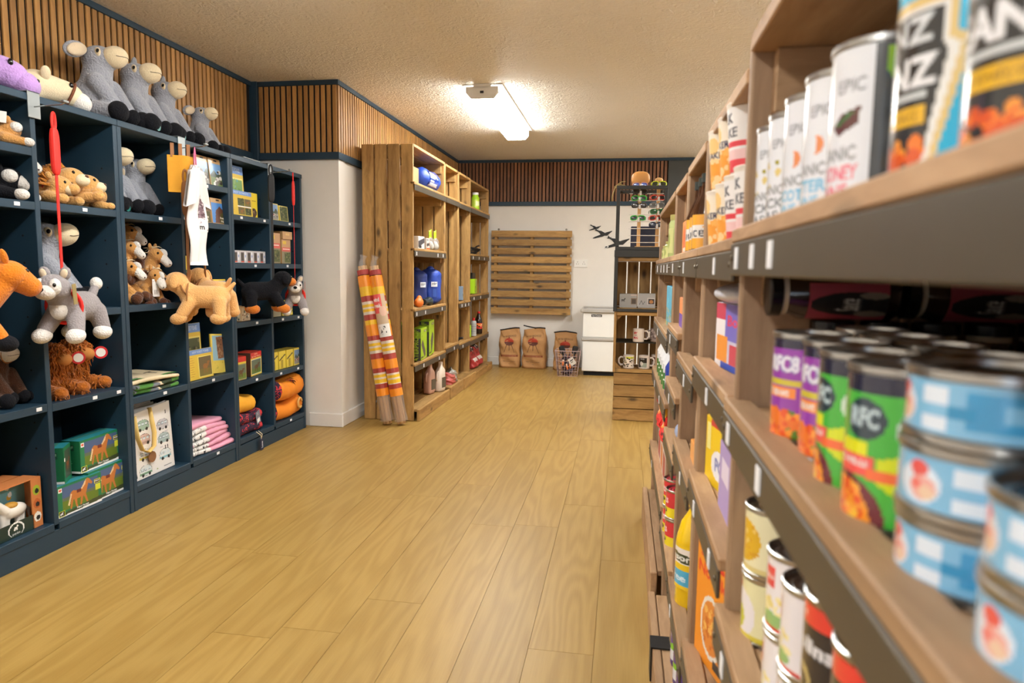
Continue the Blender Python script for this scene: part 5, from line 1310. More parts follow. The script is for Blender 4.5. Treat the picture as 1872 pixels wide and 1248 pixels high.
# detergent jugs
JUG = mat('off white plastic', S(222, 206, 190), .35); JUGD = mat('pinkish plastic', S(206, 160, 140), .4)
def jug(label, loc, rz, m_):
    t = thing('plastic_jug', label, 'jug', loc, rz); g = G(); secs = []
    for z, w, d in ((0, .05, .033), (.02, .054, .036), (.13, .054, .036), (.17, .044, .032), (.2, .02, .018), (.215, .015, .015), (.22, .015, .015)): secs.append((z, w, d))
    vs = []; n = 20
    for z, w, d in secs:
        for i in range(n):
            a = 2 * PI * i / n; c_, s_ = math.cos(a), math.sin(a)
            vs.append((w * math.copysign(abs(c_) ** .6, c_) + (.012 if z > .16 else 0), d * math.copysign(abs(s_) ** .6, s_), z))
    fs = [(j * n + i, j * n + (i + 1) % n, (j + 1) * n + (i + 1) % n, (j + 1) * n + i) for j in range(len(secs) - 1) for i in range(n)] + [tuple(range(n - 1, -1, -1)), tuple((len(secs) - 1) * n + i for i in range(n))]
    g.add(vs, fs); g.build('jug_body', m_, t, smooth=True)
    G().tube([(-.03, 0, .165), (-.05, 0, .16), (-.055, 0, .12), (-.05, 0, .09)], .008, 8).build('handle', m_, t, smooth=True)
    G().lathe([(0, .218), (.018, .218), (.018, .24), (0, .24)], 14, c=(.012, 0, 0)).build('cap', m_, t)
    G().box(-.03, .04, -.0375, -.036, .03, .115, 0, .0).build('label', mat('dark oval label', S(90, 80, 66), .5), t)
    return t
jug('off white plastic jug with dark label on the base of the nearest unit', (-1.475, 5.36, .09), R90 - .2, JUG)
jug('pinkish plastic jug behind the off white one', (-1.53, 5.24, .09), R90 - .2, JUGD)
def sackbag(name, label, cat, loc, rz, w, d, h, m_, seed, group=None, lean=0.0, top=None, mouth=None):
    """filled paper or plastic sack with a flattened rolled top"""
    t = thing(name, label, cat, loc, rz, group, (lean, 0, rz)); rn = random.Random(seed); n, k = 28, 18; vs = []
    for j in range(k + 1):
        f = j / k; ww = w / 2 * (1 - .07 * f - .02 * math.sin(f * 7 + seed)); dd = d / 2 * (1 - .12 * f) if f < .72 else d / 2 * .9 * max(.07, 1 - (f - .72) / .26)
        for i in range(n):
            a = 2 * PI * i / n; c_, s_ = math.cos(a), math.sin(a); pw = .42
            x = ww * math.copysign(abs(c_) ** pw, c_); y = dd * math.copysign(abs(s_) ** .6, s_)
            cr_ = .006 * math.sin(9 * x / w + 13 * f + seed) + .005 * math.sin(23 * f + 5 * a + seed)
            vs.append((x + cr_ * .8, y + cr_ * (1 if y < 0 else .4), f * h + (.014 * math.sin(x / w * 4 + seed) if f > .8 else 0)))
    fs = [(j * n + i, j * n + (i + 1) % n, (j + 1) * n + (i + 1) % n, (j + 1) * n + i) for j in range(k) for i in range(n)] + [tuple(range(n - 1, -1, -1)), tuple(k * n + i for i in range(n))]
    G().add(vs, fs).build('sack', m_, t, smooth=True)
    t['_v'] = 0; del t['_v']
    return t, vs, n, k
def sack_print(t, vs, n, k, cv, w, h, v0, v1):
    """print that follows the front of the sack"""
    P = np.array(vs).reshape(k + 1, n, 3)
    def fn(u, v):
        f = v1 + (v0 - v1) * v; jj = np.clip((f * k), 0, k - 1e-6); j0 = jj.astype(int); fj = jj - j0
        # front points run from angle pi to 2 pi
        out = np.zeros((len(u), 3)); x = (u - .5) * w * .8
        for q in range(len(u)):
            row = P[j0[q]] * (1 - fj[q]) + P[j0[q] + 1] * fj[q]; fr = row[n // 2:]
            y = np.interp(x[q], fr[:, 0], fr[:, 1]); z = np.interp(x[q], fr[:, 0], fr[:, 2]); out[q] = (x[q], y - .0022, z)
        return out
    return patch('printed_front', cv, fn, MATT, t)
FILM = mat('clear red film', S(196, 96, 90), .25); 
t, *_ = sackbag('goods_bag', 'crumpled red and clear goods bag on the base of the narrow unit', 'bag', (-1.49, 5.68, .1), R90, .2, .12, .09, FILM, 3)
t, *_ = sackbag('goods_bag', 'crumpled clear goods bag on the base of the narrow unit, right of the red one', 'bag', (-1.49, 5.80, .1), R90 + .3, .14, .1, .11, mat('clear crinkled film', S(176, 176, 166), .2, bump=(60, .8, .004)), 5)
# far bays
carton('pack', 'colourful small pack on the third shelf of the second narrow unit', 'pack', (-1.50, 6.28, .803), R90 + .2, .13, .07, .13, mat('grey blue card', S(120, 140, 160), .5), Cv(30, 36, C3(120, 150, 190)).rect(0, .55, 1, .8, C3(60, 90, 70)).speck(.1, .1, .9, .9, [C3(200, 70, 60), C3(230, 230, 230), C3(40, 40, 60)], 22, .09), None)
tag(link('black_clamp', blob([('c', (-.04, 0, .02), (.04, 0, .04), .014, .01), ('c', (.0, 0, .02), (-.02, .03, .07), .012, .008)], .004), mat('black plastic', S(30, 30, 32), .4), None, (-1.5, 6.1, .418)), 'small black plastic clamp on the lower shelf of the second narrow unit', 'clamp')
def bottle(name, label, cat, loc, rz, prof, m_, cap=None, capm=None, cv=None, lr=None, c=PI, group=None, span=2 * PI, lm=None):
    t = thing(name, label, cat, loc, rz, group)
    G().lathe(prof, 22).build('bottle', m_, t, auto=True)
    if cap: G().lathe(cap, 18).build('cap', capm, t, auto=True)
    if cv: patch('label', cv, cyl_fn(lr[0], lr[1], lr[2], c - span / 2, c + span / 2, lr[3] if len(lr) > 3 else None), lm or GLOSSY, t)
    return t
COLA = mat('dark cola', S(30, 16, 14), .08, coat=.5); REDP = mat('red plastic cap', S(200, 30, 36), .4)
bottle('cola_bottle', 'dark bottle with orange and red label and red cap on the far unit', 'bottle', (-1.50, 7.0, .414), 0, [(0, 0), (.036, 0), (.04, .01), (.04, .13), (.034, .16), (.016, .205), (.013, .225), (0, .225)], COLA, [(0, .218), (.0165, .218), (.0165, .238), (0, .238)], REDP,
       Cv(60, 24, C3(196, 50, 40)).rect(0, .1, 1, .5, C3(232, 130, 60)).speck(0, .1, 1, .9, [C3(240, 200, 150), C3(40, 20, 20)], 20, .03), (.0408, .055, .115), 0)
bottle('spray_can', 'grey aerosol can with red top on the far unit beside the cola', 'can', (-1.50, 6.76, .414), 0, [(0, 0), (.028, 0), (.028, .14), (.02, .155), (0, .158)], mat('grey painted can', S(170, 170, 168), .35), [(0, .157), (.012, .157), (.011, .185), (0, .187)], REDP,
       Cv(40, 24, C3(168, 168, 166)).rect(0, .3, 1, .34, C3(130, 130, 130)).rect(0, .5, 1, .54, C3(130, 130, 130)).rect(0, .7, 1, .74, C3(130, 130, 130)), (.0285, .02, .13), 0)
tag(G().lathe([(0, 0), (.022, 0), (.022, .12), (0, .12)], 16).build('lime_tube', LIME, None, (-1.52, 6.63, .414)), 'lime green tube half hidden behind the post of the far unit', 'tube')
bottle('lime_bottle', 'clear bottle of lime green liquid on the topmost shelf of the far unit', 'bottle', (-1.51, 6.84, 1.698), 0, [(0, 0), (.04, 0), (.042, .01), (.042, .12), (.03, .14), (.03, .155), (0, .155)], LIME, [(0, .152), (.033, .152), (.033, .175), (0, .175)], WPL, Cv(20, 16, C3(200, 220, 80)).rect(.3, .2, .7, .8, C3(220, 230, 160)), (.0425, .03, .1), 0)
tag(G().lathe([(0, 0), (.03, 0), (.03, .11), (.02, .13), (0, .13)], 16).build('white_tub', WPL, None, (-1.53, 6.98, 1.698)), 'small white tub beside the lime bottle on the topmost shelf', 'tub')
hg = G(); rn = random.Random(5)
for k in range(5):
    r = .07 + .008 * k; hg.tube([(r * 1.1 * math.cos(a), r * 1.9 * math.sin(a), .012 + .012 * k + .008 * math.sin(a * 2 + k)) for a in np.linspace(0, 2 * PI, 25)[:-1]], .0065, 6, closed=True)
hg.tube([(.02, .1, .05), (.04, .2, .09), (.05, .26, .1)], .009, 6)
tag(hg.build('black_cable_coil', mat('black rubber', S(28, 27, 26), .5), None, (-1.58, 6.86, 1.247), smooth=True), 'coil of black cable on the second shelf of the far unit', 'cable')
carton('lime_pack', 'lime green and clear blister pack on the third shelf of the far unit', 'pack', (-1.49, 6.8, .848), R90 + .1, .17, .09, .15, LIME, Cv(30, 30, C3(170, 206, 40)).ell(.35, .7, .22, .22, BLACK).ell(.35, .7, .14, .14, C3(170, 206, 40)).rect(.5, .1, .95, .5, C3(150, 160, 120)), None)
carton('lime_pack', 'dark small pack on top of the lime blister pack', 'pack', (-1.51, 6.8, 1.0), R90, .13, .06, .06, mat('black card', S(40, 40, 38), .5), Cv(10, 6, C3(46, 44, 40)))
tag(hg.build('thin_cable_coil', mat('black rubber', S(28, 27, 26), .5), None, (-1.55, 7.0, .848), (0, 0, 1.2), smooth=True), 'flat coil of black cable in front of the lime blister pack', 'cable') if False else None
REDSK = mat('red printed plastic', S(176, 56, 52), .35)
for k, (yy, nm) in enumerate(((6.75, 'left'), (6.98, 'right'))):
    t, vs, n_, k_ = sackbag('fuel_bag', 'red and white fuel bag leaning at the %s on the far unit base' % nm, 'bag', (-1.50, yy, .085), R90, .19, .1, .26, REDSK, 11 + k, 'red barbecue fuel bags', lean=-.35)
    sack_print(t, vs, n_, k_, Cv(30, 40, C3(176, 56, 52)).rect(0, 0, 1, .3, C3(50, 44, 40)).rect(0, .62, 1, .8, C3(226, 214, 206)).speck(.1, .1, .9, .5, [C3(226, 200, 190), C3(120, 40, 40)], 14, .08), .19, .26, .02, .9)

# ---------------------------------------------------------------- windbreaks leaning on the shelving end
def windbreak(label, p0, p1):
    p0, p1 = Vector(p0), Vector(p1); ax = p1 - p0; L = ax.length
    q = Vector((0, 0, 1)).rotation_difference(ax.normalized()).to_euler()
    t = thing('windbreak', label, 'windbreak', tuple(p0), 0, 'striped rolled windbreaks', tuple(q))
    for k in range(4):
        a = k * PI / 2 + .5; G().cyl((.018 * math.cos(a), .018 * math.sin(a), 0.0), (.018 * math.cos(a), .018 * math.sin(a), L - .02), .0135, n=10).build('pole', mat('turned beech pole', S(206, 164, 116), .6), t, smooth=True)
    O, Yl, R_, W_ = C3(240, 146, 36), C3(238, 190, 40), C3(170, 62, 52), C3(222, 206, 190)
    cv = Cv(8, 130, O); bands = [(.0, .09, O), (.09, .17, Yl), (.17, .215, R_), (.215, .235, W_), (.235, .26, Yl), (.26, .275, W_), (.275, .3, Yl), (.3, .325, W_), (.325, .37, R_), (.37, .41, Yl), (.41, .50, O), (.5, .54, R_), (.54, .56, W_), (.56, .585, Yl), (.585, .6, W_), (.6, .625, Yl), (.625, .645, W_), (.645, .69, R_), (.69, .77, O), (.77, .81, R_), (.81, .825, W_), (.825, .85, Yl), (.85, .865, W_), (.865, .89, Yl), (.89, .9, W_), (.9, .935, R_), (.935, 1, O)]
    for a, b_, c_ in bands: cv.rect(0, a, 1, b_, c_)
    def fn(u, v):
        a = 2 * PI * u; r = .043 + .003 * np.sin(a * 4); return np.stack([r * np.cos(a), r * np.sin(a), .2 + (L - .29) * (1 - v)], 1)
    patch('striped_cloth', Cv(28, 130, O).__class__(28, 130, O) if False else _wide(cv, 28), fn, print_mat('striped canvas in film', .3, .5), t)
    G().lathe([(.0, L - .085), (.043, L - .085), (.043, L - .05), (.0, L - .05)], 20).build('end_band', mat('brick red band', S(166, 60, 56), .5), t)
    FM, nt, n, l, p = (None,) * 5
    return t
def _wide(cv, w):
    c = Cv(w, cv.h, (0, 0, 0)); c.a[:] = cv.a[:, :1]; return c
w1_ = windbreak('orange and yellow striped rolled windbreak leaning on the left', (-1.60, 4.445, .012), (-1.80, 4.50, 1.13))
w2_ = windbreak('orange and yellow striped rolled windbreak leaning on the right, with label', (-1.502, 4.46, .012), (-1.722, 4.515, 1.13))
FILMM, nt, n, l, p = new_mat('thin clear film'); p.inputs['Base Color'].default_value = (.9, .9, .9, 1); p.inputs['Roughness'].default_value = .15; p.inputs['Alpha'].default_value = .13; p.inputs['Specular IOR Level'].default_value = .8
noise_bump(nt, p, 60, .9, .006)
for w_ in (w1_, w2_):
    G().tube([(0, 0, 1.09), (0, 0, 1.13), (.01, .004, 1.165), (.02, .006, 1.19)], [.045, .043, .03, .045], 16, flat=.5, cap=False).build('film_neck', FILMM, w_, smooth=True)
    G().tube([(0, 0, .02), (0, 0, .1), (0, 0, .2)], [.05, .043, .046], 16, cap=False).build('film_foot', FILMM, w_, smooth=True)
patch('product_label', Cv(40, 70, C3(206, 180, 150)).rect(0, 0, .7, .45, C3(232, 90, 90)).text('wind', .35, .12, .1, WHITE, .02).text('break', .35, .26, .1, WHITE, .02).ell(.7, .4, .25, .12, C3(230, 190, 170)).rect(.05, .7, 1, 1, C3(230, 228, 224)).speck(.2, .76, .7, .94, [C3(60, 60, 60)], 14, .03),
      lambda u, v: np.stack([.0475 * np.cos(-2.6 + 2.2 * u), .0475 * np.sin(-2.6 + 2.2 * u), .62 + .3 * (1 - v)], 1), PAPER, w2_)

# ---------------------------------------------------------------- back wall
PINEX2 = PINEX
t = thing('slatted_wall_rack', 'brown wooden rack of ten horizontal slats on the back wall', 'rack', (-1.47, YB, .6), 0)
me = G().box(0, .905, -.085, -.065, 0, .069, 0, .002).mesh('slat'); me.materials.append(PINEX)
for k in range(10): inst('slat', me, t, (0, 0, .0 + k * .0957))
for x0 in (.03, .44, .85): G().box(x0, x0 + .035, -.064, .0, .0, .93, 0, .002).build('batten', PINEZ, t)
for xx in (.08, .84):
    b_ = G().lathe([(0, 0), (.012, 0), (.012, .003), (0, .003)], 12, M=Matrix.Rotation(PI / 2, 4, 'X')).build('hanging_eye', SCREW, t, (xx, -.06, .945))
for i, (cx, cz, s, lb) in enumerate(((-.32, 1.572, .62, 'smallest black aeroplane silhouette, highest of three on the back wall'), (-.235, 1.505, 1.0, 'middle black aeroplane silhouette on the back wall'), (-.075, 1.412, 1.28, 'largest black aeroplane silhouette with a roundel, behind the black frame'))):
    pts = [(410, 280), (432, 312), (465, 312), (452, 325), (520, 332), (590, 372), (660, 350), (735, 330), (738, 342), (700, 372), (665, 405), (640, 428), (585, 428), (555, 445), (470, 465), (400, 482), (358, 486), (354, 476), (400, 448), (460, 425), (505, 405), (470, 362), (430, 334), (388, 330), (402, 316)]
    q = [((x - 545) * .000552 * s, -(y - 390) * .000552 * s) for x, y in pts]
    M = Matrix(((1, 0, 0, 0), (0, 0, -1, 0), (0, 1, 0, 0), (0, 0, 0, 1)))
    pl = thing('aeroplane_silhouette', lb, 'wall decoration', (cx, YB + .0115, cz), 0, 'black aeroplane silhouettes')
    G().prism(q, M, .006).build('silhouette', mat('matt black board', S(26, 26, 26), .6), pl)
    if i == 2:
        for r_, c_ in ((.022, WHITE), (.013, C3(30, 30, 30))):
            G().lathe([(0, 0), (r_, 0), (r_, .0006), (0, .0006)], 18, M=Matrix.Rotation(PI / 2, 4, 'X')).build('roundel', mat('white roundel' if r_ > .02 else 'black roundel', (*c_, 1), .5), pl, (-.115, -.0065 - (.022 - r_) * .06, -.052), (0, -.3, 0)).scale = (1.2, 1, .6)
sk = thing('double_socket', 'white double wall socket right of the slatted rack', 'socket', (-.468, YB + .0115, 1.175), 0)
G().box(-.073, .073, -.009, 0, -.043, .043, 0, .003).build('face_plate', WPL, sk)
hl = G()
for s in (-.035, .035):
    for a, b_ in ((0, .016), (-.011, -.006), (.011, -.006)): hl.box(s + a - .003, s + a + .003, -.0095, -.0088, b_ - .003 + .0, b_ + .004)
stuff(hl.build('pin_holes', mat('dark hole', S(50, 46, 44), .8), sk))
for s in (-.02, .02): G().box(s - .006, s + .006, -.012, -.008, .022, .036, 0, .001).build('switch', WPL, sk)
# charcoal sacks
KRAFT = mat('brown kraft paper', S(184, 136, 84), .7, bump=(45, .5, .004), var=.08)
def bbq(seed):
    K = C3(184, 136, 84); c = Cv(64, 90, K)
    c.text('BRITISH HARDWOOD', .5, .1, .035, C3(70, 44, 28), .0, .75)
    c.ell(.48, .27, .27, .1, C3(176, 60, 40)).rect(.2, .27, .8, .4, K).ell(.48, .29, .26, .1, C3(92, 50, 40)).rect(.18, .2, .8, .272, K) if False else None
    c.ell(.48, .26, .26, .11, C3(182, 62, 38)); c.rect(.2, .265, .76, .4, K); lo = Cv(64, 90, K)
    m_ = (((c.u - .48) / .26) ** 2 + ((c.v_ - .275) / .1) ** 2 <= 1) & (c.v_ > .272); c.a[m_] = C3(96, 52, 40)
    c.ell(.48, .14, .04, .02, C3(120, 50, 36)).line(.34, .36, .2, .57, .025, C3(80, 46, 30)).line(.62, .36, .78, .58, .025, C3(80, 46, 30)).line(.48, .37, .48, .52, .025, C3(80, 46, 30))
    c.rect(.02, .66, .98, .71, C3(130, 62, 34)).text('HARDWOOD CHARCOAL', .5, .685, .035, C3(184, 120, 70), .0, .85)
    c.text('Produced by', .45, .8, .025, C3(70, 44, 28)).text('New Forest Charcoal', .5, .85, .03, C3(70, 44, 28), .0, .7).text('4 kg', .5, .93, .03, C3(70, 44, 28))
    return c
KBLK = mat('black bound edge', S(30, 26, 24), .7)
for x, y, rz, ln, w_, h_, lb in ((-1.235, 7.46, .06, -.03, .245, .43, 'brown charcoal sack at the left of the row under the slatted rack'), (-.955, 7.45, -.08, -.03, .275, .44, 'brown charcoal sack in the middle of the row with its top corner turned up'), (-.60, 7.42, .02, -.04, .27, .41, 'brown charcoal sack behind the wire basket')):
    t, vs, n_, k_ = sackbag('charcoal_sack', lb, 'sack', (x, y, 0), rz, w_, .15, h_, KRAFT, int(x * 100) % 17, 'charcoal sacks', lean=ln)
    sack_print(t, vs, n_, k_, bbq(1), w_, h_, .04, .9)
    P = np.array(vs).reshape(k_ + 1, n_, 3)[k_]; fr = P[n_ // 2:]
    tw = .05 if 'turned' in lb else 0
    G().tube([(a, b_, c_ + .003 + tw * max(0, -a / w_ * 2)) for a, b_, c_ in fr], .007, 6).build('bound_top', KBLK, t, smooth=True)
# wire basket
t = thing('wire_basket', 'wire basket of kindling and firelighters in front of the charcoal sack', 'basket', (-.54, 6.99, 0), 0)
WIRE = mat('white coated wire', S(196, 172, 172), .4, .2); rb, rtp, hh = (.098, .075), (.13, .105), .27
def rg(f, g_): 
    a, b_ = rb[0] + (rtp[0] - rb[0]) * f, rb[1] + (rtp[1] - rb[1]) * f; z = .004 + (hh - .004) * f
    return [(-a, -b_, z), (a, -b_, z), (a, b_, z), (-a, b_, z)]
for f in (0, .2, .4, .6, .8, 1): G().tube(rg(f, 0), .004 if f == 1 else .0022, 5, closed=True).build('hoop_wire', WIRE, t)
up_ = G()
for k in range(9):
    for sd in (0, 1, 2, 3):
        b0, b1 = rg(0, 0), rg(1, 0); u = k / 8; p0 = Vector(b0[sd]).lerp(Vector(b0[(sd + 1) % 4]), u); p1 = Vector(b1[sd]).lerp(Vector(b1[(sd + 1) % 4]), u); up_.tube([p0, p1], .0018, 4)
for k in range(7):
    u = k / 6; b0 = rg(0, 0); up_.tube([Vector(b0[0]).lerp(Vector(b0[1]), u), Vector(b0[3]).lerp(Vector(b0[2]), u)], .0018, 4)
stuff(up_.build('upright_wires', WIRE, t))
rn = random.Random(21)
kd = G()
for k in range(60):
    z = rn.uniform(.012, .2); sc_ = .8 + z; c_ = Vector((rn.uniform(-.06, .06) * sc_, rn.uniform(-.045, .045) * sc_, z)); d = Vector((rn.uniform(-1, 1), rn.uniform(-.6, .6), rn.uniform(-.5, .5))).normalized() * .035
    kd.tube([c_ - d, c_ + d], .006, 5, mi=rn.choice((0, 0, 1, 2)))
o = kd.build('small_sundries', [mat('dark sundries', S(50, 40, 52), .5), mat('grey blue sundries', S(110, 110, 130), .5), mat('maroon sundries', S(96, 36, 44), .5)], None, (-.54, 6.99, 0)); tag(o, 'heap of dark small sundries lying in the wire basket', 'sundries'); stuff(o)
for k, (x, y, z, a) in enumerate(((-.045, -.093, .14, .1), (.0, -.093, .10, -.2), (.03, -.095, .115, -.12))):
    lt = thing('lighter', 'orange and white tube in the front of the wire basket, %s of three' % ('leftmost', 'middle one', 'rightmost')[k], 'lighter', (-.54 + x, 6.99 + y * .86, z), 0, 'orange tubes in the wire basket', (0, a, 0))
    G().cyl((0, 0, -.025), (0, 0, .02), .0095, n=12).build('tube', mat('orange plastic tube', S(230, 130, 76), .4), lt, smooth=True); G().cyl((0, 0, .02), (0, 0, .036), .0095, n=12).build('cap', mat('cream plastic', S(236, 214, 190), .4), lt, smooth=True)
for k, (x, a) in enumerate(((-.02, -.25), (.045, .15))):
    br = thing('grill_brush', 'black grill brush sticking up at the %s of the wire basket' % ('left' if k == 0 else 'right'), 'brush', (-.54 + x, 7.0, .1), 0, 'black grill brushes', (0, a, 0))
    G().box(-.012, .012, -.008, .008, 0, .15, 0, .004).build('handle', mat('black plastic', S(30, 30, 32), .4), br); G().box(-.03, .03, -.012, .012, .13, .215, 0, .012).build('head', mat('black plastic', S(30, 30, 32), .4), br)
cdm = patch('price_card', Cv(20, 24, C3(214, 206, 196)).rect(.2, .3, .8, .4, BLACK).rect(.2, .55, .6, .62, BLACK), flat_fn((-.03, 0, .04), (.06, 0, 0), (0, 0, -.08)), PAPER, None, False, (-.49, 6.895, .165), (0, -.6, 0)); tag(cdm, 'folded pale price card tilted on the wire basket front', 'card')

# chest freezer
fz = thing('chest_freezer', 'white chest freezer with grey trim and glass lid against the back wall', 'freezer', (-.41, 7.04, 0), 0)
FW, FD = .66, .5; FWH = mat('white enamelled steel', S(236, 236, 232), .3); FGR = mat('grey plastic trim', S(176, 172, 166), .5)
G().box(.03, FW - .01, .03, FD, 0, .045).build('plinth', FELT, fz)  # shade of the gap under the freezer, put in as a black block
G().box(.012, FW, .012, FD, .045, .365, 0, .006).build('lower_body', FWH, fz)
G().box(0, FW + .01, 0, FD, .366, .402, 0, .008).build('middle_trim', FGR, fz)
G().box(.012, FW, .012, FD, .403, .662, 0, .006).build('upper_body', FWH, fz)
fr = G(); 
for a in ((-.012, FW + .02, -.012, .03), (-.012, FW + .02, FD - .04, FD), (-.012, .04, .031, FD - .041), (FW - .02, FW + .02, .031, FD - .041)): fr.box(*a, .663, .705, 0, .008)
fr.build('lid_frame', FGR, fz)
G().box(.041, FW - .021, .032, FD - .042, .686, .692).build('glass_lid', GLASSM, fz)
G().box(.05, FW - .03, .035, FD - .045, .66, .664).build('cabinet_rim', FWH, fz)
G().tube([(.02, .01, .712), (.1, .01, .722), (FW - .04, .01, .722)], .006, 6).build('lid_handle', FGR, fz, smooth=True)
patch('name_plate', Cv(40, 10, BLACK).text('Ice Cream', .5, .5, .6, WHITE, .0, .8), flat_fn((.1, .0108, .645), (.11, 0, 0), (0, 0, -.026)), PAPER, fz, False)

# ---------------------------------------------------------------- stacked crates with mugs and sunglasses
CW, CD = .36, .30; CX, CY = -.045, 4.96
BLKFR = mat('black painted timber', S(44, 44, 42), .55, var=.1)
st = thing('crate_plinth', 'wooden slatted crate on the floor at the foot of the mug stack', 'crate', (CX, CY, 0), 0)
me = G().box(0, CW, 0, .016, 0, .083, 0, .002).mesh('slat'); me.materials.append(PINEX)
for k in range(4): inst('slat', me, st, (0, 0, .002 + k * .089)); inst('slat', me, st, (0, CD - .016, .002 + k * .089))
me = G().box(0, .016, .017, CD - .017, 0, .083, 0, .002).mesh('side_slat'); me.materials.append(PINEY)
for k in range(4):
    for xx in (0, CW - .016): inst('side_slat', me, st, (xx, 0, .002 + k * .089))
G().box(.017, CW - .017, .017, CD - .017, .33, .345).build('deck', PINEX, st)
c1_ = thing('mug_crate', 'open wooden crate of mugs with a wire shelf inside', 'crate', (CX - .008, CY, .358), 0)
def open_crate(t, W, D, H, m_, mx, cornered=True):
    for xx in (0, W - .018): G().box(xx, xx + .018, 0, D - .017, 0, H, 0, .002).build('side_panel', PINEZ if m_ is None else m_, t)
    for zz in (0, H - .026): G().box(.019, W - .019, 0, D - .017, zz, zz + .026, 0, .002).build('rail', PINEX if m_ is None else mx, t)
    me = G().box(0, (W - .0) / 4 - .009, 0, .014, 0.027, H - .027, 0, .002).mesh('back_slat'); me.materials.append(PINEZ)
    for k in range(4): inst('back_slat', me, t, (k * W / 4 + .004, D - .016, 0))
    if cornered:
        for xx, zz, sg in ((.019, .027, 1), (.019, H - .027, -1), (W - .019, .027, 1), (W - .019, H - .027, -1)):
            sx = 1 if xx < W / 2 else -1; M = Matrix(((1, 0, 0, 0), (0, 0, 1, .03), (0, 1, 0, 0), (0, 0, 0, 1)))
            G().prism([(xx, zz), (xx + sx * .042, zz), (xx, zz + sg * .042)], M, D - .05).build('corner_block', PINEY, t)
open_crate(c1_, CW, CD, .446, None, None)
ws = G()
for k in range(8): ws.cyl((.019, .02 + k * .036, .222), (CW - .019, .02 + k * .036, .222), .002, n=5)
for xx in (.03, CW - .03): ws.cyl((xx, .01, .222), (xx, CD - .02, .222), .003, n=5)
ws.cyl((.019, .006, .222), (CW - .019, .006, .222), .0035, n=6)
stuff(ws.build('wire_shelf', mat('dark wire', S(50, 48, 44), .4, .6), c1_))
fr_ = thing('black_framed_crate', 'wooden crate inside a black frame holding two grey boxes', 'crate', (CX - .013, CY, .805), 0)
open_crate(fr_, CW, CD, .392, None, None, False)
for a in ((-.004, .022, 0, .395), (CW - .022, CW + .004, 0, .395)): G().box(a[0], a[1], -.014, -.001, a[2], a[3], 0, .002).build('black_upright', BLKFR, fr_)
for zz, hh in ((-.0, .026), (.393, .05)): G().box(-.006, CW + .006, -.014, CD, zz if hh > .03 else zz, zz + hh, 0, .002).build('black_bar', BLKFR, fr_) if hh > .03 else G().box(.022, CW - .022, -.014, -.001, zz, zz + .022, 0, .002).build('black_bar', BLKFR, fr_)
tf = thing('display_cube', 'open black frame on top of the crates around the sunglasses display', 'frame', (CX - .015, CY, 1.2485), 0)
FH = .455
for xx in (0, CW - .024):
    for yy in (0, CD - .024): G().box(xx, xx + .024, yy, yy + .024, .026, FH - .024, 0, .002).build('post', BLKFR, tf)
for zz in (0.0, FH - .023):
    for yy in (0, CD - .024): G().box(0, CW, yy, yy + .024, zz, zz + .025, 0, .002).build('rail', BLKFR, tf)
    for xx in (0, CW - .024): G().box(xx, xx + .024, .0245, CD - .0245, zz, zz + .025, 0, .002).build('side_rail', BLKFR, tf)
G().box(.025, CW - .025, .025, CD - .025, .0, .018).build('floor_board', PINEX, tf)
gbx = Cv(50, 44, C3(158, 156, 152)).rect(.66, .3, .98, .75, C3(130, 110, 90)).rect(.7, .36, .94, .7, C3(80, 70, 60)).rect(.64, .02, 1, .12, C3(200, 180, 170)).horse(.22, .45, .3, C3(60, 60, 60), C3(60, 60, 60))
gb2 = Cv(50, 44, C3(166, 164, 162)).rect(.55, .3, .98, .78, C3(196, 190, 184)).rect(.6, .36, .94, .72, C3(60, 50, 44)).ell(.77, .56, .12, .12, C3(180, 120, 60)).line(.1, .75, .2, .5, .03, C3(90, 90, 90)).line(.2, .5, .3, .75, .03, C3(90, 90, 90)).line(.3, .75, .4, .55, .03, C3(90, 90, 90))
GRB = mat('grey card', S(158, 156, 152), .5)
carton('mug_gift_box', 'grey gift box with a horse outline, left in the black framed crate', 'box', (.045, CY + .04, .8325), 0, .125, .1, .1, GRB, gbx)
carton('mug_gift_box', 'grey gift box with a mountain outline, right in the black framed crate', 'box', (.177, CY + .04, .8325), -.05, .125, .1, .105, GRB, gb2)
def mug(label, loc, rz, cv, col=(226, 214, 204), group=None, hang=0):
    t = thing('mug', label, 'mug', loc, rz, group); r, h = .041, .096
    G().lathe([(0, .0), (r - .002, 0), (r, .003), (r, h), (r - .004, h), (r - .005, .008), (0, .006)], 28).build('cup', mat('white glazed mug %d' % col[2], S(*col), .15, coat=.3), t, auto=True)
    G().tube([(r - .003, 0, .078), (r + .018, 0, .08), (r + .031, 0, .064), (r + .031, 0, .038), (r + .018, 0, .02), (r - .003, 0, .022)], .0065, 8).build('handle', mat('white glazed mug %d' % col[2], S(*col), .15, coat=.3), t, smooth=True)
    patch('print', cv, cyl_fn(r + .0006, .006, h - .006, -PI / 2 - 1.25 - rz + hang, -PI / 2 + 1.25 - rz + hang), GLOSSY, t)
    return t
MZ = .358 + .225
MW = C3(226, 214, 204)
mug('white mug printed in red letters, on the wire shelf', (.128, CY + .06, MZ), 0, Cv(54, 50, MW).text('MY', .28, .28, .2, C3(206, 40, 60), .03, .26).rect(.18, .46, .38, .5, C3(80, 70, 70)).text('MUG', .28, .7, .2, C3(206, 40, 60), .03, .34))
mug('grey printed mug at the right of the wire shelf', (.255, CY + .09, MZ + .002), PI, Cv(54, 50, C3(150, 136, 134)).speck(0, 0, 1, 1, [C3(190, 176, 174), C3(110, 96, 96)], 40, .06), (150, 136, 134))
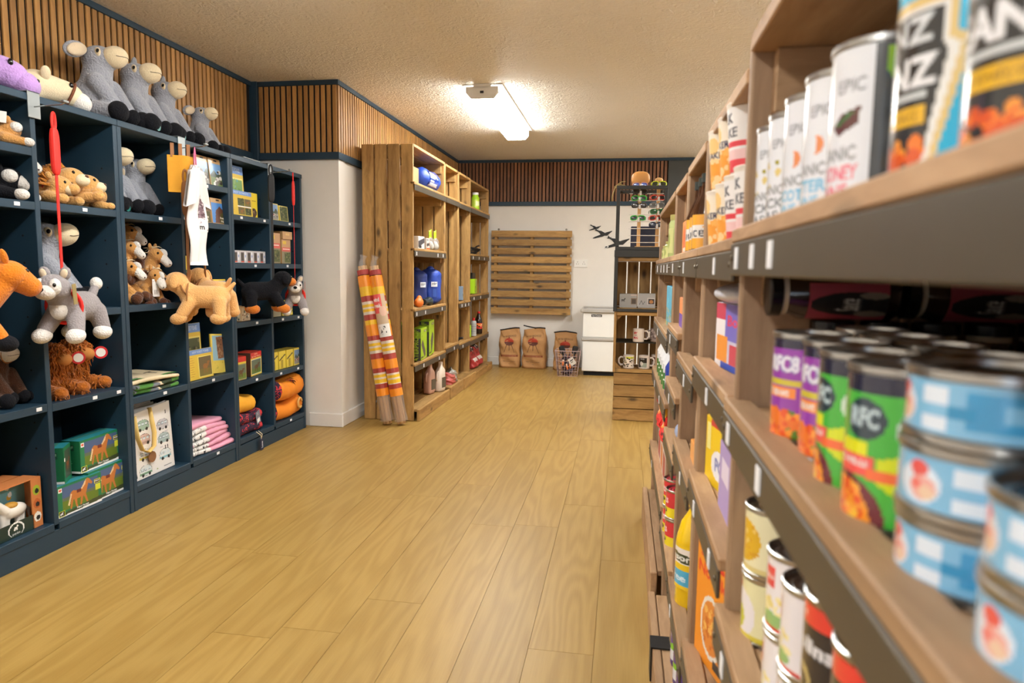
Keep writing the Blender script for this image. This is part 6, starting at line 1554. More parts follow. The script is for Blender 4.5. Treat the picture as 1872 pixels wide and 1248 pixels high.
mug('white mug with yellow band and dark sketches, on the crate floor', (.062, CY + .06, .386), PI - .1, Cv(54, 50, MW).rect(.3, .05, .9, .22, C3(200, 200, 60)).speck(.02, .15, .98, .9, [C3(60, 56, 50), C3(120, 116, 90), C3(40, 40, 36)], 46, .05))
mug('white mug with a black picture of a dog, on the crate floor', (.175, CY + .06, .386), 0, Cv(54, 50, MW).rect(.05, .1, .68, .95, C3(30, 30, 34)).rect(.25, .55, .68, .95, C3(150, 160, 150)).ell(.3, .6, .12, .2, C3(214, 210, 204)).ell(.42, .4, .12, .1, C3(20, 20, 22)).text('forest', .36, .2, .09, C3(190, 190, 190)))
mug('white mug at the back right of the crate floor', (.27, CY + .13, .386), 0, Cv(54, 50, MW).rect(.1, .1, .8, .5, C3(120, 90, 84)))
# sunglasses display
dz = 1.268
ds = thing('sunglasses_display', 'wooden sunglasses display with white wire rods standing in the black frame', 'display stand', (.06, CY + .10, dz), 0)
BEECH = mat('pale beech', S(208, 162, 104), .5)
for xx in (.045, .178): G().box(xx - .0125, xx + .0125, .0, .022, 0, .47, 0, .002).build('upright', BEECH, ds)
G().box(.02, .2, -.02, .06, 0, .012, 0, .002).build('foot', BEECH, ds)
for k in range(9):
    z = .04 + k * .05; G().cyl((-.03, -.004, z), (.215, -.004, z), .0026, n=6).build('rod', mat('white plastic rod', S(216, 210, 204), .4), ds)
G().ell((.048, .016, .50), (.066, .03, .052), nu=20, nv=12, power=.8).build('head_board', mat('orange beech', S(204, 144, 76), .5), ds, smooth=True)
G().ell((.178, .016, .487), (.03, .02, .02), nu=14, nv=10).build('head_board', BEECH, ds, smooth=True)
tag(G().box(0, .19, 0, .02, 0, .165, 0, .004).build('navy_board', mat('navy board', S(28, 34, 58), .5), None, (.05, CY + .24, dz)), 'dark navy board standing behind the sunglasses display', 'board')
def shades(label, x, z, col, lens=(30, 30, 34), rz=0.0, s=1.0, drop=0.0, chrome=False):
    t = thing('sunglasses', label, 'sunglasses', (.06 + x, CY + .085, dz + z), rz, 'sunglasses on the display')
    fm = mat('frame %d %d %d' % col, S(*col), .25); lm = mat('lens %d %d %d' % lens, S(*lens), .08, coat=.5)
    for q in (-1, 1):
        pts = [(q * .034 + .028 * math.copysign(abs(math.cos(a)) ** .7, math.cos(a)), 0, .019 * math.copysign(abs(math.sin(a)) ** .75, math.sin(a)) - .003 * math.cos(a) * q) for a in np.linspace(0, 2 * PI, 21)[:-1]]
        G().tube(pts, .004, 6, closed=True).build('rim', fm, t, smooth=True)
        G().ell((q * .034, .001, 0), (.026, .0015, .0175), nu=14, nv=8, power=.8).build('lens', lm, t, smooth=True)
        G().tube([(q * .062, 0, .008), (q * .066, .03, .008 - drop * .3), (q * .064, .075, .004 - drop), (q * .06, .095, -.012 - drop)], .003, 6, flat=.6).build('temple', fm, t, smooth=True)
    G().tube([(-.008, -.001, .006), (0, -.004, .009), (.008, -.001, .006)], .003, 6).build('bridge', fm, t, smooth=True)
    G().box(-.008, .008, -.006, -.005, -.03, .006).build('price_tag', TAGWH, t, (.006, 0, 0))
    t.scale = (s,) * 3
SH = [('blue mirrored sunglasses with patterned arms at the top left of the display', .045, .452, (190, 140, 140), (60, 90, 190)), ('yellow sunglasses at the top right of the display', .178, .459, (206, 220, 40), (50, 54, 30)),
      ('black sunglasses under the blue mirrored pair', .045, .404, (40, 40, 38), (46, 40, 34)), ('bright green sunglasses in the upper middle of the display', .04, .358, (60, 190, 70), (44, 56, 44)), ('coral red sunglasses at the right of the upper middle', .175, .362, (226, 84, 66), (60, 40, 36)),
      ('dark grey sunglasses with long drooping arms', .042, .306, (54, 50, 48), (60, 52, 48)), ('silver round sunglasses at the right of the display', .172, .308, (150, 150, 148), (110, 110, 108)), ('dark green sunglasses at the right below the silver pair', .175, .262, (40, 120, 60), (50, 90, 60)),
      ('green sunglasses lowest on the left upright', .036, .216, (50, 180, 70), (44, 56, 44)), ('coral sunglasses at the right, level with the lowest green pair', .17, .216, (226, 84, 66), (60, 44, 40)), ('navy sunglasses at the lower right of the display', .17, .168, (30, 34, 60), (40, 44, 60))]
for q, (lb, x, z, cl, ln) in enumerate(SH): shades(lb, x, z, cl, ln, .06 * ((q * 7) % 5 - 2), .84)
gg = G(); rn = random.Random(8)
gg.tube([(0, 0, 0), (-.04, 0, .01), (-.075, -.005, -.02), (-.09, -.005, -.07), (-.092, -.005, -.11)], .004, 6); gg.tube([(-.03, 0, .02), (-.07, .01, .0), (-.085, .0, -.06)], .0035, 6); gg.tube([(.0, 0, .03), (-.03, .0, .028), (-.08, 0, -.01)], .003, 6)
tag(gg.build('lanyard', mat('multicoloured cord', S(150, 130, 76), .7, var=.4), None, (.0, CY + .012, 1.705), smooth=True), 'multicoloured lanyards hanging over the top left corner of the black frame', 'lanyard')
# ---------------------------------------------------------------- groceries on the aisle shelving
TINM = mat('tinplate', S(190, 190, 188), .28, 1.0); TIND = mat('lacquered tin lid', S(104, 98, 80), .3, .9); TINDK = mat('dark tin lid', S(60, 62, 66), .25, .9)
def tin(label, loc, rz, r, h, cv, group=None, lid=None, name='food_tin', lm=None, ring=False):
    t = thing(name, label, 'tin', loc, rz, group); lid = lid or TINM; q = .0018
    G().lathe([(0, .003), (r - .004, .003), (r - .003, 0), (r, .001), (r, .005), (r - q, .006), (r - q, h - .006), (r, h - .005), (r, h - .001), (r - .0015, h), (r - .003, h - .001), (r - .0035, h - .005)], 36).build('can_body', TINM, t, auto=True)
    rr = r - .0035
    l_ = G().lathe([(rr, h - .0052), (rr * .86, h - .0055), (rr * .82, h - .0042), (rr * .72, h - .0042), (rr * .69, h - .0052), (rr * .6, h - .0052), (rr * .57, h - .0045), (rr * .45, h - .0045), (rr * .42, h - .0052), (0, h - .0052)], 36).build('lid', lid, t, auto=True)
    if ring: G().tube([(.012 * math.cos(a) + .012, .009 * math.sin(a), h - .003) for a in np.linspace(0, 2 * PI, 15)[:-1]], .0014, 5, closed=True).build('ring_pull', lid, l_, smooth=True)
    patch('label', cv, cyl_fn(r - q + .0006, .0065, h - .0065, 0, 2 * PI), lm or GLOSSY, t)
    return t
# u = .5 faces -X when rz = 0
def epic(pic, l1, col1):
    c = Cv(150, 70, C3(58, 62, 66)); W_ = C3(236, 238, 244)
    c.rect(.33, .0, .635, 1, W_)
    for x in (.405, .56): c.text('EPIC', x, .24, .09, C3(120, 122, 130), .0, .1)
    if pic == 'bean': c.poly([(.49, .5), (.53, .42), (.6, .38), (.59, .5), (.52, .56)], C3(96, 52, 50)).poly([(.5, .48), (.55, .42), (.58, .42), (.52, .5)], C3(70, 110, 60)).poly([(.36, .5), (.38, .42), (.43, .4), (.42, .5)], C3(96, 52, 50))
    elif pic == 'carrot': c.ell(.55, .5, .03, .07, C3(232, 140, 84)).ell(.53, .5, .02, .075, W_).ell(.4, .5, .025, .06, C3(232, 140, 84))
    else: c.speck(.36, .42, .62, .75, [C3(206, 190, 60), C3(160, 150, 40), C3(224, 200, 120)], 20, .014)
    c.text('ORGANIC', .47, .68, .09, C3(110, 112, 118), .0, .24)
    c.text(l1[0], .47, .81, .10, col1, .02, .26).text(l1[1], .47, .93, .10, col1, .02, .2)
    c.rect(.67, .03, .75, .19, C3(126, 170, 40)).poly([(.67, .19), (.69, .24), (.71, .19)], C3(126, 170, 40)).poly([(.71, .19), (.73, .24), (.75, .19)], C3(126, 170, 40)).rect(.69, .07, .73, .09, C3(210, 230, 170)).rect(.69, .12, .73, .14, C3(210, 230, 170))
    return c
PINKL, BLUL = C3(232, 110, 130), C3(120, 190, 226)
Z1 = 1.1465
GE = 'white and black labelled tins on the top shelf'
specs = [(('bean', ('RED KIDNEY', 'BEANS'), PINKL), .555, 'white and black tin with red kidney bean picture, nearest of the white row'),
         (('carrot', ('BUTTER', 'BEANS'), BLUL), .630, 'white and black tin with blue lettering, second nearest of the white row'),
         (('carrot', ('HARICOT', 'BEANS'), BLUL), .705, 'white and black tin with blue lettering, third nearest of the white row'),
         (('pea', ('CHICK', 'PEAS'), C3(120, 124, 130)), .778, 'white and black tin with yellow chick pea picture, fourth of the white row'),
         (('pea', ('CHICK', 'PEAS'), C3(120, 124, 130)), .845, 'white and black tin at the far end of the white row by the post')]
for a, y, lb in specs: tin(lb, (.187, y, Z1), math.radians(14), .0365, .121, epic(*a), GE, TINM)
def beanz():
    c = Cv(170, 84, C3(20, 176, 216)); cr_ = C3(226, 196, 130); wh = C3(236, 232, 226)
    # keystone outline: pale band then dark panel
    c.poly([(.30, .10), (.70, .10), (.70, .30), (.735, .33), (.66, 1), (.34, 1), (.265, .33), (.30, .30)], cr_)
    c.poly([(.315, .14), (.685, .14), (.685, .33), (.71, .36), (.645, 1), (.355, 1), (.29, .36), (.315, .33)], wh)
    c.poly([(.33, .17), (.67, .17), (.67, .34), (.685, .38), (.63, 1), (.37, 1), (.315, .38), (.33, .34)], C3(36, 38, 40))
    c.text('HEINZ', .5, .25, .13, C3(225, 228, 230), .02, .3).text('BEANZ', .5, .46, .16, C3(238, 238, 240), .03, .33).rect(.36, .565, .64, .59, C3(200, 204, 204))
    c.rect(.36, .63, .64, .73, C3(226, 176, 30)).text('IN A RICH TOMATO SAUCE', .5, .68, .04, C3(120, 90, 20), .0, .24)
    c.speck(.36, .82, .64, 1, [C3(236, 120, 30), C3(240, 150, 50), C3(216, 84, 24)], 60, .018)
    return c
GB = 'turquoise baked bean tins'
b1 = tin('turquoise baked bean tin beside the white and black row', (.189, .432, Z1), math.radians(-14), .0372, .121, beanz(), GB)
dup(b1, 'turquoise baked bean tin closest to the camera on the top shelf', (.192, .352, Z1), math.radians(16), group=GB)
b2r = Cv(60, 30, C3(90, 70, 60))
# second shelf
Z2 = .9305
def rfc(base, band, panel, food, txt):
    c = Cv(130, 64, base)
    c.rect(0, 0, 1, .1, C3(30, 30, 60)); c.text('RFC8', .47, .25, .17, C3(226, 226, 240), .03, .17).text('RFC8', .46, .25, .17, C3(150, 140, 190), .0, .165)
    c.text('RFC8', .475, .245, .16, C3(236, 236, 246), .02, .165)
    c.rect(0, .4, 1, .47, band); c.rect(.28, .49, .55, .6, panel).text(txt, .415, .545, .06, WHITE, .01, .2)
    c.poly([(0, .72), (.3, .68), (.5, .74), (.7, .9), (1, .95), (1, 1), (0, 1)], C3(120, 40, 70))
    c.poly([(.22, .72), (.42, .7), (.6, .8), (.66, 1), (.2, 1)], food[0]); c.speck(.22, .73, .62, 1, food, 46, .018)
    return c
ORF = [C3(238, 120, 40), C3(226, 84, 30), C3(250, 160, 60)]
PU = rfc(C3(150, 60, 170), C3(206, 190, 60), C3(240, 140, 60), ORF + [C3(90, 130, 40)], 'MIXED BEANS')
GRN = Cv(130, 64, C3(70, 176, 60))
GRN.rect(0, 0, 1, .12, C3(26, 30, 56)).ell(.42, .3, .07, .14, C3(40, 60, 70)).text('RFC', .42, .29, .13, C3(200, 220, 226), .02, .1).ell(.55, .34, .035, .1, C3(214, 226, 214)).ell(.55, .34, .018, .05, C3(120, 160, 120))
GRN.rect(.25, .45, .44, .62, C3(226, 226, 20)).rect(.30, .55, .46, .68, C3(236, 84, 76)).text('CHILLI', .38, .6, .045, WHITE, .01, .12).poly([(.47, .55), (.56, .5), (.58, .85), (.47, .72)], C3(214, 220, 30)).rect(.44, .62, .54, .71, C3(240, 110, 60))
GRN.ell(.34, .98, .16, .3, C3(110, 40, 50)).ell(.32, 1.0, .14, .28, C3(240, 150, 40)).speck(.2, .76, .44, 1, ORF + [C3(240, 190, 60)], 40, .018)
GRN.rect(.24, 0, .245, 0, WHITE)
GP = 'purple labelled food tins'; GG = 'green labelled food tins'
a_ = math.radians(40)
pt = tin('purple labelled food tin farthest along the second shelf', (.190, .715, Z2), a_, .0368, .111, PU, GP)
dup(pt, 'purple labelled food tin half hidden behind the green one', (.200, .640, Z2), a_ - .2, group=GP)
gt = tin('green labelled food tin with orange food picture, farther of the two green ones', (.192, .558, Z2), a_ - .05, .0368, .111, GRN, GG)
dup(gt, 'green labelled food tin next to the blue tuna tins', (.190, .482, Z2), a_ + .3, group=GG)
BT = Cv(60, 26, C3(150, 140, 130)).rect(0, .1, 1, .9, C3(70, 90, 60))
GT2 = 'tins in the second row back'
t0 = tin('plain silver topped tin in the second row, farthest back along the shelf', (.272, .79, Z2), 0, .0368, .111, BT, GT2, TINDK)
for k, (y, nm) in enumerate(((.712, 'second farthest'), (.634, 'third farthest'), (.556, 'behind the green tins'), (.478, 'behind the tall tuna stack'), (.40, 'nearest the camera'))): dup(t0, 'plain silver topped tin in the second row, %s' % nm, (.272, y, Z2), 0, group=GT2)
# blue tuna tins
def tuna():
    c = Cv(180, 30, C3(128, 186, 222)); B = C3(40, 140, 190); Wh = C3(222, 232, 244)
    c.rect(.56, .15, .9, .85, C3(60, 150, 200)).rect(.62, .35, .85, .65, C3(120, 180, 216)).rect(.47, .1, .53, .42, Wh).rect(.53, .42, .58, .66, B).rect(.47, .66, .53, .95, Wh).rect(.05, .2, .25, .8, C3(60, 150, 200)).rect(.26, .45, .3, .7, B)
    c.ell(.4, .54, .05, .4, Wh).ell(.4, .26, .022, .17, C3(226, 90, 84)).ell(.41, .62, .032, .24, C3(232, 170, 160)).ell(.42, .7, .018, .14, C3(232, 200, 170)).ell(.395, .56, .012, .1, C3(236, 120, 110))
    return c
TU = 'blue tuna tins'
u0 = tin('blue tuna tin at the bottom of the tall tuna stack', (.199, .393, Z2), math.radians(30), .0428, .0405, tuna(), TU, TINDK, 'tuna_tin')
dup(u0, 'blue tuna tin in the middle of the tall tuna stack', (.198, .393, Z2 + .0407), math.radians(55), group=TU)
dup(u0, 'blue tuna tin on top of the tall tuna stack', (.199, .392, Z2 + .0814), math.radians(25), group=TU)
dup(u0, 'blue tuna tin at the bottom of the short tuna stack nearest the camera', (.199, .302, Z2), math.radians(40), group=TU)
dup(u0, 'blue tuna tin on top of the short tuna stack nearest the camera', (.2, .302, Z2 + .0407), math.radians(20), group=TU)
# dark jars at the back
JARM = mat('dark glass jar', S(34, 22, 18), .08, coat=.6); JLID = mat('black metal lid', S(20, 20, 22), .25, .3)
def jar(label, loc, rot, group=None, r=.034, h=.112):
    la = -PI / 2 - .4
    t = thing('sauce_jar', label, 'jar', loc, 0, group, rot)
    G().lathe([(0, 0), (r - .004, 0), (r, .006), (r, h - .035), (r - .006, h - .02), (r - .006, h - .012), (0, h - .012)], 28).build('jar_body', JARM, t, auto=True)
    G().lathe([(0, h - .013), (r - .003, h - .013), (r - .003, h - .001), (r - .005, h), (0, h)], 28).build('lid', JLID, t, auto=True)
    c = Cv(60, 30, C3(150, 60, 76)).ell(.5, .62, .3, .6, BLACK).text('Sauce', .5, .5, .3, C3(200, 200, 200), .0, .3).ell(.26, .8, .1, .2, C3(130, 120, 110)).ell(.72, .82, .08, .18, C3(130, 120, 110))
    patch('label', c, cyl_fn(r + .0006, .015, h - .04, la - .8, la + .8), PAPER, t)
    t2 = G().lathe([(r - .0055, h - .0195), (r - .0055, h - .0135)], 24).build('neck_band', mat('cream paper band', S(206, 196, 176), .6), t)
    return t
GJ = 'upright dark sauce jars at the back'
j0 = jar('dark sauce jar with black lid at the back, closest to the aisle', (.248, .852, Z2), (0, 0, 0), GJ, .0278, .114)
for x, nm in ((.305, 'second from the aisle'), (.362, 'third from the aisle'), (.419, 'fourth from the aisle'), (.476, 'deepest in the shelf')): dup(j0, 'dark sauce jar with black lid at the back, %s' % nm, (x, .852, Z2), group=GJ)
GL = 'dark sauce jars lying on the upright ones'
jl = jar('dark sauce jar lying on the upright jars with its lid towards the aisle', (.312, .848, Z2 + .1145 + .0318), (0, -PI / 2, 0), GL, .0312, .14)
dup(jl, 'dark sauce jar lying on the upright jars, deeper in the shelf', (.46, .848, Z2 + .1145 + .0318), rot=(0, -PI / 2, 0), group=GL)
for q in (jl,): pass
# lower shelf of the nearest unit
Z3 = .647
def fruit(kind):
    W_ = C3(236, 232, 236)
    if kind == 'yellow': c = Cv(110, 44, C3(236, 230, 190)).ell(.44, .5, .12, .36, C3(222, 176, 40)).speck(.38, .25, .55, .8, [C3(236, 200, 100), C3(214, 160, 40)], 18, .016).poly([(.28, .4), (.36, .45), (.36, .58), (.28, .62), (.3, .5)], C3(222, 176, 40)).rect(0, .92, 1, 1, C3(222, 206, 140))
    elif kind == 'pear': c = Cv(110, 44, C3(232, 228, 180)).ell(.38, .14, .05, .14, C3(216, 60, 60)).ell(.42, .6, .13, .42, W_).ell(.4, .68, .07, .24, C3(206, 206, 60)).ell(.39, .72, .03, .16, C3(110, 150, 50)).rect(0, .9, 1, 1, C3(222, 206, 80))
    else: c = Cv(110, 44, W_).rect(.36, .12, .44, .4, C3(224, 70, 76)).text('Fruit', .4, .26, .08, WHITE, .01, .06).speck(.32, .55, .52, .8, [C3(232, 216, 140), C3(240, 230, 170)], 14, .02).ell(.42, .86, .1, .1, C3(150, 190, 120)).rect(0, .95, 1, 1, C3(220, 70, 60))
    return c
GF = 'fruit tins in stacks on the lower shelf'
F1 = tin('cream and yellow pineapple tin on top of the stack by the post', (.194, .838, Z3 + .0862), math.radians(30), .0365, .086, fruit('yellow'), GF, TIND)
F2 = tin('cream pear tin under the yellow pineapple tin', (.194, .838, Z3), math.radians(30), .0365, .086, fruit('pear'), GF)
F3 = tin('white and red fruit tin at the bottom of the second stack from the post', (.192, .700, Z3), math.radians(25), .0365, .086, fruit('white'), GF)
dup(F3, 'white and red fruit tin on top of the second stack from the post', (.192, .700, Z3 + .0862), math.radians(50), group=GF)
dup(F3, 'white and red fruit tin at the bottom of the third stack from the post', (.190, .626, Z3), math.radians(40), group=GF)
dup(F3, 'white and red fruit tin on top of the third stack from the post', (.190, .626, Z3 + .0862), math.radians(22), group=GF)
bk = Cv(120, 60, C3(38, 38, 46)).rect(0, 0, 1, .2, C3(226, 60, 54)).text('Italian', .4, .1, .08, C3(240, 190, 180), .01, .12).text('Napolina', .42, .42, .2, C3(228, 228, 232), .03, .36).ell(.44, .76, .06, .16, C3(190, 170, 110)).ell(.44, .76, .04, .1, C3(60, 56, 50)).rect(.66, .2, .7, 1, C3(200, 50, 44))
GK = 'black and red tomato tins'
K1 = tin('black and red tomato tin at the bottom of the stack beside the fruit tins', (.190, .551, Z3), math.radians(18), .0368, .099, bk, GK, TINDK)
dup(K1, 'black and red tomato tin on top of the stack beside the fruit tins', (.190, .551, Z3 + .0992), math.radians(22), group=GK)
dup(K1, 'black and red tomato tin on top of the stack nearest the camera', (.190, .476, Z3 + .0992), math.radians(8), group=GK)
dup(K1, 'black and red tomato tin at the bottom of the stack nearest the camera', (.190, .476, Z3), math.radians(12), group=GK)
dup(K1, 'black and red tomato tin in the row behind', (.272, .56, Z3), 0, group=GK)

# unit with the cups
def cup(label, loc, rz, cv, group, r=.041, h=.104):
    t = thing('paper_cup', label, 'paper cup', loc, rz, group)
    G().lathe([(0, .004), (r * .74, .004), (r * .75, 0), (r * .96, h - .006), (r * .98, h - .004), (r, h - .001), (r * .98, h), (r * .94, h - .003), (0, h - .004)], 28).build('cup_body', mat('white cup board', S(236, 228, 216), .5), t, auto=True)
    patch('print', cv, cyl_fn(r * .76 + .0006, .004, h - .008, 0, 2 * PI, r * .955 + .0006), PAPER, t)
    return t
oc = Cv(90, 46, C3(238, 226, 206)).rect(0, .48, 1, 1, C3(240, 160, 60)).speck(0, .45, 1, .95, [C3(244, 180, 90), C3(236, 140, 50), C3(240, 206, 150)], 40, .035).ell(.42, .22, .07, .16, C3(240, 200, 130)).text('QUAKER', .42, .4, .14, C3(60, 60, 90), .02, .3)
rc = Cv(90, 46, C3(238, 234, 232)).text('MILK', .4, .16, .16, C3(70, 70, 80), .02, .2).text('SHAKE', .4, .38, .16, C3(70, 70, 80), .02, .26).rect(0, .52, 1, .6, C3(226, 70, 80)).rect(0, .66, 1, .8, C3(240, 200, 200)).rect(0, .8, 1, 1, C3(226, 70, 80))
Z4 = 1.1385
GC, GRD = 'orange and white paper cups', 'red and white paper cups'
o1 = cup('orange and white paper cup at the bottom, farthest from the camera', (.184, 1.272, Z4), .5, oc, GC)
dup(o1, 'orange and white paper cup stacked on top, farthest from the camera', (.184, 1.272, Z4 + .1045), .9, group=GC)
dup(o1, 'orange and white paper cup at the bottom beside the red cups', (.186, 1.165, Z4), .6, group=GC)
dup(o1, 'orange and white paper cup stacked on top beside the red cups', (.186, 1.165, Z4 + .1045), .4, group=GC)
r1 = cup('red and white paper cup at the bottom of its pair', (.186, 1.068, Z4), .5, rc, GRD)
dup(r1, 'red and white paper cup on top of its pair', (.186, 1.068, Z4 + .1045), .5, group=GRD)
dup(r1, 'red and white paper cup next to the post', (.186, .975, Z4), .5, group=GRD)
WH2 = mat('pale lilac card', S(200, 200, 216), .5)
dw = Cv(46, 60, C3(206, 200, 222)).rect(0, 0, .3, 1, C3(236, 230, 232)).rect(.0, .0, .3, .25, C3(206, 70, 96)).rect(.3, 0, 1, .55, C3(120, 110, 200)).text('Bold', .62, .25, .16, C3(220, 60, 90), .02, .5).rect(.05, .5, .4, .9, C3(236, 150, 60)).rect(.45, .6, .95, .95, C3(206, 70, 90)).rect(.2, .9, 1, 1, C3(60, 90, 190))
carton('washing_powder_box', 'lilac and orange washing powder box beneath the pale pack', 'box', (.185, 1.18, .931), -R90 + .12, .20, .12, .115, WH2, dw, None)
tag(link('pale_wrapped_pack', blob([('e', (0, 0, .017), (.05, .11, .018)), ('c', (0, -.08, .016), (0, .08, .018), .016, .016)], .005), mat('pale plastic film', S(206, 208, 220), .3, bump=(40, .5, .004)), None, (.205, 1.19, 1.0465)), 'pale film-wrapped pack on top of the washing powder box', 'pack')
tb_ = Cv(46, 44, C3(238, 200, 30)).rect(.05, .1, .2, .5, C3(240, 226, 140)).ell(.55, .65, .3, .22, C3(236, 236, 240)).text('PG', .55, .65, .2, C3(120, 130, 190), .03, .3).rect(.2, .03, .9, .12, C3(214, 70, 60))
carton('teabag_box', 'yellow teabag box with white oval on the third shelf', 'box', (.18, 1.235, .7055), -R90 + .16, .15, .1, .125, mat('yellow carton', S(238, 200, 30), .45), tb_, None, Cv(20, 12, C3(240, 206, 40)).ell(.5, .5, .4, .3, C3(236, 230, 236)).rect(.3, .35, .7, .6, C3(150, 120, 170)))
carton('teabag_box', 'lilac box beside the yellow teabag box', 'box', (.170, 1.08, .7055), -R90, .12, .1, .12, mat('lilac card', S(170, 150, 210), .45), Cv(20, 20, C3(170, 150, 210)).rect(.2, .2, .8, .5, C3(226, 216, 240)))
nb = Cv(50, 80, C3(242, 150, 40)).text('Super', .5, .1, .09, C3(224, 60, 40), .03, .8).text('Noodles', .5, .22, .1, C3(224, 60, 40), .03, .9).ell(.45, .65, .3, .26, C3(232, 226, 214)).ell(.45, .65, .26, .22, C3(226, 140, 60)).speck(.25, .48, .65, .82, [C3(238, 180, 90), C3(206, 110, 40)], 30, .04).rect(.8, .42, .95, .52, C3(200, 206, 180)).rect(.55, .88, .95, .95, C3(70, 66, 60))
carton('noodle_box', 'tall orange noodle box with a bowl picture on the lowest shelf', 'box', (.185, 1.235, .3525), -R90 + .28, .16, .09, .235, mat('orange carton', S(242, 150, 40), .45), nb)
# narrow unit with bottles
BRNG = mat('brown glass', S(62, 34, 20), .08, coat=.5)
prof = [(0, 0), (.028, 0), (.03, .006), (.03, .085), (.014, .125), (.012, .15), (0, .15)]
capp = [(0, .148), (.0145, .148), (.0145, .166), (0, .167)]
sc1 = Cv(50, 26, C3(240, 170, 50)).poly([(0, .6), (.3, .2), (.5, .6), (.7, .2), (1, .6), (1, .3), (0, .3)], C3(232, 226, 220)).rect(0, .4, 1, .7, C3(232, 226, 220)).text('sauce', .45, .55, .2, C3(70, 70, 80), .0, .4)
bs = bottle('sauce_bottle', 'brown glass sauce bottle with orange label, farthest of three', 'bottle', (.172, 1.625, 1.1385), 0, prof, BRNG, capp, mat('dark green cap', S(40, 50, 46), .4), sc1, (.0306, .01, .08), PI + .5, 'brown glass sauce bottles', lm=GLOSSY)
dup(bs, 'brown glass sauce bottle with orange label, middle of three', (.173, 1.555, 1.1385), .1); dup(bs, 'brown glass sauce bottle with orange label, nearest of three', (.172, 1.485, 1.1385), -.1)
YELJ = mat('yellow squash', S(238, 196, 20), .15, coat=.4)
sq = Cv(70, 50, C3(240, 200, 30)).rect(0, .1, 1, .45, C3(240, 232, 226)).poly([(0, .12), (1, .3), (1, .5), (0, .3)], C3(36, 60, 40)).text("Robinsons", .45, .3, .14, C3(240, 240, 236), .02, .5).ell(.35, .4, .12, .2, C3(236, 200, 190)).rect(0, .58, 1, .92, C3(70, 176, 220)).text('free', .5, .75, .16, C3(220, 240, 250), .01, .2)
bottle('squash_bottle', 'large yellow squash bottle with blue banded label', 'bottle', (.190, 1.60, .3025), 0, [(0, 0), (.04, 0), (.044, .01), (.041, .06), (.044, .12), (.044, .165), (.034, .205), (.016, .235), (.014, .245), (0, .245)], YELJ, [(0, .243), (.018, .243), (.018, .265), (0, .265)], mat('yellow cap', S(240, 200, 40), .4), sq, (.0452, .05, .16), PI + .4)
PURP = mat('purple plastic', S(70, 40, 120), .3)
pb = bottle('cleaner_bottle', 'purple cleaner bottle with teal cap at the foot of the squash unit, farthest', 'bottle', (.178, 1.64, .1225), 0, [(0, 0), (.03, 0), (.032, .006), (.032, .09), (.018, .115), (.014, .12), (0, .12)], PURP, [(0, .118), (.017, .118), (.015, .15), (0, .151)], mat('teal cap', S(20, 140, 120), .4), Cv(30, 24, C3(90, 60, 150)).poly([(0, .5), (1, .2), (1, .6), (0, .9)], C3(130, 200, 50)).rect(.3, .6, .7, .95, C3(230, 230, 240)), (.0326, .015, .085), PI + .4, 'purple cleaner bottles')
dup(pb, 'purple cleaner bottle with teal cap at the foot of the squash unit, middle', (.178, 1.555, .1225), .3); dup(pb, 'purple cleaner bottle with teal cap at the foot of the squash unit, nearest', (.178, 1.47, .1225), .6)
carton('wrapped_bar', 'small orange pack on the third shelf of the squash unit', 'pack', (.165, 1.5, .6725), -R90, .1, .06, .05, mat('orange pack', S(230, 150, 70), .4), Cv(20, 10, C3(232, 160, 80)))
# narrow unit with red stacked tubs
carton('orange_pack', 'orange pouch pack on the top shelf of the narrow unit', 'pack', (.165, 1.93, 1.1385), -R90, .12, .06, .1, mat('orange pouch', S(236, 130, 60), .4), Cv(30, 26, C3(238, 150, 80)).ell(.5, .5, .3, .4, C3(236, 110, 50)).rect(.2, .75, .8, .85, C3(240, 220, 200)))
carton('orange_pack', 'orange and purple bag on the second shelf of the narrow unit', 'pack', (.165, 1.93, .9375), -R90, .13, .06, .09, mat('orange pouch', S(236, 130, 60), .4), Cv(30, 26, C3(238, 150, 90)).rect(0, .5, 1, 1, C3(110, 70, 180)))
tag(link('film_wrapped_goods', blob([('e', (0, 0, .03), (.035, .06, .03)), ('e', (0, .02, .045), (.02, .03, .02))], .005), mat('blue grey film', S(160, 176, 210), .2, bump=(50, .6, .004)), None, (.195, 1.95, .6125)), 'blue grey film-wrapped goods on the fourth shelf of the narrow unit', 'pack')
tc_ = Cv(60, 36, C3(214, 40, 60)).rect(0, .62, 1, 1, C3(236, 214, 40)).text('KP', .42, .8, .26, BLACK, .04, .2).text('Nuts', .42, .3, .3, C3(240, 200, 206), .02, .24)
GTB = 'red and yellow tubs'
tb1 = tin('red tub with yellow band, lower one of the farther stack', (.178, 2.025, .3125), .35, .038, .085, tc_, GTB, mat('red lid', S(206, 40, 56), .35), 'snack_tub')
dup(tb1, 'red tub with yellow band, upper one of the farther stack', (.178, 2.025, .3978), .4, group=GTB)
dup(tb1, 'red tub with yellow band, lower one of the nearer stack', (.178, 1.925, .3125), .3, group=GTB); dup(tb1, 'red tub with yellow band, upper one of the nearer stack', (.178, 1.925, .3978), .35, group=GTB)
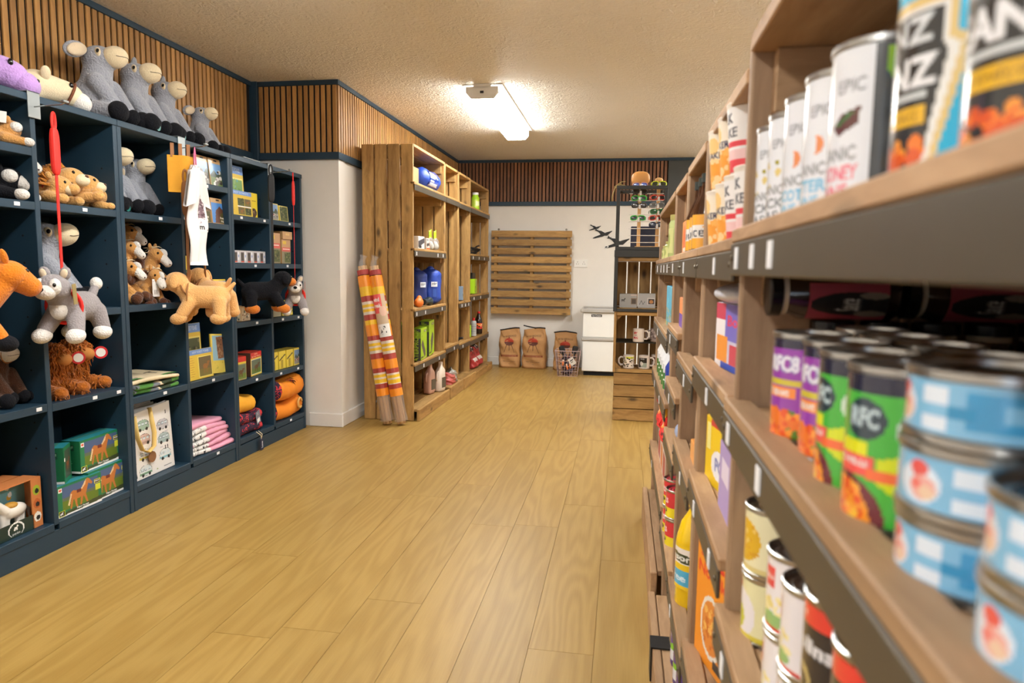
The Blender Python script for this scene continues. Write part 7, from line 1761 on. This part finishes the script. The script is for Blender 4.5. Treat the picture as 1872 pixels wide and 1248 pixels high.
# farthest unit
GJM = mat('pale green jar', S(176, 184, 120), .25, coat=.3)
for k, (y, h, lb) in enumerate(((2.35, .15, 'tall pale green jar on the top shelf of the farthest aisle unit'), (2.55, .07, 'low jar beside the tall pale green one'), (2.72, .06, 'lowest jar at the far end of the top shelf'))):
    t = thing('jar', lb, 'jar', (.185, y, 1.1385), 0); G().lathe([(0, 0), (.034, 0), (.036, .005), (.036, h * .8), (.03, h * .9), (0, h * .9)], 20).build('jar_body', GJM, t, auto=True); G().lathe([(0, h * .88), (.033, h * .88), (.033, h), (0, h)], 20).build('lid', mat('gold lid', S(190, 180, 110), .35, .4), t, auto=True)
    patch('label', Cv(24, 20, C3(196, 196, 130)).ell(.5, .5, .25, .3, C3(150, 160, 90)), cyl_fn(.0366, h * .15, h * .7, PI - .7, PI + .9), PAPER, t)
carton('cereal_pack', 'bright blue pack with green foot on the second shelf of the farthest aisle unit', 'pack', (.166, 2.46, .8975), -R90, .26, .08, .15, mat('sky blue card', S(90, 190, 226), .45), Cv(50, 36, C3(90, 190, 226)).speck(0, .55, 1, 1, [C3(90, 150, 40), C3(150, 190, 60), C3(226, 190, 120)], 60, .03).speck(0, .0, 1, .5, [C3(120, 206, 236)], 16, .04))
BLW = mat('white plastic bottle', S(230, 230, 232), .35); 
bl = bottle('bleach_bottle', 'white bottle with green foot, farthest of the row', 'bottle', (.182, 2.80, .6825), 0, [(0, 0), (.03, 0), (.032, .005), (.032, .1), (.012, .14), (.012, .15), (0, .15)], BLW, [(0, .148), (.014, .148), (.014, .168), (0, .17)], WPL, Cv(24, 30, C3(40, 130, 60)).rect(0, 0, 1, .35, C3(230, 232, 236)).speck(0, .3, 1, 1, [C3(230, 236, 230), C3(60, 160, 80)], 16, .06), (.0326, .005, .095), PI + .3, 'row of white and green bottles')
for y, nm in ((2.70, 'second'), (2.60, 'third'), (2.50, 'fourth'), (2.40, 'fifth')): dup(bl, 'white bottle with green foot, %s from the far end of the row' % nm, (.182, y, .6825))
bottle('blue_bottle', 'dark blue bottle at the near end of the white and green row', 'bottle', (.182, 2.29, .6825), 0, [(0, 0), (.03, 0), (.032, .005), (.032, .1), (.014, .13), (.012, .15), (0, .15)], mat('royal blue plastic', S(40, 60, 150), .35), [(0, .148), (.014, .148), (.014, .168), (0, .17)], WPL, Cv(16, 20, C3(50, 70, 160)).rect(.2, .3, .8, .7, C3(220, 224, 236)), (.0326, .02, .09), PI + .3)
REDB = mat('red foil', S(220, 50, 44), .35, bump=(40, .4, .004))
for k, (y, lb) in enumerate(((2.68, 'red and yellow packet on the white carton, farther one'), (2.44, 'red and yellow packet on the white carton, nearer one'))):
    t, vs, n_, k_ = sackbag('snack_packet', lb, 'packet', (.19, y, .491), -R90, .19, .06, .145, REDB, 5 + k, 'red snack packets')
    sack_print(t, vs, n_, k_, Cv(36, 30, C3(220, 50, 44)).rect(0, 0, 1, .25, C3(240, 170, 40)).ell(.5, .5, .18, .14, C3(240, 150, 50)).text('4', .5, .5, .2, C3(240, 210, 200), .02).rect(.1, .7, .9, .76, C3(120, 20, 24)), .19, .145, .02, .9)
carton('white_carton', 'white and brick red carton beneath the red packets', 'carton', (.166, 2.55, .3525), -R90, .46, .09, .138, WHCARD, Cv(50, 24, C3(216, 204, 202)).rect(.05, .3, .3, .9, C3(176, 70, 66)).rect(.4, .3, .62, .9, C3(220, 130, 60)).rect(.7, .3, .95, .9, C3(176, 70, 66)).rect(0, .12, 1, .16, C3(180, 160, 160)))
